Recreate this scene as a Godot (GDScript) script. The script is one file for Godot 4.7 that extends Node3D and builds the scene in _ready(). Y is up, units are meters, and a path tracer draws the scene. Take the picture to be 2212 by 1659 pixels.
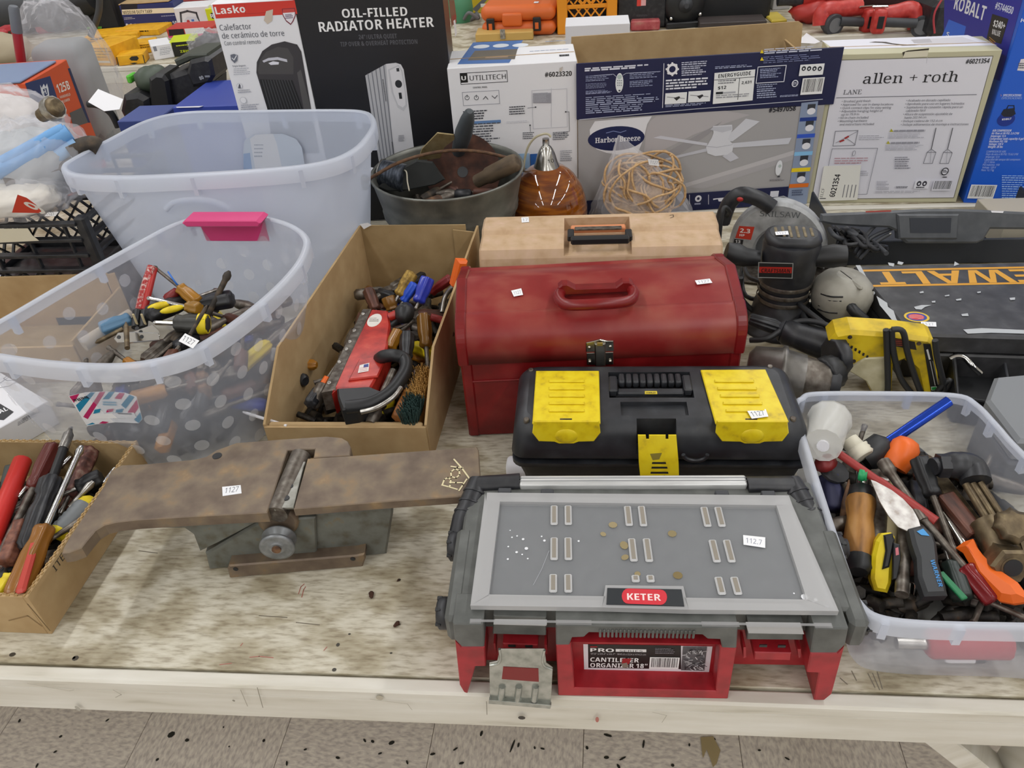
extends Node3D
# A sale table of used tools and boxed goods in a hall. Photo pixels (2212 x 1659) are turned into rays; distances come from the table top and the things that stand on it.

const TT := 0.72                      # height of the table tops
const FPX := 1662.0                   # focal length in photo pixels
var cam_o := Vector3(0, TT + 0.82, 0)
var cam_b: Basis
var M := {}                           # materials
var names := {}
var INV := Transform3D()              # world -> current thing
var CUR: Node3D
var ring1 := []                       # rim of the dotted bin
var bin1: Vector3
var rng := RandomNumberGenerator.new()

func _ready():
	rng.seed = 7
	var pit := deg_to_rad(36.86)
	var rol := deg_to_rad(4.2)
	var fw := Vector3(0, -sin(pit), -cos(pit))
	var up0 := Vector3(0, cos(pit), -sin(pit))
	var rt := Vector3.RIGHT * cos(rol) - up0 * sin(rol)
	var up := Vector3.RIGHT * sin(rol) + up0 * cos(rol)
	cam_b = Basis(Vector3.UP, deg_to_rad(6.75)) * Basis(rt, up, -fw)
	var cam := Camera3D.new()
	cam.name = "camera"
	cam.transform = Transform3D(cam_b, cam_o)
	cam.fov = rad_to_deg(2.0 * atan(829.5 / FPX))
	cam.near = 0.05
	cam.far = 60.0
	add_child(cam)
	cam.current = true
	var we := WorldEnvironment.new()
	we.name = "environment"
	var e := Environment.new()
	e.background_mode = Environment.BG_COLOR
	e.background_color = Color(0, 0, 0)
	e.tonemap_mode = Environment.TONE_MAPPER_LINEAR
	e.tonemap_exposure = 1.0
	e.sdfgi_enabled = true
	e.ssao_enabled = true
	e.ssil_enabled = true
	we.environment = e
	add_child(we)
	materials()
	ceiling_lights(2.5)
	room()
	tables()
	boxed_goods()
	open_boxes_and_bins()
	tool_boxes()
	jointer()
	metal_tub()
	lamp_and_bag()
	power_tools()
	tools_in_carton()
	tools_in_dotted_bin()
	tools_in_tray()
	tools_in_bin()
	far_left()
	far_right()
	crumbs()

# ---------------------------------------------------------------- pixels to places
func ray(x: float, y: float) -> Vector3:
	return cam_b * Vector3(x - 1106.0, 829.5 - y, -FPX)

func P(x: float, y: float, h := 0.0) -> Vector3:      # the point at height h over the table top
	var d := ray(x, y)
	return cam_o + d * ((TT + h - cam_o.y) / d.y)

func HG(base: Vector3, x: float, y: float) -> float:  # height over the table of a pixel straight above a base point
	var d := ray(x, y)
	return cam_o.y + d.y * Vector2(base.x, base.z).length() / Vector2(d.x, d.z).length() - TT

func PF(x: float, y: float, F: Transform3D) -> Vector3:   # the point on the plane of F
	var d := ray(x, y)
	return cam_o + d * ((F.origin - cam_o).dot(F.basis.z) / d.dot(F.basis.z))

func PZ(x: float, y: float, z: float) -> Vector3:
	var d := ray(x, y)
	return cam_o + d * ((z - cam_o.z) / d.z)

func L(x: float, y: float, h := 0.0) -> Vector3:
	return INV * P(x, y, h)

func frame(a: Vector3, b: Vector3) -> Transform3D:    # x from a to b, y up, z towards the viewer
	var x := Vector3(b.x - a.x, 0, b.z - a.z).normalized()
	return Transform3D(Basis(x, Vector3.UP, x.cross(Vector3.UP)), a)

func v2(a: Array) -> PackedVector2Array:
	var r := PackedVector2Array()
	for i in range(0, a.size(), 2): r.append(Vector2(a[i], a[i + 1]))
	return r

# ---------------------------------------------------------------- mesh builder
class B:
	var st := SurfaceTool.new()
	var X := Transform3D()
	var n := 0
	func _init():
		st.begin(Mesh.PRIMITIVE_TRIANGLES)
		st.set_smooth_group(-1)
	func sm(on: bool):
		st.set_smooth_group(0 if on else -1)
	var uvm := false                                   # lay texture coordinates on: along x and across
	var uvo := Vector2.ZERO
	func tri(a: Vector3, b: Vector3, c: Vector3):      # counter-clockwise seen from outside
		if uvm:
			for q in [a, c, b]:
				st.set_uv(uvo + Vector2(q.x, q.z - q.y))
				st.set_uv2(uvo + Vector2(q.x, q.z - q.y))
				st.add_vertex(X * q)
			n += 1
			return
		st.add_vertex(X * a); st.add_vertex(X * c); st.add_vertex(X * b)
		n += 1
	func quad(a, b, c, d):
		tri(a, b, c); tri(a, c, d)
	func cap(r: Array, flip := false):                 # fan over a roughly convex ring
		var m := Vector3.ZERO
		for p in r: m += p
		m /= r.size()
		for i in r.size():
			if flip: tri(m, r[(i + 1) % r.size()], r[i])
			else: tri(m, r[i], r[(i + 1) % r.size()])
	func loft(rings: Array, c0 := true, c1 := true, smooth := true, closed := true):
		sm(smooth)
		var k: int = rings[0].size()
		for i in rings.size() - 1:
			for j in (k if closed else k - 1):
				var l := (j + 1) % k
				quad(rings[i][j], rings[i][l], rings[i + 1][l], rings[i + 1][j])
		sm(false)
		if c0: cap(rings[0], true)
		if c1: cap(rings[-1])
	static func rr(w: float, d: float, r: float, y: float, s := 4, cx := 0.0, cz := 0.0) -> Array:   # rounded rectangle in the xz plane
		var o := []
		for q in 4:
			var mx: float = (w / 2 - r) * [1, -1, -1, 1][q]
			var mz: float = (d / 2 - r) * [-1, -1, 1, 1][q]
			for i in s + 1:
				var a := (q + float(i) / s) * PI / 2
				o.append(Vector3(cx + mx + r * cos(a), y, cz + mz - r * sin(a)))
		return o
	func box(c: Vector3, s: Vector3, bev := 0.0, seg := 1):
		if bev <= 0.0:
			var h := s / 2
			var v := []
			for y in [-h.y, h.y]: v.append_array([c + Vector3(h.x, y, -h.z), c + Vector3(-h.x, y, -h.z), c + Vector3(-h.x, y, h.z), c + Vector3(h.x, y, h.z)])
			sm(false)
			for i in 4: quad(v[i], v[(i + 1) % 4], v[4 + (i + 1) % 4], v[4 + i])
			quad(v[4], v[5], v[6], v[7])
			quad(v[3], v[2], v[1], v[0])
			return
		bev = minf(bev, minf(s.x, minf(s.y, s.z)) * 0.49)
		var rings := []
		for i in seg + 1:
			var a := float(i) / seg * PI / 2
			var k := bev * (1 - sin(a))
			rings.append(rr(s.x - 2 * k, s.z - 2 * k, maxf(bev - k, 0.00002), c.y - s.y / 2 + bev * (1 - cos(a)), maxi(seg, 1), c.x, c.z))
		for i in range(seg, -1, -1):
			var a := float(i) / seg * PI / 2
			var k := bev * (1 - sin(a))
			rings.append(rr(s.x - 2 * k, s.z - 2 * k, maxf(bev - k, 0.00002), c.y + s.y / 2 - bev * (1 - cos(a)), maxi(seg, 1), c.x, c.z))
		loft(rings, true, true, seg > 1)
	func lathe(prof: Array, seg := 20, flutes := 0, deep := 0.12, c0 := true, c1 := true, smooth := true):     # prof: [y, r] pairs going up the y axis
		var rings := []
		for p in prof:
			var r := []
			for j in seg:
				var a := TAU * j / seg
				var k: float = maxf(p[1], 0.00005)
				if flutes: k *= 1.0 - deep * (0.5 - 0.5 * cos(a * flutes))
				r.append(Vector3(k * cos(a), p[0], -k * sin(a)))
			rings.append(r)
		loft(rings, c0, c1, smooth)
	func tube(pts: Array, rad, seg := 8, flat := 1.0):
		var rings := []
		var nn := Vector3.ZERO
		for i in pts.size():
			var d: Vector3 = (pts[mini(i + 1, pts.size() - 1)] - pts[maxi(i - 1, 0)]).normalized()
			if i == 0:
				nn = (Vector3.UP if absf(d.y) < 0.9 else Vector3.RIGHT)
			nn = (nn - d * nn.dot(d)).normalized()
			var bn := d.cross(nn)
			var r: float = rad[i] if rad is Array else rad
			var o := []
			for j in seg:
				var a := TAU * j / seg
				o.append(pts[i] + nn * (cos(a) * r * flat) + bn * (sin(a) * r))
			rings.append(o)
		loft(rings)
	func ext(poly: PackedVector2Array, z0: float, z1: float, bev := 0.0, smooth := false):   # polygon in xy pulled along z
		if Geometry2D.is_polygon_clockwise(poly):
			poly.reverse()
		var k := poly.size()
		var ins := func(d):
			var o := PackedVector2Array()
			for i in k:
				var a := (poly[i] - poly[(i + k - 1) % k]).normalized()
				var b := (poly[(i + 1) % k] - poly[i]).normalized()
				var na := Vector2(-a.y, a.x)
				var nb := Vector2(-b.y, b.x)
				o.append(poly[i] + (na + nb) / maxf(1.0 + na.dot(nb), 0.35) * d)
			return o
		var lay := func(q, z): 
			var o := []
			for p in q: o.append(Vector3(p.x, p.y, z))
			return o
		var inner: PackedVector2Array = ins.call(bev) if bev > 0 else poly
		var rings := [lay.call(poly, z0 + bev), lay.call(poly, z1 - bev)]
		if bev > 0: rings = [lay.call(inner, z0)] + rings + [lay.call(inner, z1)]
		loft(rings, false, false, smooth)
		sm(false)
		var t := Geometry2D.triangulate_polygon(inner)
		for i in range(0, t.size(), 3):
			var a := inner[t[i]]
			var b := inner[t[i + 1]]
			var c := inner[t[i + 2]]
			if (b - a).cross(c - a) < 0:
				var s := b; b = c; c = s
			tri(Vector3(a.x, a.y, z1), Vector3(b.x, b.y, z1), Vector3(c.x, c.y, z1))
			tri(Vector3(a.x, a.y, z0), Vector3(c.x, c.y, z0), Vector3(b.x, b.y, z0))
	func extx(poly: PackedVector2Array, x0: float, x1: float, bev := 0.0, smooth := false):  # polygon of (z, y) pulled along x
		var k := X
		X = X * Transform3D(Basis(Vector3(0, 0, 1), Vector3.UP, Vector3(-1, 0, 0)), Vector3.ZERO)
		ext(poly, -x1, -x0, bev, smooth)
		X = k
	func exty(poly: PackedVector2Array, y0: float, y1: float, bev := 0.0, smooth := false):  # polygon of (x, z) pulled along y
		var k := X
		X = X * Transform3D(Basis(Vector3.RIGHT, Vector3(0, 0, 1), Vector3(0, -1, 0)), Vector3.ZERO)
		ext(poly, -y1, -y0, bev, smooth)
		X = k
	func blob(c: Vector3, s: Vector3, u := 14, v := 9, bump := 0.0, sd := 1):
		var rings := []
		var nz := FastNoiseLite.new()
		nz.seed = sd
		nz.frequency = 1.3
		for i in range(1, v):
			var r := []
			var a := PI * i / v - PI / 2
			for j in u:
				var t := TAU * j / u
				var d := Vector3(cos(a) * cos(t), sin(a), -cos(a) * sin(t))
				r.append(c + d * s * (1.0 + bump * nz.get_noise_3dv(d * 1.5)))
			rings.append(r)
		loft(rings)
	func mesh() -> ArrayMesh:
		st.generate_normals()
		return st.commit()

# ---------------------------------------------------------------- things and parts
func numbered(s: String) -> String:
	names[s] = names.get(s, 0) + 1
	return s if names[s] == 1 else "%s_%03d" % [s, names[s] - 1]

func thing(called: String, label: String, cat: String, at: Transform3D, group := "") -> Node3D:
	var o := Node3D.new()
	o.name = numbered(called)
	o.transform = at
	add_child(o)
	o.set_meta("label", label)
	o.set_meta("category", cat)
	if group: o.set_meta("group", group)
	INV = at.affine_inverse()
	CUR = o
	return o

func struct(called: String, b: B, m: Material) -> MeshInstance3D:
	INV = Transform3D()
	CUR = self
	var o := obj(called, b, m, self)
	o.set_meta("kind", "structure")
	return o

func obj(called: String, b: B, m: Material, parent: Node = null, label := "") -> MeshInstance3D:
	var o := MeshInstance3D.new()
	o.name = called
	o.mesh = b.mesh()
	o.material_override = m
	(parent if parent else CUR).add_child(o, true)
	if label: o.set_meta("label", label)
	return o

func bxo(called: String, m: Material, c: Vector3, s: Vector3, bev := 0.0015, parent: Node = null, seg := 1) -> MeshInstance3D:
	var b := B.new()
	b.uvm = m == M.table or m == M.apron
	b.box(c, s, bev, seg)
	return obj(called, b, m, parent)

func tubeo(called: String, m: Material, pts: Array, r, seg := 8, parent: Node = null, smooth_curve := true) -> MeshInstance3D:
	var b := B.new()
	b.tube(curve(pts) if smooth_curve and pts.size() > 2 else pts, r, seg)
	return obj(called, b, m, parent)

func curve(p: Array, s := 6, closed := false) -> Array:     # smooth line through points
	var o := []
	var k := p.size()
	for i in (k if closed else k - 1):
		var a: Vector3 = p[(i + k - 1) % k] if closed else p[maxi(i - 1, 0)]
		var b: Vector3 = p[i]
		var c: Vector3 = p[(i + 1) % k]
		var d: Vector3 = p[(i + 2) % k] if closed else p[mini(i + 2, k - 1)]
		for j in s:
			o.append(b.cubic_interpolate(c, a, d, float(j) / s))
	if not closed: o.append(p[-1])
	return o

# A tool that is round about its axis: parts = [[name, material, [[fraction, radius], ...], flutes], ...], measured from a to b
func stick(called: String, label: String, cat: String, a: Vector3, b: Vector3, parts: Array, group := "") -> Node3D:
	var y := (b - a).normalized()
	var x := (Vector3.UP.cross(y) if absf(y.y) < 0.95 else Vector3.RIGHT).normalized()
	x = (x - y * x.dot(y)).normalized()
	var t := thing(called, label, cat, Transform3D(Basis(x, y, x.cross(y)), a), group)
	var len := a.distance_to(b)
	for p in parts:
		var bb := B.new()
		var pr := []
		for q in p[2]: pr.append([q[0] * len, q[1]])
		var fl: int = p[3] if p.size() > 3 else 0
		bb.lathe(pr, maxi(12, fl * 4), fl, 0.2)
		obj(p[0], bb, p[1], t)
	return t

const GRIP := [[0.0, 0.3], [0.012, 0.62], [0.03, 0.84], [0.06, 0.96], [0.12, 1.0], [0.55, 1.0], [0.68, 0.9], [0.75, 0.82], [0.82, 0.84], [0.9, 0.92], [0.95, 0.86], [0.985, 0.68], [1.0, 0.4]]
# screwdriver from the butt of its handle (a) to the tip (b); hl = share of the length that is handle
func driver(label: String, a: Vector3, b: Vector3, hl: float, hr: float, hm: Material, sr := 0.003, smm: Material = null, flat := true, flutes := 6, group := "") -> Node3D:
	var h := []
	for g in GRIP: h.append([g[0] * hl, g[1] * hr])
	var s: Material = smm if smm else M.steel
	var tip := [[hl * 0.96, sr], [0.93, sr], [0.96, sr * (1.5 if flat else 1.0)], [1.0, sr * (0.9 if flat else 0.3)]]
	return stick("screwdriver", label, "screwdriver", a, b, [["handle", hm, h, flutes], ["shaft", s, tip]], group)

# ---------------------------------------------------------------- flat print on a face
var fonts := {}
func font(k: String) -> SystemFont:
	if not fonts.has(k):
		var f := SystemFont.new()
		f.font_names = PackedStringArray([{"s": "Droid Sans", "r": "Droid Serif", "m": "Droid Sans Mono"}[k[0]]])
		f.font_weight = 700 if k.length() > 1 else 400
		fonts[k] = f
	return fonts[k]

class Pr:
	var S                    # the scene
	var F: Transform3D       # the face in the world: x right, y up, z out
	var G: Transform3D       # face -> current thing
	var b := B.new()
	var n := 0
	var step := 0.00006
	func _init(s, f):
		S = s; F = f; G = s.INV * f
	func uv(x: float, y: float) -> Vector2:
		var p: Vector3 = F.affine_inverse() * S.PF(x, y, F)
		return Vector2(p.x, p.y)
	func pt(p: Vector2) -> Vector3:
		return G * Vector3(p.x, p.y, 0.0003 + n * step)
	func fill(c, poly: PackedVector2Array):
		var k: Color = Color(c).srgb_to_linear()
		b.st.set_color(k)
		if Geometry2D.is_polygon_clockwise(poly): poly.reverse()
		var t := Geometry2D.triangulate_polygon(poly)
		for i in range(0, t.size(), 3):
			var q := [poly[t[i]], poly[t[i + 1]], poly[t[i + 2]]]
			if (q[1] - q[0]).cross(q[2] - q[0]) < 0: q = [q[0], q[2], q[1]]
			b.tri(pt(q[0]), pt(q[1]), pt(q[2]))
		n += 1
	func poly(c, px: Array):
		var o := PackedVector2Array()
		for i in range(0, px.size(), 2): o.append(uv(px[i], px[i + 1]))
		fill(c, o)
	func rect(c, x0, y0, x1, y1):                       # square to the face, from its upper left to its lower right pixel
		var a := uv(x0, y0)
		var d := uv(x1, y1)
		fill(c, PackedVector2Array([Vector2(a.x, d.y), d, Vector2(d.x, a.y), a]))
	func ell(c, x, y, rx, ry, k := 20, rot := 0.0):
		var m := uv(x, y)
		var a := (uv(x + rx, y) - m).length()
		var d := (uv(x, y + ry) - m).length()
		var o := PackedVector2Array()
		for i in k: o.append(m + Vector2(cos(TAU * i / k) * a, sin(TAU * i / k) * d).rotated(rot))
		fill(c, o)
	func line(c, px: Array, w: float):                  # w in pixels
		for i in range(0, px.size() - 2, 2):
			var p := uv(px[i], px[i + 1])
			var q := uv(px[i + 2], px[i + 3])
			var k := (uv(px[i] + w, px[i + 1]) - p).length() / 2
			var d := (q - p).normalized()
			var s := Vector2(-d.y, d.x) * k
			fill(c, PackedVector2Array([p - s - d * k, q - s + d * k, q + s + d * k, p + s - d * k]))
			n -= 1
		n += 1
	func frame(c, x0, y0, x1, y1, w):
		var a := uv(x0, y0)
		var d := uv(x1, y1)
		var k := (uv(x0 + w, y0) - a).length()
		for r in [[a.x, d.x, a.y, a.y - k], [a.x, d.x, d.y + k, d.y], [a.x, a.x + k, a.y, d.y], [d.x - k, d.x, a.y, d.y]]:
			fill(c, PackedVector2Array([Vector2(r[0], r[3]), Vector2(r[1], r[3]), Vector2(r[1], r[2]), Vector2(r[0], r[2])]))
			n -= 1
		n += 1
	func bars(c, x0, y0, x1, y1, rows: int, fillr := 0.5):   # lines of print too small to read
		var r := RandomNumberGenerator.new()
		r.seed = int(x0 * 7 + y0)
		for i in rows:
			var a := uv(x0, y0 + (y1 - y0) * i / rows)
			var e := uv(x0, y0 + (y1 - y0) * (i + fillr) / rows)
			var w := (uv(x1, y0) - uv(x0, y0)).length() * r.randf_range(0.7, 1.0)
			var x := a.x
			while x < a.x + w:
				var l := minf(r.randf_range(0.06, 0.22) * w, a.x + w - x)
				fill(c, PackedVector2Array([Vector2(x, e.y), Vector2(x + l, e.y), Vector2(x + l, a.y), Vector2(x, a.y)]))
				n -= 1
				x += l + w * 0.025
		n += 1
	func barcode(x0, y0, x1, y1, bg := "f2f2f2", vert := false):
		rect(bg, x0, y0, x1, y1)
		var r := RandomNumberGenerator.new()
		r.seed = int(x0)
		var a := uv(x0, y0)
		var d := uv(x1, y1)
		var t := 0.06
		while t < 0.94:
			var w := r.randf_range(0.008, 0.03)
			if vert: fill("1a1a1e", PackedVector2Array([Vector2(lerpf(a.x, d.x, 0.08), lerpf(a.y, d.y, t + w)), Vector2(lerpf(a.x, d.x, 0.92), lerpf(a.y, d.y, t + w)), Vector2(lerpf(a.x, d.x, 0.92), lerpf(a.y, d.y, t)), Vector2(lerpf(a.x, d.x, 0.08), lerpf(a.y, d.y, t))]))
			else: fill("1a1a1e", PackedVector2Array([Vector2(lerpf(a.x, d.x, t), lerpf(a.y, d.y, 0.85)), Vector2(lerpf(a.x, d.x, t + w), lerpf(a.y, d.y, 0.85)), Vector2(lerpf(a.x, d.x, t + w), lerpf(a.y, d.y, 0.06)), Vector2(lerpf(a.x, d.x, t), lerpf(a.y, d.y, 0.06))]))
			n -= 1
			t += w + r.randf_range(0.01, 0.03)
		n += 1
	func text(s: String, c, x0, y0, x1, y1, hpx, k := "sb"):  # baseline from (x0, y0) to (x1, y1); hpx = height of a capital in pixels
		var tm := TextMesh.new()
		tm.font = S.font(k)
		tm.font_size = 40
		tm.pixel_size = 0.01
		tm.depth = 0.0
		tm.curve_step = 2.0
		tm.text = "H"
		var hb := tm.get_aabb()
		tm.text = s
		var ar := tm.get_mesh_arrays()
		var bb := tm.get_aabb()
		var o := uv(x0, y0)
		var ex := uv(x1, y1) - o
		var wx := ex.length() / bb.size.x
		var ux := ex.normalized()
		var uy := Vector2(-ux.y, ux.x)
		var hh := (uv(x0 - (y1 - y0) / maxf(absf(x1 - x0), 1.0) * 0.0, y0 - hpx) - o).length() if absf(x1 - x0) >= absf(y1 - y0) else (uv(x0 - hpx, y0) - o).length()
		var wy := hh / hb.size.y
		b.st.set_color(Color(c).srgb_to_linear())
		var vs: PackedVector3Array = ar[Mesh.ARRAY_VERTEX]
		var ix: PackedInt32Array = ar[Mesh.ARRAY_INDEX]
		for i in range(0, ix.size(), 3):
			var q := []
			for j in 3:
				var v := vs[ix[i + j]]
				q.append(o + ux * ((v.x - bb.position.x) * wx) + uy * ((v.y - hb.position.y) * wy))
			if (q[1] - q[0]).cross(q[2] - q[0]) < 0: q = [q[0], q[2], q[1]]
			b.tri(pt(q[0]), pt(q[1]), pt(q[2]))
		n += 1
	func tag(px: Array, s := "1127", c := "70747c"):           # small white price sticker: four corners from the upper left, clockwise
		poly("f0f1f3", px)
		if s:
			var l := func(i, j, t): return Vector2(lerpf(px[i * 2], px[j * 2], t), lerpf(px[i * 2 + 1], px[j * 2 + 1], t))
			var a: Vector2 = l.call(3, 0, 0.25)
			var d: Vector2 = l.call(2, 1, 0.25)
			var p := a.lerp(d, 0.12)
			var q := a.lerp(d, 0.85)
			text(s, c, p.x, p.y, q.x, q.y, Vector2(px[6] - px[0], px[7] - px[1]).length() * 0.5, "s")
	func done(called := "print", parent = null):
		return S.obj(called, b, S.M.print, parent)

func face(t: Transform3D, o: Vector3, x := Vector3.RIGHT, y := Vector3.UP) -> Transform3D:   # a face of a thing, in the world
	return t * Transform3D(Basis(x, y, x.cross(y)), o)

func tag_on(F: Transform3D, px: Array, s := "1127", c := "70747c"):
	var p := Pr.new(self, F)
	p.tag(px, s, c)
	p.done("price_tag")

# ---------------------------------------------------------------- materials
func plain(c, rough := 0.6, metal := 0.0) -> StandardMaterial3D:
	var m := StandardMaterial3D.new()
	m.albedo_color = Color(c)
	m.roughness = rough
	m.metallic = metal
	return m

func noise(f := 0.02, oct := 4, kind := FastNoiseLite.TYPE_SIMPLEX_SMOOTH, sd := 1) -> FastNoiseLite:
	var n := FastNoiseLite.new()
	n.noise_type = kind
	n.frequency = f
	n.fractal_octaves = oct
	n.seed = sd
	return n

# colour that varies in patches: ramp = [offset, colour, offset, colour ...]
func mottled(ramp: Array, rough := 0.6, metal := 0.0, scale := Vector3(4, 4, 4), f := 0.02, oct := 4, bump := 0.0, kind := FastNoiseLite.TYPE_SIMPLEX_SMOOTH, sd := 1, size := 256) -> StandardMaterial3D:
	var m := plain("ffffff", rough, metal)
	var t := NoiseTexture2D.new()
	t.width = size
	t.height = size
	t.seamless = true
	t.noise = noise(f, oct, kind, sd)
	var g := Gradient.new()
	g.offsets = PackedFloat32Array()
	var of := PackedFloat32Array()
	var co := PackedColorArray()
	for i in range(0, ramp.size(), 2):
		of.append(ramp[i]); co.append(Color(ramp[i + 1]))
	g.offsets = of
	g.colors = co
	t.color_ramp = g
	m.albedo_texture = t
	m.uv1_triplanar = true
	m.uv1_scale = scale
	if bump > 0.0:
		var h := NoiseTexture2D.new()
		h.width = size
		h.height = size
		h.seamless = true
		h.noise = noise(f * 1.0, oct, kind, sd)
		m.heightmap_enabled = true
		m.heightmap_texture = h
		m.heightmap_scale = bump
	return m

func materials():
	var v := plain("ffffff", 0.45)
	v.vertex_color_use_as_albedo = true
	M.print = v
	M.table = mottled([0.0, "988e7b", 0.3, "b3ab97", 0.42, "c1baa6", 0.6, "cac4b1", 1.0, "d6d1c1"], 0.6, 0, Vector3(1.6, 7, 1), 0.02, 6, 0, FastNoiseLite.TYPE_SIMPLEX_SMOOTH, 3, 1024)
	var gr := NoiseTexture2D.new()
	gr.width = 512; gr.height = 512; gr.seamless = true
	gr.noise = noise(0.012, 5, FastNoiseLite.TYPE_SIMPLEX_SMOOTH, 21)
	var gg := Gradient.new()
	gg.offsets = PackedFloat32Array([0.0, 0.38, 0.6, 1.0])
	gg.colors = PackedColorArray([Color("b3aa98"), Color("dcd7cc"), Color("ffffff"), Color("ffffff")])
	gr.color_ramp = gg
	M.table.detail_enabled = true
	M.table.detail_albedo = gr
	M.table.detail_blend_mode = BaseMaterial3D.BLEND_MODE_MUL
	M.table.detail_uv_layer = BaseMaterial3D.DETAIL_UV_2
	M.table.uv2_scale = Vector3(1.3, 2.4, 1)
	M.table.uv1_triplanar = false
	M.apron = mottled([0.0, "b9b3a2", 0.25, "cfcabc", 0.6, "d8d4c8", 1.0, "e0ddd3"], 0.5, 0, Vector3(0.6, 5, 1), 0.012, 5, 0, FastNoiseLite.TYPE_SIMPLEX_SMOOTH, 5, 512)
	M.apron.uv1_triplanar = false
	M.tile_a = mottled([0.0, "bbb1a7", 0.33, "c6bcb2", 0.36, "d3c9bd", 0.62, "d5cbbf", 0.66, "dfd6c8", 1.0, "e5dcce"], 0.35, 0, Vector3(7, 3, 1), 0.03, 2, 0, FastNoiseLite.TYPE_SIMPLEX_SMOOTH, 8, 512)
	M.tile_a.uv1_triplanar = false
	M.tile_b = mottled([0.0, "bbb1a7", 0.33, "c6bcb2", 0.36, "d3c9bd", 0.62, "d5cbbf", 0.66, "dfd6c8", 1.0, "e5dcce"], 0.35, 0, Vector3(3, 7, 1), 0.03, 2, 0, FastNoiseLite.TYPE_SIMPLEX_SMOOTH, 9, 512)
	M.tile_b.uv1_triplanar = false
	M.wall = plain("d8d6d0", 0.8)
	M.ceil = plain("e4e4e2", 0.8)
	M.white = plain("e6e6ea", 0.5)
	M.paper = plain("e9e9ec", 0.6)
	M.black = plain("1d1e20", 0.45)
	M.black2 = mottled([0.0, "1b1c1f", 0.5, "26272b", 1.0, "3a3a3a"], 0.42, 0, Vector3(5, 5, 5), 0.03, 4)
	M.dkgrey = plain("3c3e42", 0.5)
	M.grey = plain("6e7072", 0.5)
	M.steel = mottled([0.0, "7b7670", 0.5, "a9a6a0", 1.0, "c6c4be"], 0.32, 0.9, Vector3(9, 9, 9), 0.03, 3)
	M.chrome = plain("d4d4d2", 0.14, 1.0)
	M.oldsteel = mottled([0.0, "4a4038", 0.45, "6b645c", 1.0, "948f86"], 0.45, 0.7, Vector3(8, 8, 8), 0.03, 4)
	M.rust = mottled([0.0, "3c2b20", 0.45, "5d4433", 0.7, "78573c", 1.0, "8a7258"], 0.75, 0.1, Vector3(6, 6, 6), 0.03, 5, 0.03)
	M.brass = mottled([0.0, "4d4335", 0.5, "6e604a", 1.0, "8f8062"], 0.45, 0.7, Vector3(8, 8, 8), 0.03, 4)
	M.card = mottled([0.0, "a98c62", 0.5, "b3976d", 1.0, "bda278"], 0.85, 0, Vector3(3, 3, 3), 0.02, 5)
	M.card_in = mottled([0.0, "9a8158", 0.5, "a48b62", 1.0, "ae956c"], 0.85, 0, Vector3(3, 3, 3), 0.02, 5, 0, FastNoiseLite.TYPE_SIMPLEX_SMOOTH, 4)
	M.corr = mottled([0.0, "7c5f36", 0.5, "a98a58", 1.0, "c0a273"], 0.9, 0, Vector3(30, 30, 30), 0.06, 2)
	M.red = plain("b02a26", 0.4)
	M.dkred = plain("7c1f1f", 0.45)
	M.orange = plain("ea6a1e", 0.42)
	M.yellow = mottled([0.0, "b59a28", 0.25, "dcc018", 0.5, "e6cd1c", 1.0, "ecd730"], 0.4, 0, Vector3(6, 6, 6), 0.025, 5)
	M.blue = plain("2646b4", 0.35)
	M.ltblue = plain("5f88a8", 0.45)
	M.green = plain("1f7a4c", 0.45)
	M.amber = plain("a9701c", 0.3)
	M.wood = mottled([0.0, "5d3d1c", 0.4, "97682f", 0.6, "a8773a", 1.0, "b98a4d"], 0.5, 0, Vector3(10, 2.5, 10), 0.02, 4)
	M.dkwood = mottled([0.0, "33201a", 0.4, "5a372b", 0.7, "6c4436", 1.0, "8a5c4a"], 0.5, 0, Vector3(12, 3, 12), 0.02, 4)
	M.grime = mottled([0.0, "1d1a17", 0.5, "3c352d", 0.75, "57493a", 1.0, "6c5a44"], 0.6, 0.2, Vector3(6, 6, 6), 0.03, 4)
	M.rubber = plain("202124", 0.6)
	M.cord = plain("262729", 0.5)
	var c := plain(Color(0.86, 0.88, 0.93, 0.32), 0.3)
	c.transparency = BaseMaterial3D.TRANSPARENCY_ALPHA
	c.backlight_enabled = true
	c.backlight = Color(0.7, 0.72, 0.76)
	M.frost = c
	var c2 := c.duplicate()
	c2.albedo_color = Color(0.88, 0.9, 0.94, 0.72)
	M.frost_rim = c2
	var c3 := c.duplicate()
	c3.albedo_color = Color(0.85, 0.88, 0.94, 0.74)
	M.frost_big = c3
	var f := plain(Color(0.93, 0.93, 0.95, 0.22), 0.28)
	f.transparency = BaseMaterial3D.TRANSPARENCY_ALPHA
	M.film = f
	var d := plain(Color(0.95, 0.96, 0.98, 0.34), 0.4)
	d.transparency = BaseMaterial3D.TRANSPARENCY_ALPHA
	M.dot = d
	var e := plain(Color(0.92, 0.92, 0.9, 0.5), 0.3)
	e.transparency = BaseMaterial3D.TRANSPARENCY_ALPHA
	M.cup = e
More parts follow.
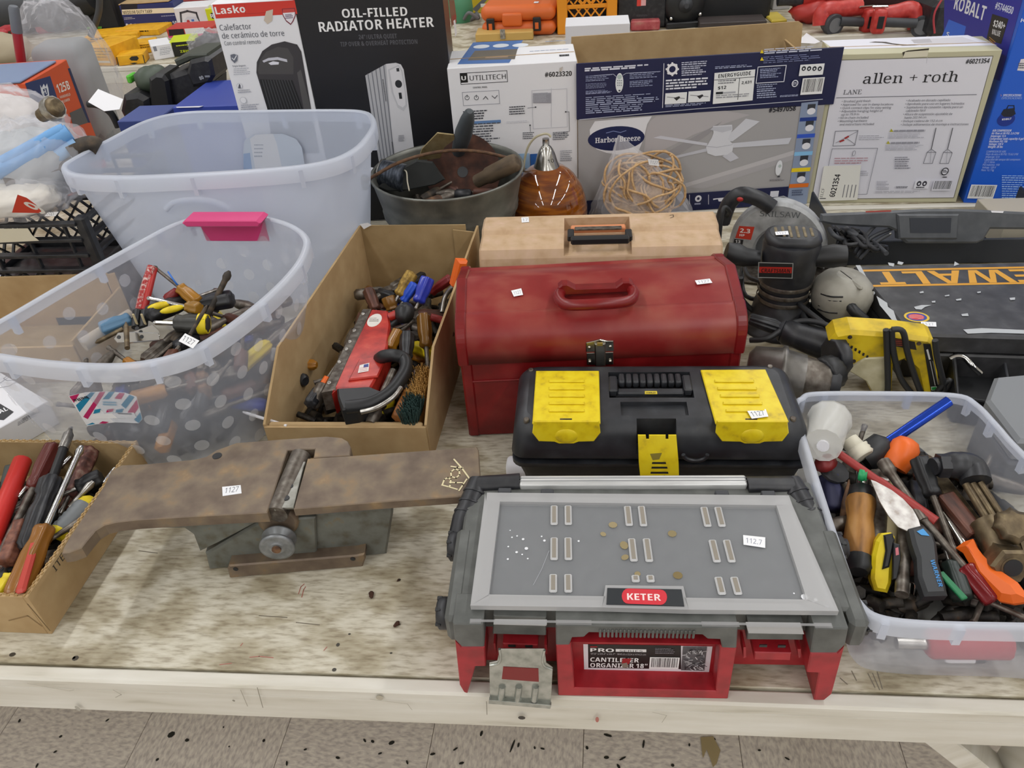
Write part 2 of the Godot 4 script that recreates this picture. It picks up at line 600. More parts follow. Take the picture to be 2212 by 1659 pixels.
# ---------------------------------------------------------------- hall
func ceiling_lights(energy: float):
	var glow := plain("ffffff", 0.6)
	glow.emission_enabled = true
	glow.emission = Color(0.99, 0.99, 1.0)
	glow.emission_energy_multiplier = 2.5
	for x in [-4.6, -1.55, 1.5, 4.5]:
		for z in [7.4, 4.4, 1.4, -1.6, -4.6]:
			var t := thing("ceiling_light", "white fluorescent strip light hanging in a row under the ceiling", "ceiling light", Transform3D(Basis(), Vector3(x, 3.45, z)), "fluorescent strips under the ceiling")
			bxo("housing", M.white, Vector3(0, 0.035, 0), Vector3(0.16, 0.07, 2.44), 0.008)
			var b := B.new()
			b.box(Vector3(0, -0.018, 0), Vector3(0.1, 0.036, 2.36))
			obj("diffuser", b, glow)
			var l := AreaLight3D.new()
			l.name = "tube_light"
			l.area_size = Vector2(0.12, 2.4)
			l.light_color = Color(0.985, 0.99, 1.0)
			l.light_energy = energy
			l.shadow_enabled = true
			l.set("area_range", 30.0)
			l.position = Vector3(0, -0.05, 0)
			l.rotation = Vector3(-PI / 2, 0, 0)
			t.add_child(l)

func room():
	var b := B.new()
	b.uvm = true
	b.box(Vector3(0, -0.055, 0.5), Vector3(14.2, 0.1, 19.2))
	var fl := struct("floor", b, M.tile_a)
	var tiles := []
	for i in 8:
		var tm := B.new()
		tm.uvm = true
		tm.uvo = Vector2(i * 0.37, i * 0.53)
		tm.box(Vector3.ZERO, Vector3(0.3128, 0.006, 0.3128), 0.0006)
		tiles.append(tm.mesh())
	var dirs := Transform3D(Basis(Vector3.UP, deg_to_rad(-1.6)), Vector3(0.005, 0, -1.15))
	var speck := Pr.new(self, Transform3D(Basis(Vector3.RIGHT, Vector3(0, 0, -1), Vector3.UP), Vector3(0, 0.0003, 0)))
	for i in range(-6, 6):
		for k in range(-3, 4):
			var o := MeshInstance3D.new()
			o.name = "tile"
			o.mesh = tiles[(i * 3 + k * 5 + 60) % 8]
			o.material_override = M.tile_a if (i + k) % 2 == 0 else M.tile_b
			o.transform = dirs * Transform3D(Basis(), Vector3((i + 0.5) * 0.314, -0.003, k * 0.314))
			fl.add_child(o, true)
	for q in [[42, 1557, 6, 3], [131, 1591, 4, 4], [370, 1587, 9, 10], [404, 1599, 5, 6], [340, 1641, 5, 4], [80, 1654, 7, 3], [483, 1571, 3, 2], [570, 1600, 5, 4], [495, 1613, 3, 2], [232, 1556, 3, 5], [788, 1600, 3, 7], [805, 1602, 4, 6], [846, 1605, 6, 9], [821, 1628, 3, 6], [997, 1649, 4, 8], [1040, 1585, 4, 9], [1107, 1612, 22, 3], [1120, 1610, 8, 3], [1313, 1589, 13, 4], [1268, 1616, 6, 4], [1172, 1618, 7, 3], [1155, 1616, 5, 3], [1345, 1639, 12, 3], [1336, 1656, 8, 4], [1310, 1637, 8, 5], [1453, 1654, 5, 5], [984, 1619, 3, 8], [1489, 1610, 3, 5], [1543, 1598, 4, 4], [2125, 1640, 4, 4], [1390, 1608, 14, 3], [120, 1625, 5, 3], [620, 1650, 8, 3], [660, 1620, 5, 3], [730, 1638, 4, 7], [935, 1630, 4, 8], [880, 1648, 3, 7], [1640, 1622, 5, 3], [1700, 1640, 8, 3]]:
		var p := speck.uv(q[0], q[1])
		speck.ell("2a2724", q[0], q[1], q[2] * 0.75, q[3] * 0.75, 7, sin(q[0]) * 1.4)
	speck.poly("a2906a", [1513, 1594, 1540, 1592, 1556, 1622, 1548, 1650, 1540, 1659, 1534, 1640, 1526, 1620, 1518, 1640])
	speck.done("tile_speck", fl)
	var w := [["wall_back", Vector3(0, 1.8, -9.05), Vector3(14.2, 3.6, 0.1)], ["wall_front", Vector3(0, 1.8, 10.05), Vector3(14.2, 3.6, 0.1)], ["wall_left", Vector3(-7.05, 1.8, 0.5), Vector3(0.1, 3.6, 19)], ["wall_right", Vector3(7.05, 1.8, 0.5), Vector3(0.1, 3.6, 19)]]
	for q in w:
		b = B.new()
		b.box(q[1], q[2])
		struct(q[0], b, M.wall)
	b = B.new()
	b.box(Vector3(0, 3.65, 0.5), Vector3(14.2, 0.1, 19.2))
	struct("ceiling", b, M.ceil)

func table(label: String, x0: float, x1: float, z0: float, z1: float, legs: Array):      # z0 = near edge
	var t := thing("display_table", label, "table", Transform3D(Basis(), Vector3(x0, 0, z0)))
	var w := x1 - x0
	var d := z0 - z1
	bxo("tabletop", M.table, Vector3(w / 2, TT - 0.01, -d / 2 - 0.011), Vector3(w, 0.02, d - 0.022), 0.001)
	bxo("edge_strip", M.apron, Vector3(w / 2, TT - 0.0105, -0.010), Vector3(w, 0.02, 0.0195), 0.003)
	bxo("apron", M.apron, Vector3(w / 2, TT - 0.046, -0.013), Vector3(w, 0.05, 0.022), 0.002)
	bxo("apron", M.apron, Vector3(w / 2, TT - 0.052, -d + 0.02), Vector3(w, 0.063, 0.02), 0.002)
	for x in legs:
		for z in [-0.05, -d + 0.06]:
			bxo("leg", M.apron, Vector3(x - x0, (TT - 0.03) / 2, z), Vector3(0.05, TT - 0.03, 0.05), 0.003)
	return t

func tables():
	var t = table("worn cream painted plywood table carrying the tool boxes and bins", -2.3, 1.75, -0.488, -1.775, [-1.5, 0.565, 1.7])
	var b := B.new()
	b.uvm = true
	b.box(Vector3.ZERO, Vector3(0.03, 0.3, 0.045), 0.002)
	var o := obj("brace", b, M.apron, t)
	o.transform = Transform3D(Basis(Vector3(0, 0, 1), 0.75), Vector3(0.47 + 2.3, TT - 0.16, -0.05))
	# knots, nails and stains of the wood
	INV = t.transform.affine_inverse()
	var p := Pr.new(self, Transform3D(Basis(Vector3.RIGHT, Vector3(0, 0, -1), Vector3.UP), Vector3(0, TT, 0)))
	for q in [[27, 1414, 7, 4], [163, 1422, 7, 5], [722, 1447, 5, 4], [730, 1393, 4, 4], [862, 1253, 4, 3], [755, 1370, 3, 2], [610, 1160, 6, 3], [160, 1421, 3, 3], [845, 1411, 3, 2]]:
		p.ell("3a332a", q[0], q[1], q[2], q[3], 9)
		p.done("knot")
		p = Pr.new(self, p.F)
	for q in [[645, 1283, 650, 1268, 657, 1262], [652, 1290, 656, 1274, 660, 1268], [540, 1420, 560, 1418, 590, 1421], [475, 1436, 500, 1433], [700, 1405, 706, 1398], [520, 1395, 524, 1390]]:
		p.line("a8685a", q, 2.0)
		p.done("red_scratch")
		p = Pr.new(self, p.F)
	for q in [[1875, 1455, 1890, 1485], [1885, 1455, 1900, 1490], [1895, 1452, 1906, 1488], [1840, 1450, 1850, 1470], [1815, 1465, 1830, 1478], [300, 1190, 340, 1195], [560, 1330, 620, 1334], [640, 1345, 690, 1350]]:
		p.line("6f6655", q, 2.0)
		p.done("scratch")
		p = Pr.new(self, p.F)
	var f := Pr.new(self, Transform3D(Basis(), Vector3(0, 0, -0.486)))
	for q in [[1127, 1550, 8, 4, "3a342c"], [1290, 1554, 4, 6, "b06a60"], [168, 1530, 5, 5, "a9a598"], [505, 1513, 3, 2, "8a8578"], [820, 1507, 8, 5, "b5ae9c"]]:
		f.ell(q[4], q[0], q[1], q[2], q[3], 9)
		f.done("paint_chip")
		f = Pr.new(self, f.F)
	for q in [["8a8474", [556, 1485, 568, 1528]], ["a29c8c", [520, 1490, 535, 1525]], ["8a8474", [1051, 1515, 1052, 1543]], ["b7b1a2", [60, 1476, 150, 1492, 160, 1490]], ["a8a293", [245, 1490, 262, 1500, 250, 1506]], ["b7b1a2", [800, 1510, 880, 1520, 890, 1533]], ["b0aa9a", [1410, 1538, 1440, 1545, 1430, 1560]]]:
		f.line(q[0], q[1], 1.6)
		f.done("scratch")
		f = Pr.new(self, f.F)
	table("cream painted table behind the open boxes, carrying the boxed heaters and lights", -2.3, 2.2, -1.785, -2.5, [-1.6, 0.2, 2.1])
	table("long pale table across the aisle carrying power tools and yellow boxes", -4.2, 2.6, -3.42, -4.72, [-3.4, -1.75, 0.3, 2.4])
# ---------------------------------------------------------------- boxed goods on the second table
func carton(called: String, label: String, a: Vector3, b: Vector3, h: float, d: float, m: Material, group := "", lid := true) -> Transform3D:
	a.y = TT if absf(a.y - TT) < 0.01 else a.y
	var T := frame(a, b)
	thing(called, label, "box", T, group)
	var w := Vector2(b.x - a.x, b.z - a.z).length()
	bxo("body", m, Vector3(w / 2, h / 2, -d / 2), Vector3(w, h, d), 0.0012)
	if lid:
		var k := B.new()
		k.box(Vector3(w / 2, h + 0.0006, -d / 2), Vector3(w - 0.004, 0.001, 0.0016))
		obj("flap_seam", k, M.card)
	return T

func boxed_goods():
	# slim white heater box with a red band
	var a := P(583, 490)
	var b := P(733, 480)
	var T := carton("heater_box", "tall white box with red top band and a dark tower heater printed on it", a, b, HG(a, 458, 9), 0.17, M.paper)
	var p := Pr.new(self, face(T, Vector3.ZERO))
	p.poly("d23a2e", [459, 10, 643, 0, 650, 29.5, 466.5, 40])
	p.text("Lasko", "f4f0ee", 466.6, 31, 531.6, 26.6, 15.5, "sb")
	p.line("b9302a", [528, 8, 530, 30, 575, 27], 1.0)
	p.poly("7a2a3a", [609, 19, 637, 17, 639, 33, 634, 46, 628, 54, 618, 46, 611, 34])
	p.poly("e9e4ea", [611, 28, 637, 26, 637, 33, 632, 45, 628, 51, 619, 44, 613, 34])
	p.poly("c84a44", [611, 20, 636, 18.5, 637, 26, 611, 28])
	p.bars("7a6a80", 616, 31, 634, 42, 3)
	p.poly("cdbfae", [575, 24, 590, 20, 588, 45, 578, 52, 570, 44])
	p.text("Calefactor", "5a5c66", 476, 66, 544, 62.5, 12, "s")
	p.text("de cerámico de torre", "5a5c66", 481, 83.5, 615, 77, 11.5, "s")
	p.text("Con control remoto", "5a5c66", 486, 98, 564, 94, 8.5, "s")
	p.poly("3c3a3b", [554, 157, 555, 134, 567, 110, 587, 96, 615, 89, 642, 96, 651, 111, 658, 152, 674, 245, 690, 330, 590, 330, 578, 236])
	p.poly("575556", [642, 157, 650, 150, 672, 234, 690, 330, 676, 330, 656, 234])
	p.poly("4c4a4b", [557, 152, 562, 130, 575, 112, 600, 101, 622, 104, 634, 125, 634, 160, 560, 160])
	p.poly("c9c9d2", [567, 131, 580, 125, 600, 123, 620, 128, 621, 134, 600, 129, 580, 131, 570, 135])
	p.poly("e6e6ee", [580, 136, 590, 132, 603, 134, 602, 139, 585, 140])
	p.poly("1d1d1f", [561, 171, 632, 173, 654, 234, 676, 330, 600, 330, 578, 236])
	for i in 11: p.line("4a4a4c", [567 + i * 6, 173, 585 + i * 6.6, 236, 606 + i * 6.2, 330], 1.6)
	p.poly("6d707c", [498, 118, 506, 116, 514, 119, 513, 130, 507, 136, 500, 129])
	p.line("f0f0f4", [502, 125, 506, 129, 511, 120], 1.6)
	p.text("Triple Seguro", "7c7e88", 503, 144.5, 531, 142.5, 3.6, "sb")
	p.bars("aeb0ba", 505, 148, 541, 164, 4, 0.3)
	for q in [[518, 185, 6], [526, 216, 7]]:
		p.ell("c4c6ce", q[0], q[1], q[2], q[2]); p.ell("eeeef2", q[0], q[1], q[2] - 1, q[2] - 1)
	p.poly("5a5c66", [515, 190, 521, 190, 520, 183, 517, 180])
	p.bars("aeb0ba", 514, 194, 546, 203, 2, 0.4)
	p.bars("aeb0ba", 521, 226, 565, 240, 3, 0.4)
	p.done()
	# black radiator heater box
	a = P(735, 480); b = P(1004, 463)
	T = carton("heater_box", "tall black box with white headline and a white oil radiator printed on it", a, b, 0.62, 0.17, plain("1a1a1e", 0.35))
	p = Pr.new(self, face(T, Vector3.ZERO))
	p.text("OIL-FILLED", "f2f2f2", 740, 38.5, 880.5, 34, 19, "sb")
	p.text("RADIATOR HEATER", "f2f2f2", 690.6, 69, 938, 57.7, 21, "sb")
	p.text("24\"  ULTRA QUIET", "5c5c62", 775.4, 84.8, 857.7, 82.3, 9.6, "sb")
	p.line("5c5c62", [792, 76, 793, 84], 1.0)
	p.text("TIP OVER & OVERHEAT PROTECTION", "5c5c62", 736, 100.5, 902, 94.4, 9.6, "sb")
	p.poly("b9babf", [789, 163, 834, 138, 855, 135.5, 866, 139, 872, 150, 878, 190, 898, 350, 915, 480, 845, 480, 818, 346])
	p.poly("d8d8dc", [834, 138, 855, 135.5, 866, 139, 872, 150, 878, 190, 898, 350, 915, 480, 880, 480, 851, 338])
	for i in 5: p.line("7d7f88", [795 + i * 8.5, 160 - i * 4.5, 824 + i * 7, 345, 848 + i * 7, 478], 2.2)
	p.poly("c4c5ca", [838, 150, 861, 140, 869, 152, 877, 200, 880, 228, 872, 240, 860, 232, 846, 200])
	p.poly("dcdce0", [842, 152, 860, 143, 867, 154, 875, 200, 876, 226, 870, 232, 860, 226, 850, 200])
	p.rect("3a3b40", 856, 147, 863, 154)
	p.ell("2a2b2f", 861, 181, 7.5, 8.5)
	p.rect("26272b", 861, 200, 869, 213)
	for i in 20: p.rect("44464c", 826 + i * 0.35, 171 + i * 2.4, 828.5 + i * 0.35, 172.3 + i * 2.4)
	for i in 12: p.rect("44464c", 846 + i * 0.35, 306 + i * 3, 849 + i * 0.35, 307.5 + i * 3)
	p.bars("a9aab0", 861, 291, 874, 305, 3, 0.8)
	p.done()
	p = Pr.new(self, face(T, Vector3(T.affine_inverse().basis.x.length() * a.distance_to(b), 0, 0), Vector3(0, 0, -1)))
	p.poly("6b4a3a", [969, 0, 981, 0, 986, 38, 975, 60])
	p.poly("8a2a22", [976, 36, 984, 30, 986, 48, 979, 55])
	p.poly("e8e8ea", [979, 45, 983, 42, 987, 72, 983, 80])
	p.done()
	# white utility heater box
	a = P(1000, 478); b = P(1249, 465)
	var h := HG(b, 1246, 131)
	T = carton("heater_box", "white heater box with control panel drawing and a blue photo on its lid", a, b, h, 0.15, M.paper)
	p = Pr.new(self, face(T, Vector3.ZERO))
	p.frame("1c1c1e", 993, 158, 1097, 177, 1.2)
	p.rect("161618", 993, 159, 1011, 178)
	p.text("U", "f0f0f0", 997, 173.5, 1007, 173, 9, "sb")
	p.text("UTILITECH", "2a2a2c", 1015, 174, 1093, 170, 10.5, "s")
	p.text("#6023320", "1a1a1c", 1177, 166.5, 1235, 163.5, 10.5, "sb")
	p.text("CONTROL PANEL", "55565a", 1022, 191, 1053, 189.5, 3.6, "sb")
	p.frame("9a9ca6", 998, 199, 1080, 224, 1.0)
	for q in [1009, 1029]:
		p.ell("4a4c52", q, 211, 5, 5); p.ell("eeeef0", q, 211, 3.7, 3.7); p.line("4a4c52", [q, 211, q, 205], 1.4)
	p.line("4a4c52", [1044, 214, 1049, 208, 1054, 214], 1.4)
	p.line("4a4c52", [1063, 207, 1069, 212, 1074, 206], 1.4)
	p.bars("4a4c54", 1000, 240, 1055, 262, 4, 0.45)
	p.rect("6b8fc0", 1000, 263, 1082, 265)
	p.bars("5a5c64", 1003, 268, 1082, 312, 8, 0.4)
	p.frame("c3c4cc", 1148, 195, 1226, 274, 0.8)
	p.line("c9cad2", [1191, 190, 1191, 274], 0.8)
	p.poly("9b9ca4", [1152, 201, 1190, 200, 1190, 222, 1152, 222])
	p.bars("a9aab2", 1151, 201, 1190, 222, 8, 0.6)
	p.line("5a5c64", [1140, 233, 1157, 231], 0.9)
	p.ell("2a2c32", 1157, 231, 1.6, 1.6)
	p.bars("4a4c54", 1100, 230, 1138, 250, 4, 0.45)
	p.line("5a5c64", [1145, 270, 1146, 284], 0.9); p.ell("2a2c32", 1145, 270, 1.6, 1.6)
	p.line("5a5c64", [1222, 241, 1229, 241, 1230, 283, 1216, 286], 0.9); p.ell("2a2c32", 1222, 241, 1.6, 1.6)
	p.bars("5a5c64", 1129, 286, 1158, 302, 4, 0.45)
	p.bars("6a6c74", 1194, 285, 1229, 304, 5, 0.4)
	p.bars("c9cad2", 1094, 262, 1146, 268, 2, 0.3)
	p.rect("2f66b0", 1145, 332, 1173, 362)
	p.rect("9fc2e4", 1095, 333, 1145, 362)
	p.rect("2f66b0", 1060, 335, 1095, 364)
	p.bars("a0a2aa", 1210, 325, 1236, 350, 6, 0.35)
	p.poly("c9c2ba", [1209, 146, 1216, 143, 1214, 152, 1208, 155])
	p.done()
	var dd := 0.15
	p = Pr.new(self, face(T, Vector3(0, h, 0), Vector3.RIGHT, Vector3(0, 0, -1)))
	p.poly("4a74b4", [988, 139, 1022, 92, 1130, 87, 1100, 136])
	p.poly("6d655c", [1010, 131, 1026, 110, 1118, 106, 1112, 128])
	p.poly("a58c78", [1048, 126, 1049, 123, 1098, 121, 1097, 124])
	for q in [[1040, 101], [1082, 99], [1124, 98]]: p.ell("e4eaf2", q[0], q[1], 17, 4)
	for q in [[1139, 124, 1232, 118], [1144, 114, 1232, 109], [1178, 93, 1232, 89]]: p.bars("8fa3c4", q[0], q[1] - 3, q[2], q[3] + 3, 1, 0.6)
	p.bars("2a2c34", 1208, 119, 1232, 124, 1, 0.7)
	p.done()
	# long ceiling fan box standing open
	a = P(1250, 468); b = P(1743, 440)
	T = frame(a, b)
	h = (HG(a, 1248, 262) + HG(b, 1767, 222)) / 2
	var w := a.distance_to(b)
	dd = 0.2
	thing("ceiling_fan_box", "long grey and navy ceiling fan box standing open with its flaps up", "box", T)
	var gm := plain("a9a7a8", 0.4)
	bxo("front_panel", gm, Vector3(w / 2, h / 2, -0.002), Vector3(w, h, 0.004), 0.0008)
	bxo("back_panel", M.card_in, Vector3(w / 2, h / 2, -dd + 0.002), Vector3(w, h, 0.004), 0.0008)
	for q in [0.002, w - 0.002]: bxo("side_panel", M.card_in, Vector3(q, h / 2, -dd / 2), Vector3(0.004, h, dd - 0.009), 0.0008)
	bxo("bottom_panel", M.card_in, Vector3(w / 2, 0.003, -dd / 2), Vector3(w - 0.009, 0.004, dd - 0.009), 0.0008)
	var fh := HG(a, 1255, 137) - h
	var navy := plain("1c2148", 0.4)
	bxo("front_flap", navy, Vector3(w / 2 + 0.008, h + fh / 2, -0.001), Vector3(w + 0.022, fh, 0.004), 0.0008)
	var bk := B.new()
	var z := -dd - 0.004
	bk.ext(v2([-0.004, h - 0.01, w - 0.03, h - 0.01, w - 0.002, h + 0.02, w - 0.01, h + 0.128, w - 0.02, h + 0.134, 0.0, h + 0.132]), z, z + 0.004)
	obj("back_flap", bk, M.card)
	for q in [[0.003, -0.25], [w - 0.003, 0.45]]:
		var sf := B.new()
		sf.box(Vector3(0, 0.055, 0), Vector3(0.004, 0.11, dd - 0.02), 0.0008)
		var so := obj("side_flap", sf, M.card)
		so.transform = Transform3D(Basis(Vector3(0, 0, 1), q[1] if q[0] > 0.1 else 0.0), Vector3(q[0], h, -dd / 2))
	p = Pr.new(self, face(T, Vector3.ZERO))
	p.poly("e6e6ea", [1285, 262, 1408, 251, 1398, 268, 1390, 300, 1378, 330, 1362, 338, 1310, 330, 1288, 322, 1275, 300, 1274, 280])
	p.poly("b6b2b4", [1396, 282, 1404, 262, 1418, 251, 1560, 238, 1620, 248, 1500, 290, 1420, 330, 1390, 336])
	p.poly("b0adb0", [1480, 404, 1720, 330, 1712, 345, 1520, 408])
	p.poly("c2bfc1", [1480, 396, 1724, 322, 1722, 332, 1482, 404])
	p.poly("9d9a9d", [1410, 345, 1560, 262, 1530, 290, 1440, 352])
	p.ell("1b2350", 1331, 299, 61, 26, 32)
	p.line("7c88b4", [1310, 287, 1325, 283, 1340, 286, 1352, 282], 1.6)
	p.text("Harbor Breeze", "f0f0f4", 1285.6, 309, 1383, 303, 11, "rb")
	p.poly("cfd0d8", [1411, 297.5, 1427, 293, 1528, 309, 1527, 315])
	p.poly("c3c4cc", [1437, 342, 1526, 320, 1526, 327, 1440, 346])
	p.poly("d4d5dc", [1560, 304, 1611, 256, 1641, 262, 1582, 305])
	p.poly("d0d1d9", [1582, 309, 1709.6, 297, 1703, 311, 1582, 319])
	p.poly("cbccd4", [1560, 337, 1580, 326, 1596, 341, 1577, 349])
	p.poly("d9dae0", [1540, 272, 1581, 269, 1582, 280, 1572, 300, 1584, 312, 1582, 326, 1570, 334, 1545, 337, 1528, 331, 1525, 318, 1532, 306, 1537, 298, 1541, 287])
	p.poly("c4c5cd", [1534, 280, 1540, 274, 1580, 272, 1581, 280, 1560, 286])
	p.line("b4b5be", [1528, 316, 1548, 318, 1582, 312], 1.2)
	p.text("#5497058", "1c1c22", 1660, 243, 1718, 238.5, 11, "sb")
	p.poly("8e9cb6", [1731, 222, 1767, 218, 1742, 440, 1699, 441, 1706, 397])
	for q in [[1752, 228, "27408c", 1728, 1763, 257], [1748, 264, "3a5cc8", 1722, 1759, 293], [1741, 303, "8cc4ec", 1716, 1754, 331], [1736, 339, "f0d428", 1710, 1749, 366], [1730, 375, "e0742a", 1705, 1745, 400]]:
		p.rect("3a3c44", q[0] - 7, q[1] - 3, q[0] + 8, q[1] + 7)
		p.ell("e8e8ee", q[0], q[1] + 12, 9, 7)
		p.rect(q[2], q[3], q[5] - 3, q[4], q[5] + 3)
	p.bars("5a6680", 1710, 410, 1738, 424, 3, 0.5)
	p.ell("e4e6ea", 1682, 362, 7, 16); p.ell("b8c4c0", 1684, 358, 3.5, 3.5); p.rect("44464c", 1679, 379, 1684, 382)
	p.bars("7a787c", 1662, 387, 1694, 392, 2, 0.4)
	p.poly("1c2148", [1250, 434, 1480, 417, 1703, 402, 1699, 441, 1250, 468])
	p.ell("e6e6ee", 1508, 428, 7, 7); p.ell("1c2148", 1508, 428, 3, 3)
	p.bars("aab0cc", 1500, 438, 1517, 442, 1, 0.8)
	for q in [1489, 1530, 1642]: p.line("e6e6ee", [q, 420, q, 440], 1.0)
	p.poly("e6e6ee", [1540, 428, 1570, 425, 1570, 427, 1562, 428, 1560, 434, 1552, 434, 1550, 429, 1540, 431])
	p.rect("d8dae4", 1664, 412, 1680, 424)
	p.bars("c8cce0", 1651, 427, 1690, 436, 3, 0.5)
	p.done()
	p = Pr.new(self, face(T, Vector3(0, h, 0.001)))
	p.bars("dfe2ee", 1263, 147, 1405, 156, 2, 0.65)
	p.ell("e8ecee", 1338, 179, 8.5, 21); p.ell("b8c8c4", 1338, 166, 5, 5)
	for i in 9: p.rect("8a9498", 1333 + (i % 3) * 4, 173 + floorf(i / 3.0) * 5, 1335.5 + (i % 3) * 4, 175 + floorf(i / 3.0) * 5)
	p.rect("44484c", 1336, 194, 1340, 197)
	p.line("c8cce0", [1283, 163, 1325, 160, 1332, 166], 0.9)
	p.line("c8cce0", [1346, 162, 1352, 158, 1426, 154], 0.9)
	for q in [[1265, 164, 1322, 178], [1265, 181, 1320, 193], [1265, 196, 1322, 205], [1360, 158, 1428, 172], [1360, 175, 1410, 190]]: p.bars("9aa2c4", q[0], q[1], q[2], q[3], 4, 0.35)
	p.bars("aab2d0", 1265, 210, 1425, 248, 9, 0.35)
	p.line("e6e6ee", [1434, 137, 1431, 232], 1.4)
	for i in 8: p.poly("f0f0f4", [1452 + cos(i * TAU / 8 - 0.2) * 11, 149 + sin(i * TAU / 8 - 0.2) * 11.5, 1452 + cos(i * TAU / 8 - 0.13) * 14.5, 149 + sin(i * TAU / 8 - 0.13) * 15, 1452 + cos(i * TAU / 8 + 0.13) * 14.5, 149 + sin(i * TAU / 8 + 0.13) * 15, 1452 + cos(i * TAU / 8 + 0.2) * 11, 149 + sin(i * TAU / 8 + 0.2) * 11.5])
	p.ell("f0f0f4", 1452, 149, 12, 12.5); p.ell("1c2148", 1452, 149, 7, 7)
	p.bars("c8cce0", 1472, 134, 1528, 166, 7, 0.4)
	p.bars("e6e8f2", 1438, 172, 1530, 196, 4, 0.55)
	for q in [[1437, 201, 1482, 222], [1487, 197, 1533, 218]]:
		p.rect("eceef0", q[0], q[1], q[2], q[3])
		p.line("8a8c90", [q[0] + 4, q[1] + 8, q[2] - 4, q[1] + 11], 1.4)
		p.poly("2f3034", [q[0] + 18, q[1] + 10, q[0] + 30, q[1] + 6, q[0] + 32, q[1] + 9, q[0] + 24, q[1] + 16])
	p.bars("aab2d0", 1437, 226, 1530, 232, 2, 0.5)
	p.poly("eef0f0", [1543, 157, 1631, 149, 1625, 216, 1539, 224])
	p.text("ENERGYGUIDE", "1c1e22", 1551, 168, 1621, 161, 8, "sb")
	p.line("2a2c30", [1543, 172, 1630, 165], 1.2)
	p.line("2a2c30", [1597, 168, 1593, 214], 1.2)
	p.poly("2a2c30", [1584, 171, 1590, 170, 1587, 175])
	p.text("$12", "1c1e22", 1550, 193, 1568, 191, 7, "sb")
	p.text("2,631", "1c1e22", 1601, 181, 1622, 179, 6, "sb")
	p.bars("8a8c92", 1551, 173, 1588, 183, 2, 0.5)
	p.rect("2a2c30", 1546, 198, 1561, 202); p.rect("b8bac0", 1561, 198, 1588, 200)
	p.bars("9a9ca2", 1546, 205, 1622, 214, 2, 0.4)
	p.bars("aab2d0", 1544, 143, 1630, 150, 2, 0.4)
	p.frame("e6e8f2", 1636, 143, 1693, 176, 1.6)
	p.bars("9aa2c4", 1641, 148, 1688, 170, 6, 0.45)
	for y in [111, 127]: p.poly("f0d428", [1641, y + 3, 1645, y - 5, 1649, y + 3])
	p.bars("d0d4e6", 1650, 105, 1778, 118, 3, 0.45)
	p.bars("8088b0", 1648, 122, 1776, 138, 4, 0.4)
	p.bars("aab2d0", 1634, 182, 1680, 214, 7, 0.4)
	p.bars("aab2d0", 1684, 205, 1724, 210, 2, 0.4)
	p.rect("eef0f2", 1728, 139, 1776, 160)
	for i in 4: p.ell("2a2c36", 1735 + i * 11.5, 147, 4.5, 5); p.ell("eef0f2", 1735 + i * 11.5, 147.5, 1.8, 2)
	p.ell("e6e8f2", 1716, 179, 7, 7.5); p.ell("1c2148", 1716, 179, 5, 5.5); p.text("ETL", "e6e8f2", 1712, 182, 1720, 181, 5, "sb")
	p.barcode(1733, 168, 1774, 201)
	p.line("b9bcc8", [1252, 257, 1500, 234, 1775, 213], 1.6)
	p.done()
	# plain white box behind
	a = PZ(1221, 60, -2.2); b = PZ(1361, 50, -2.2)
	h = a.y - TT + 0.004
	a.y = TT; b.y = TT
	carton("white_box", "plain white box standing behind the open ceiling fan box", a, b, h, 0.1, M.white, "", false)
	# cream framed pendant light box
	a = P(1742, 438); b = P(2065, 437)
	h = 0.5 * (HG(a, 1795, 117) + HG(b, 2160, 108))
	T = carton("pendant_light_box", "square box with cream border and white panel, pendant lanterns drawn on it", a, b, h, 0.12, plain("c2bea0", 0.5))
	w = a.distance_to(b)
	p = Pr.new(self, face(T, Vector3.ZERO))
	p.poly("e2e1ea", [1809, 130, 2145, 121, 2060, 427, 1753, 430])
	p.frame("8b8878", 1809, 128, 2146, 121, 0.1)
	for q in [[1809, 130, 2145, 121], [2145, 121, 2060, 427], [2060, 427, 1753, 430], [1753, 430, 1809, 130]]: p.line("6e6a5c", q, 1.4)
	p.poly("ded9c2", [1951, 112, 2006, 108, 2003, 122, 1950, 125])
	p.poly("3a3428", [1949, 113, 1960, 109, 2007, 104, 2006, 108, 1955, 112, 1951, 122])
	p.line("c9c8d2", [2003, 124, 2001, 136], 0.9)
	p.line("3a3428", [1797, 113, 1812, 109], 2.4)
	p.text("#6021354", "1a1a1e", 2085, 138, 2136, 136, 10, "sb")
	p.text("allen + roth", "232328", 1863, 181, 2068, 176, 21, "r")
	p.text("LANE", "55555e", 1821, 204, 1860, 203, 9.5, "r")
	p.line("5a5a66", [1807, 211, 2109, 204], 1.2)
	var y := 221.0
	for q in [["• Brushed gold finish", 1818, 1880], ["• Approved for use in damp locations", 1816, 1929], ["• Quick connect clips for easy wiring", 1815, 1924], ["• Adjustable hanging height of", 1813, 1906], ["up to 79.9 in", 1817, 1855], ["• 60-in chain included", 1811, 1875], ["• Mounting hardware", 1809, 1872], ["and instructions included", 1813, 1887]]:
		p.text(q[0], "6a6a74", q[1], y, q[2], y - 1, 4.6, "s"); y += 7.1
	y = 219.0
	for q in [["• Acabado en dorado cepillado", 1957, 2052], ["• Aprobado para uso en lugares húmedos", 1955, 2082], ["• Sujetadores de conexión rápida para un", 1953, 2079], ["cableado fácil", 1956, 1998], ["• Altura de suspensión ajustable de", 1950, 2056], ["hasta 202.94 cm", 1953, 2000], ["• Incluye cadena de 152.4 cm", 1946, 2035], ["• Incluye aditamentos de montaje e instrucciones", 1945, 2091]]:
		p.text(q[0], "6a6a74", q[1], y, q[2], y - 1, 4.6, "s"); y += 7.4
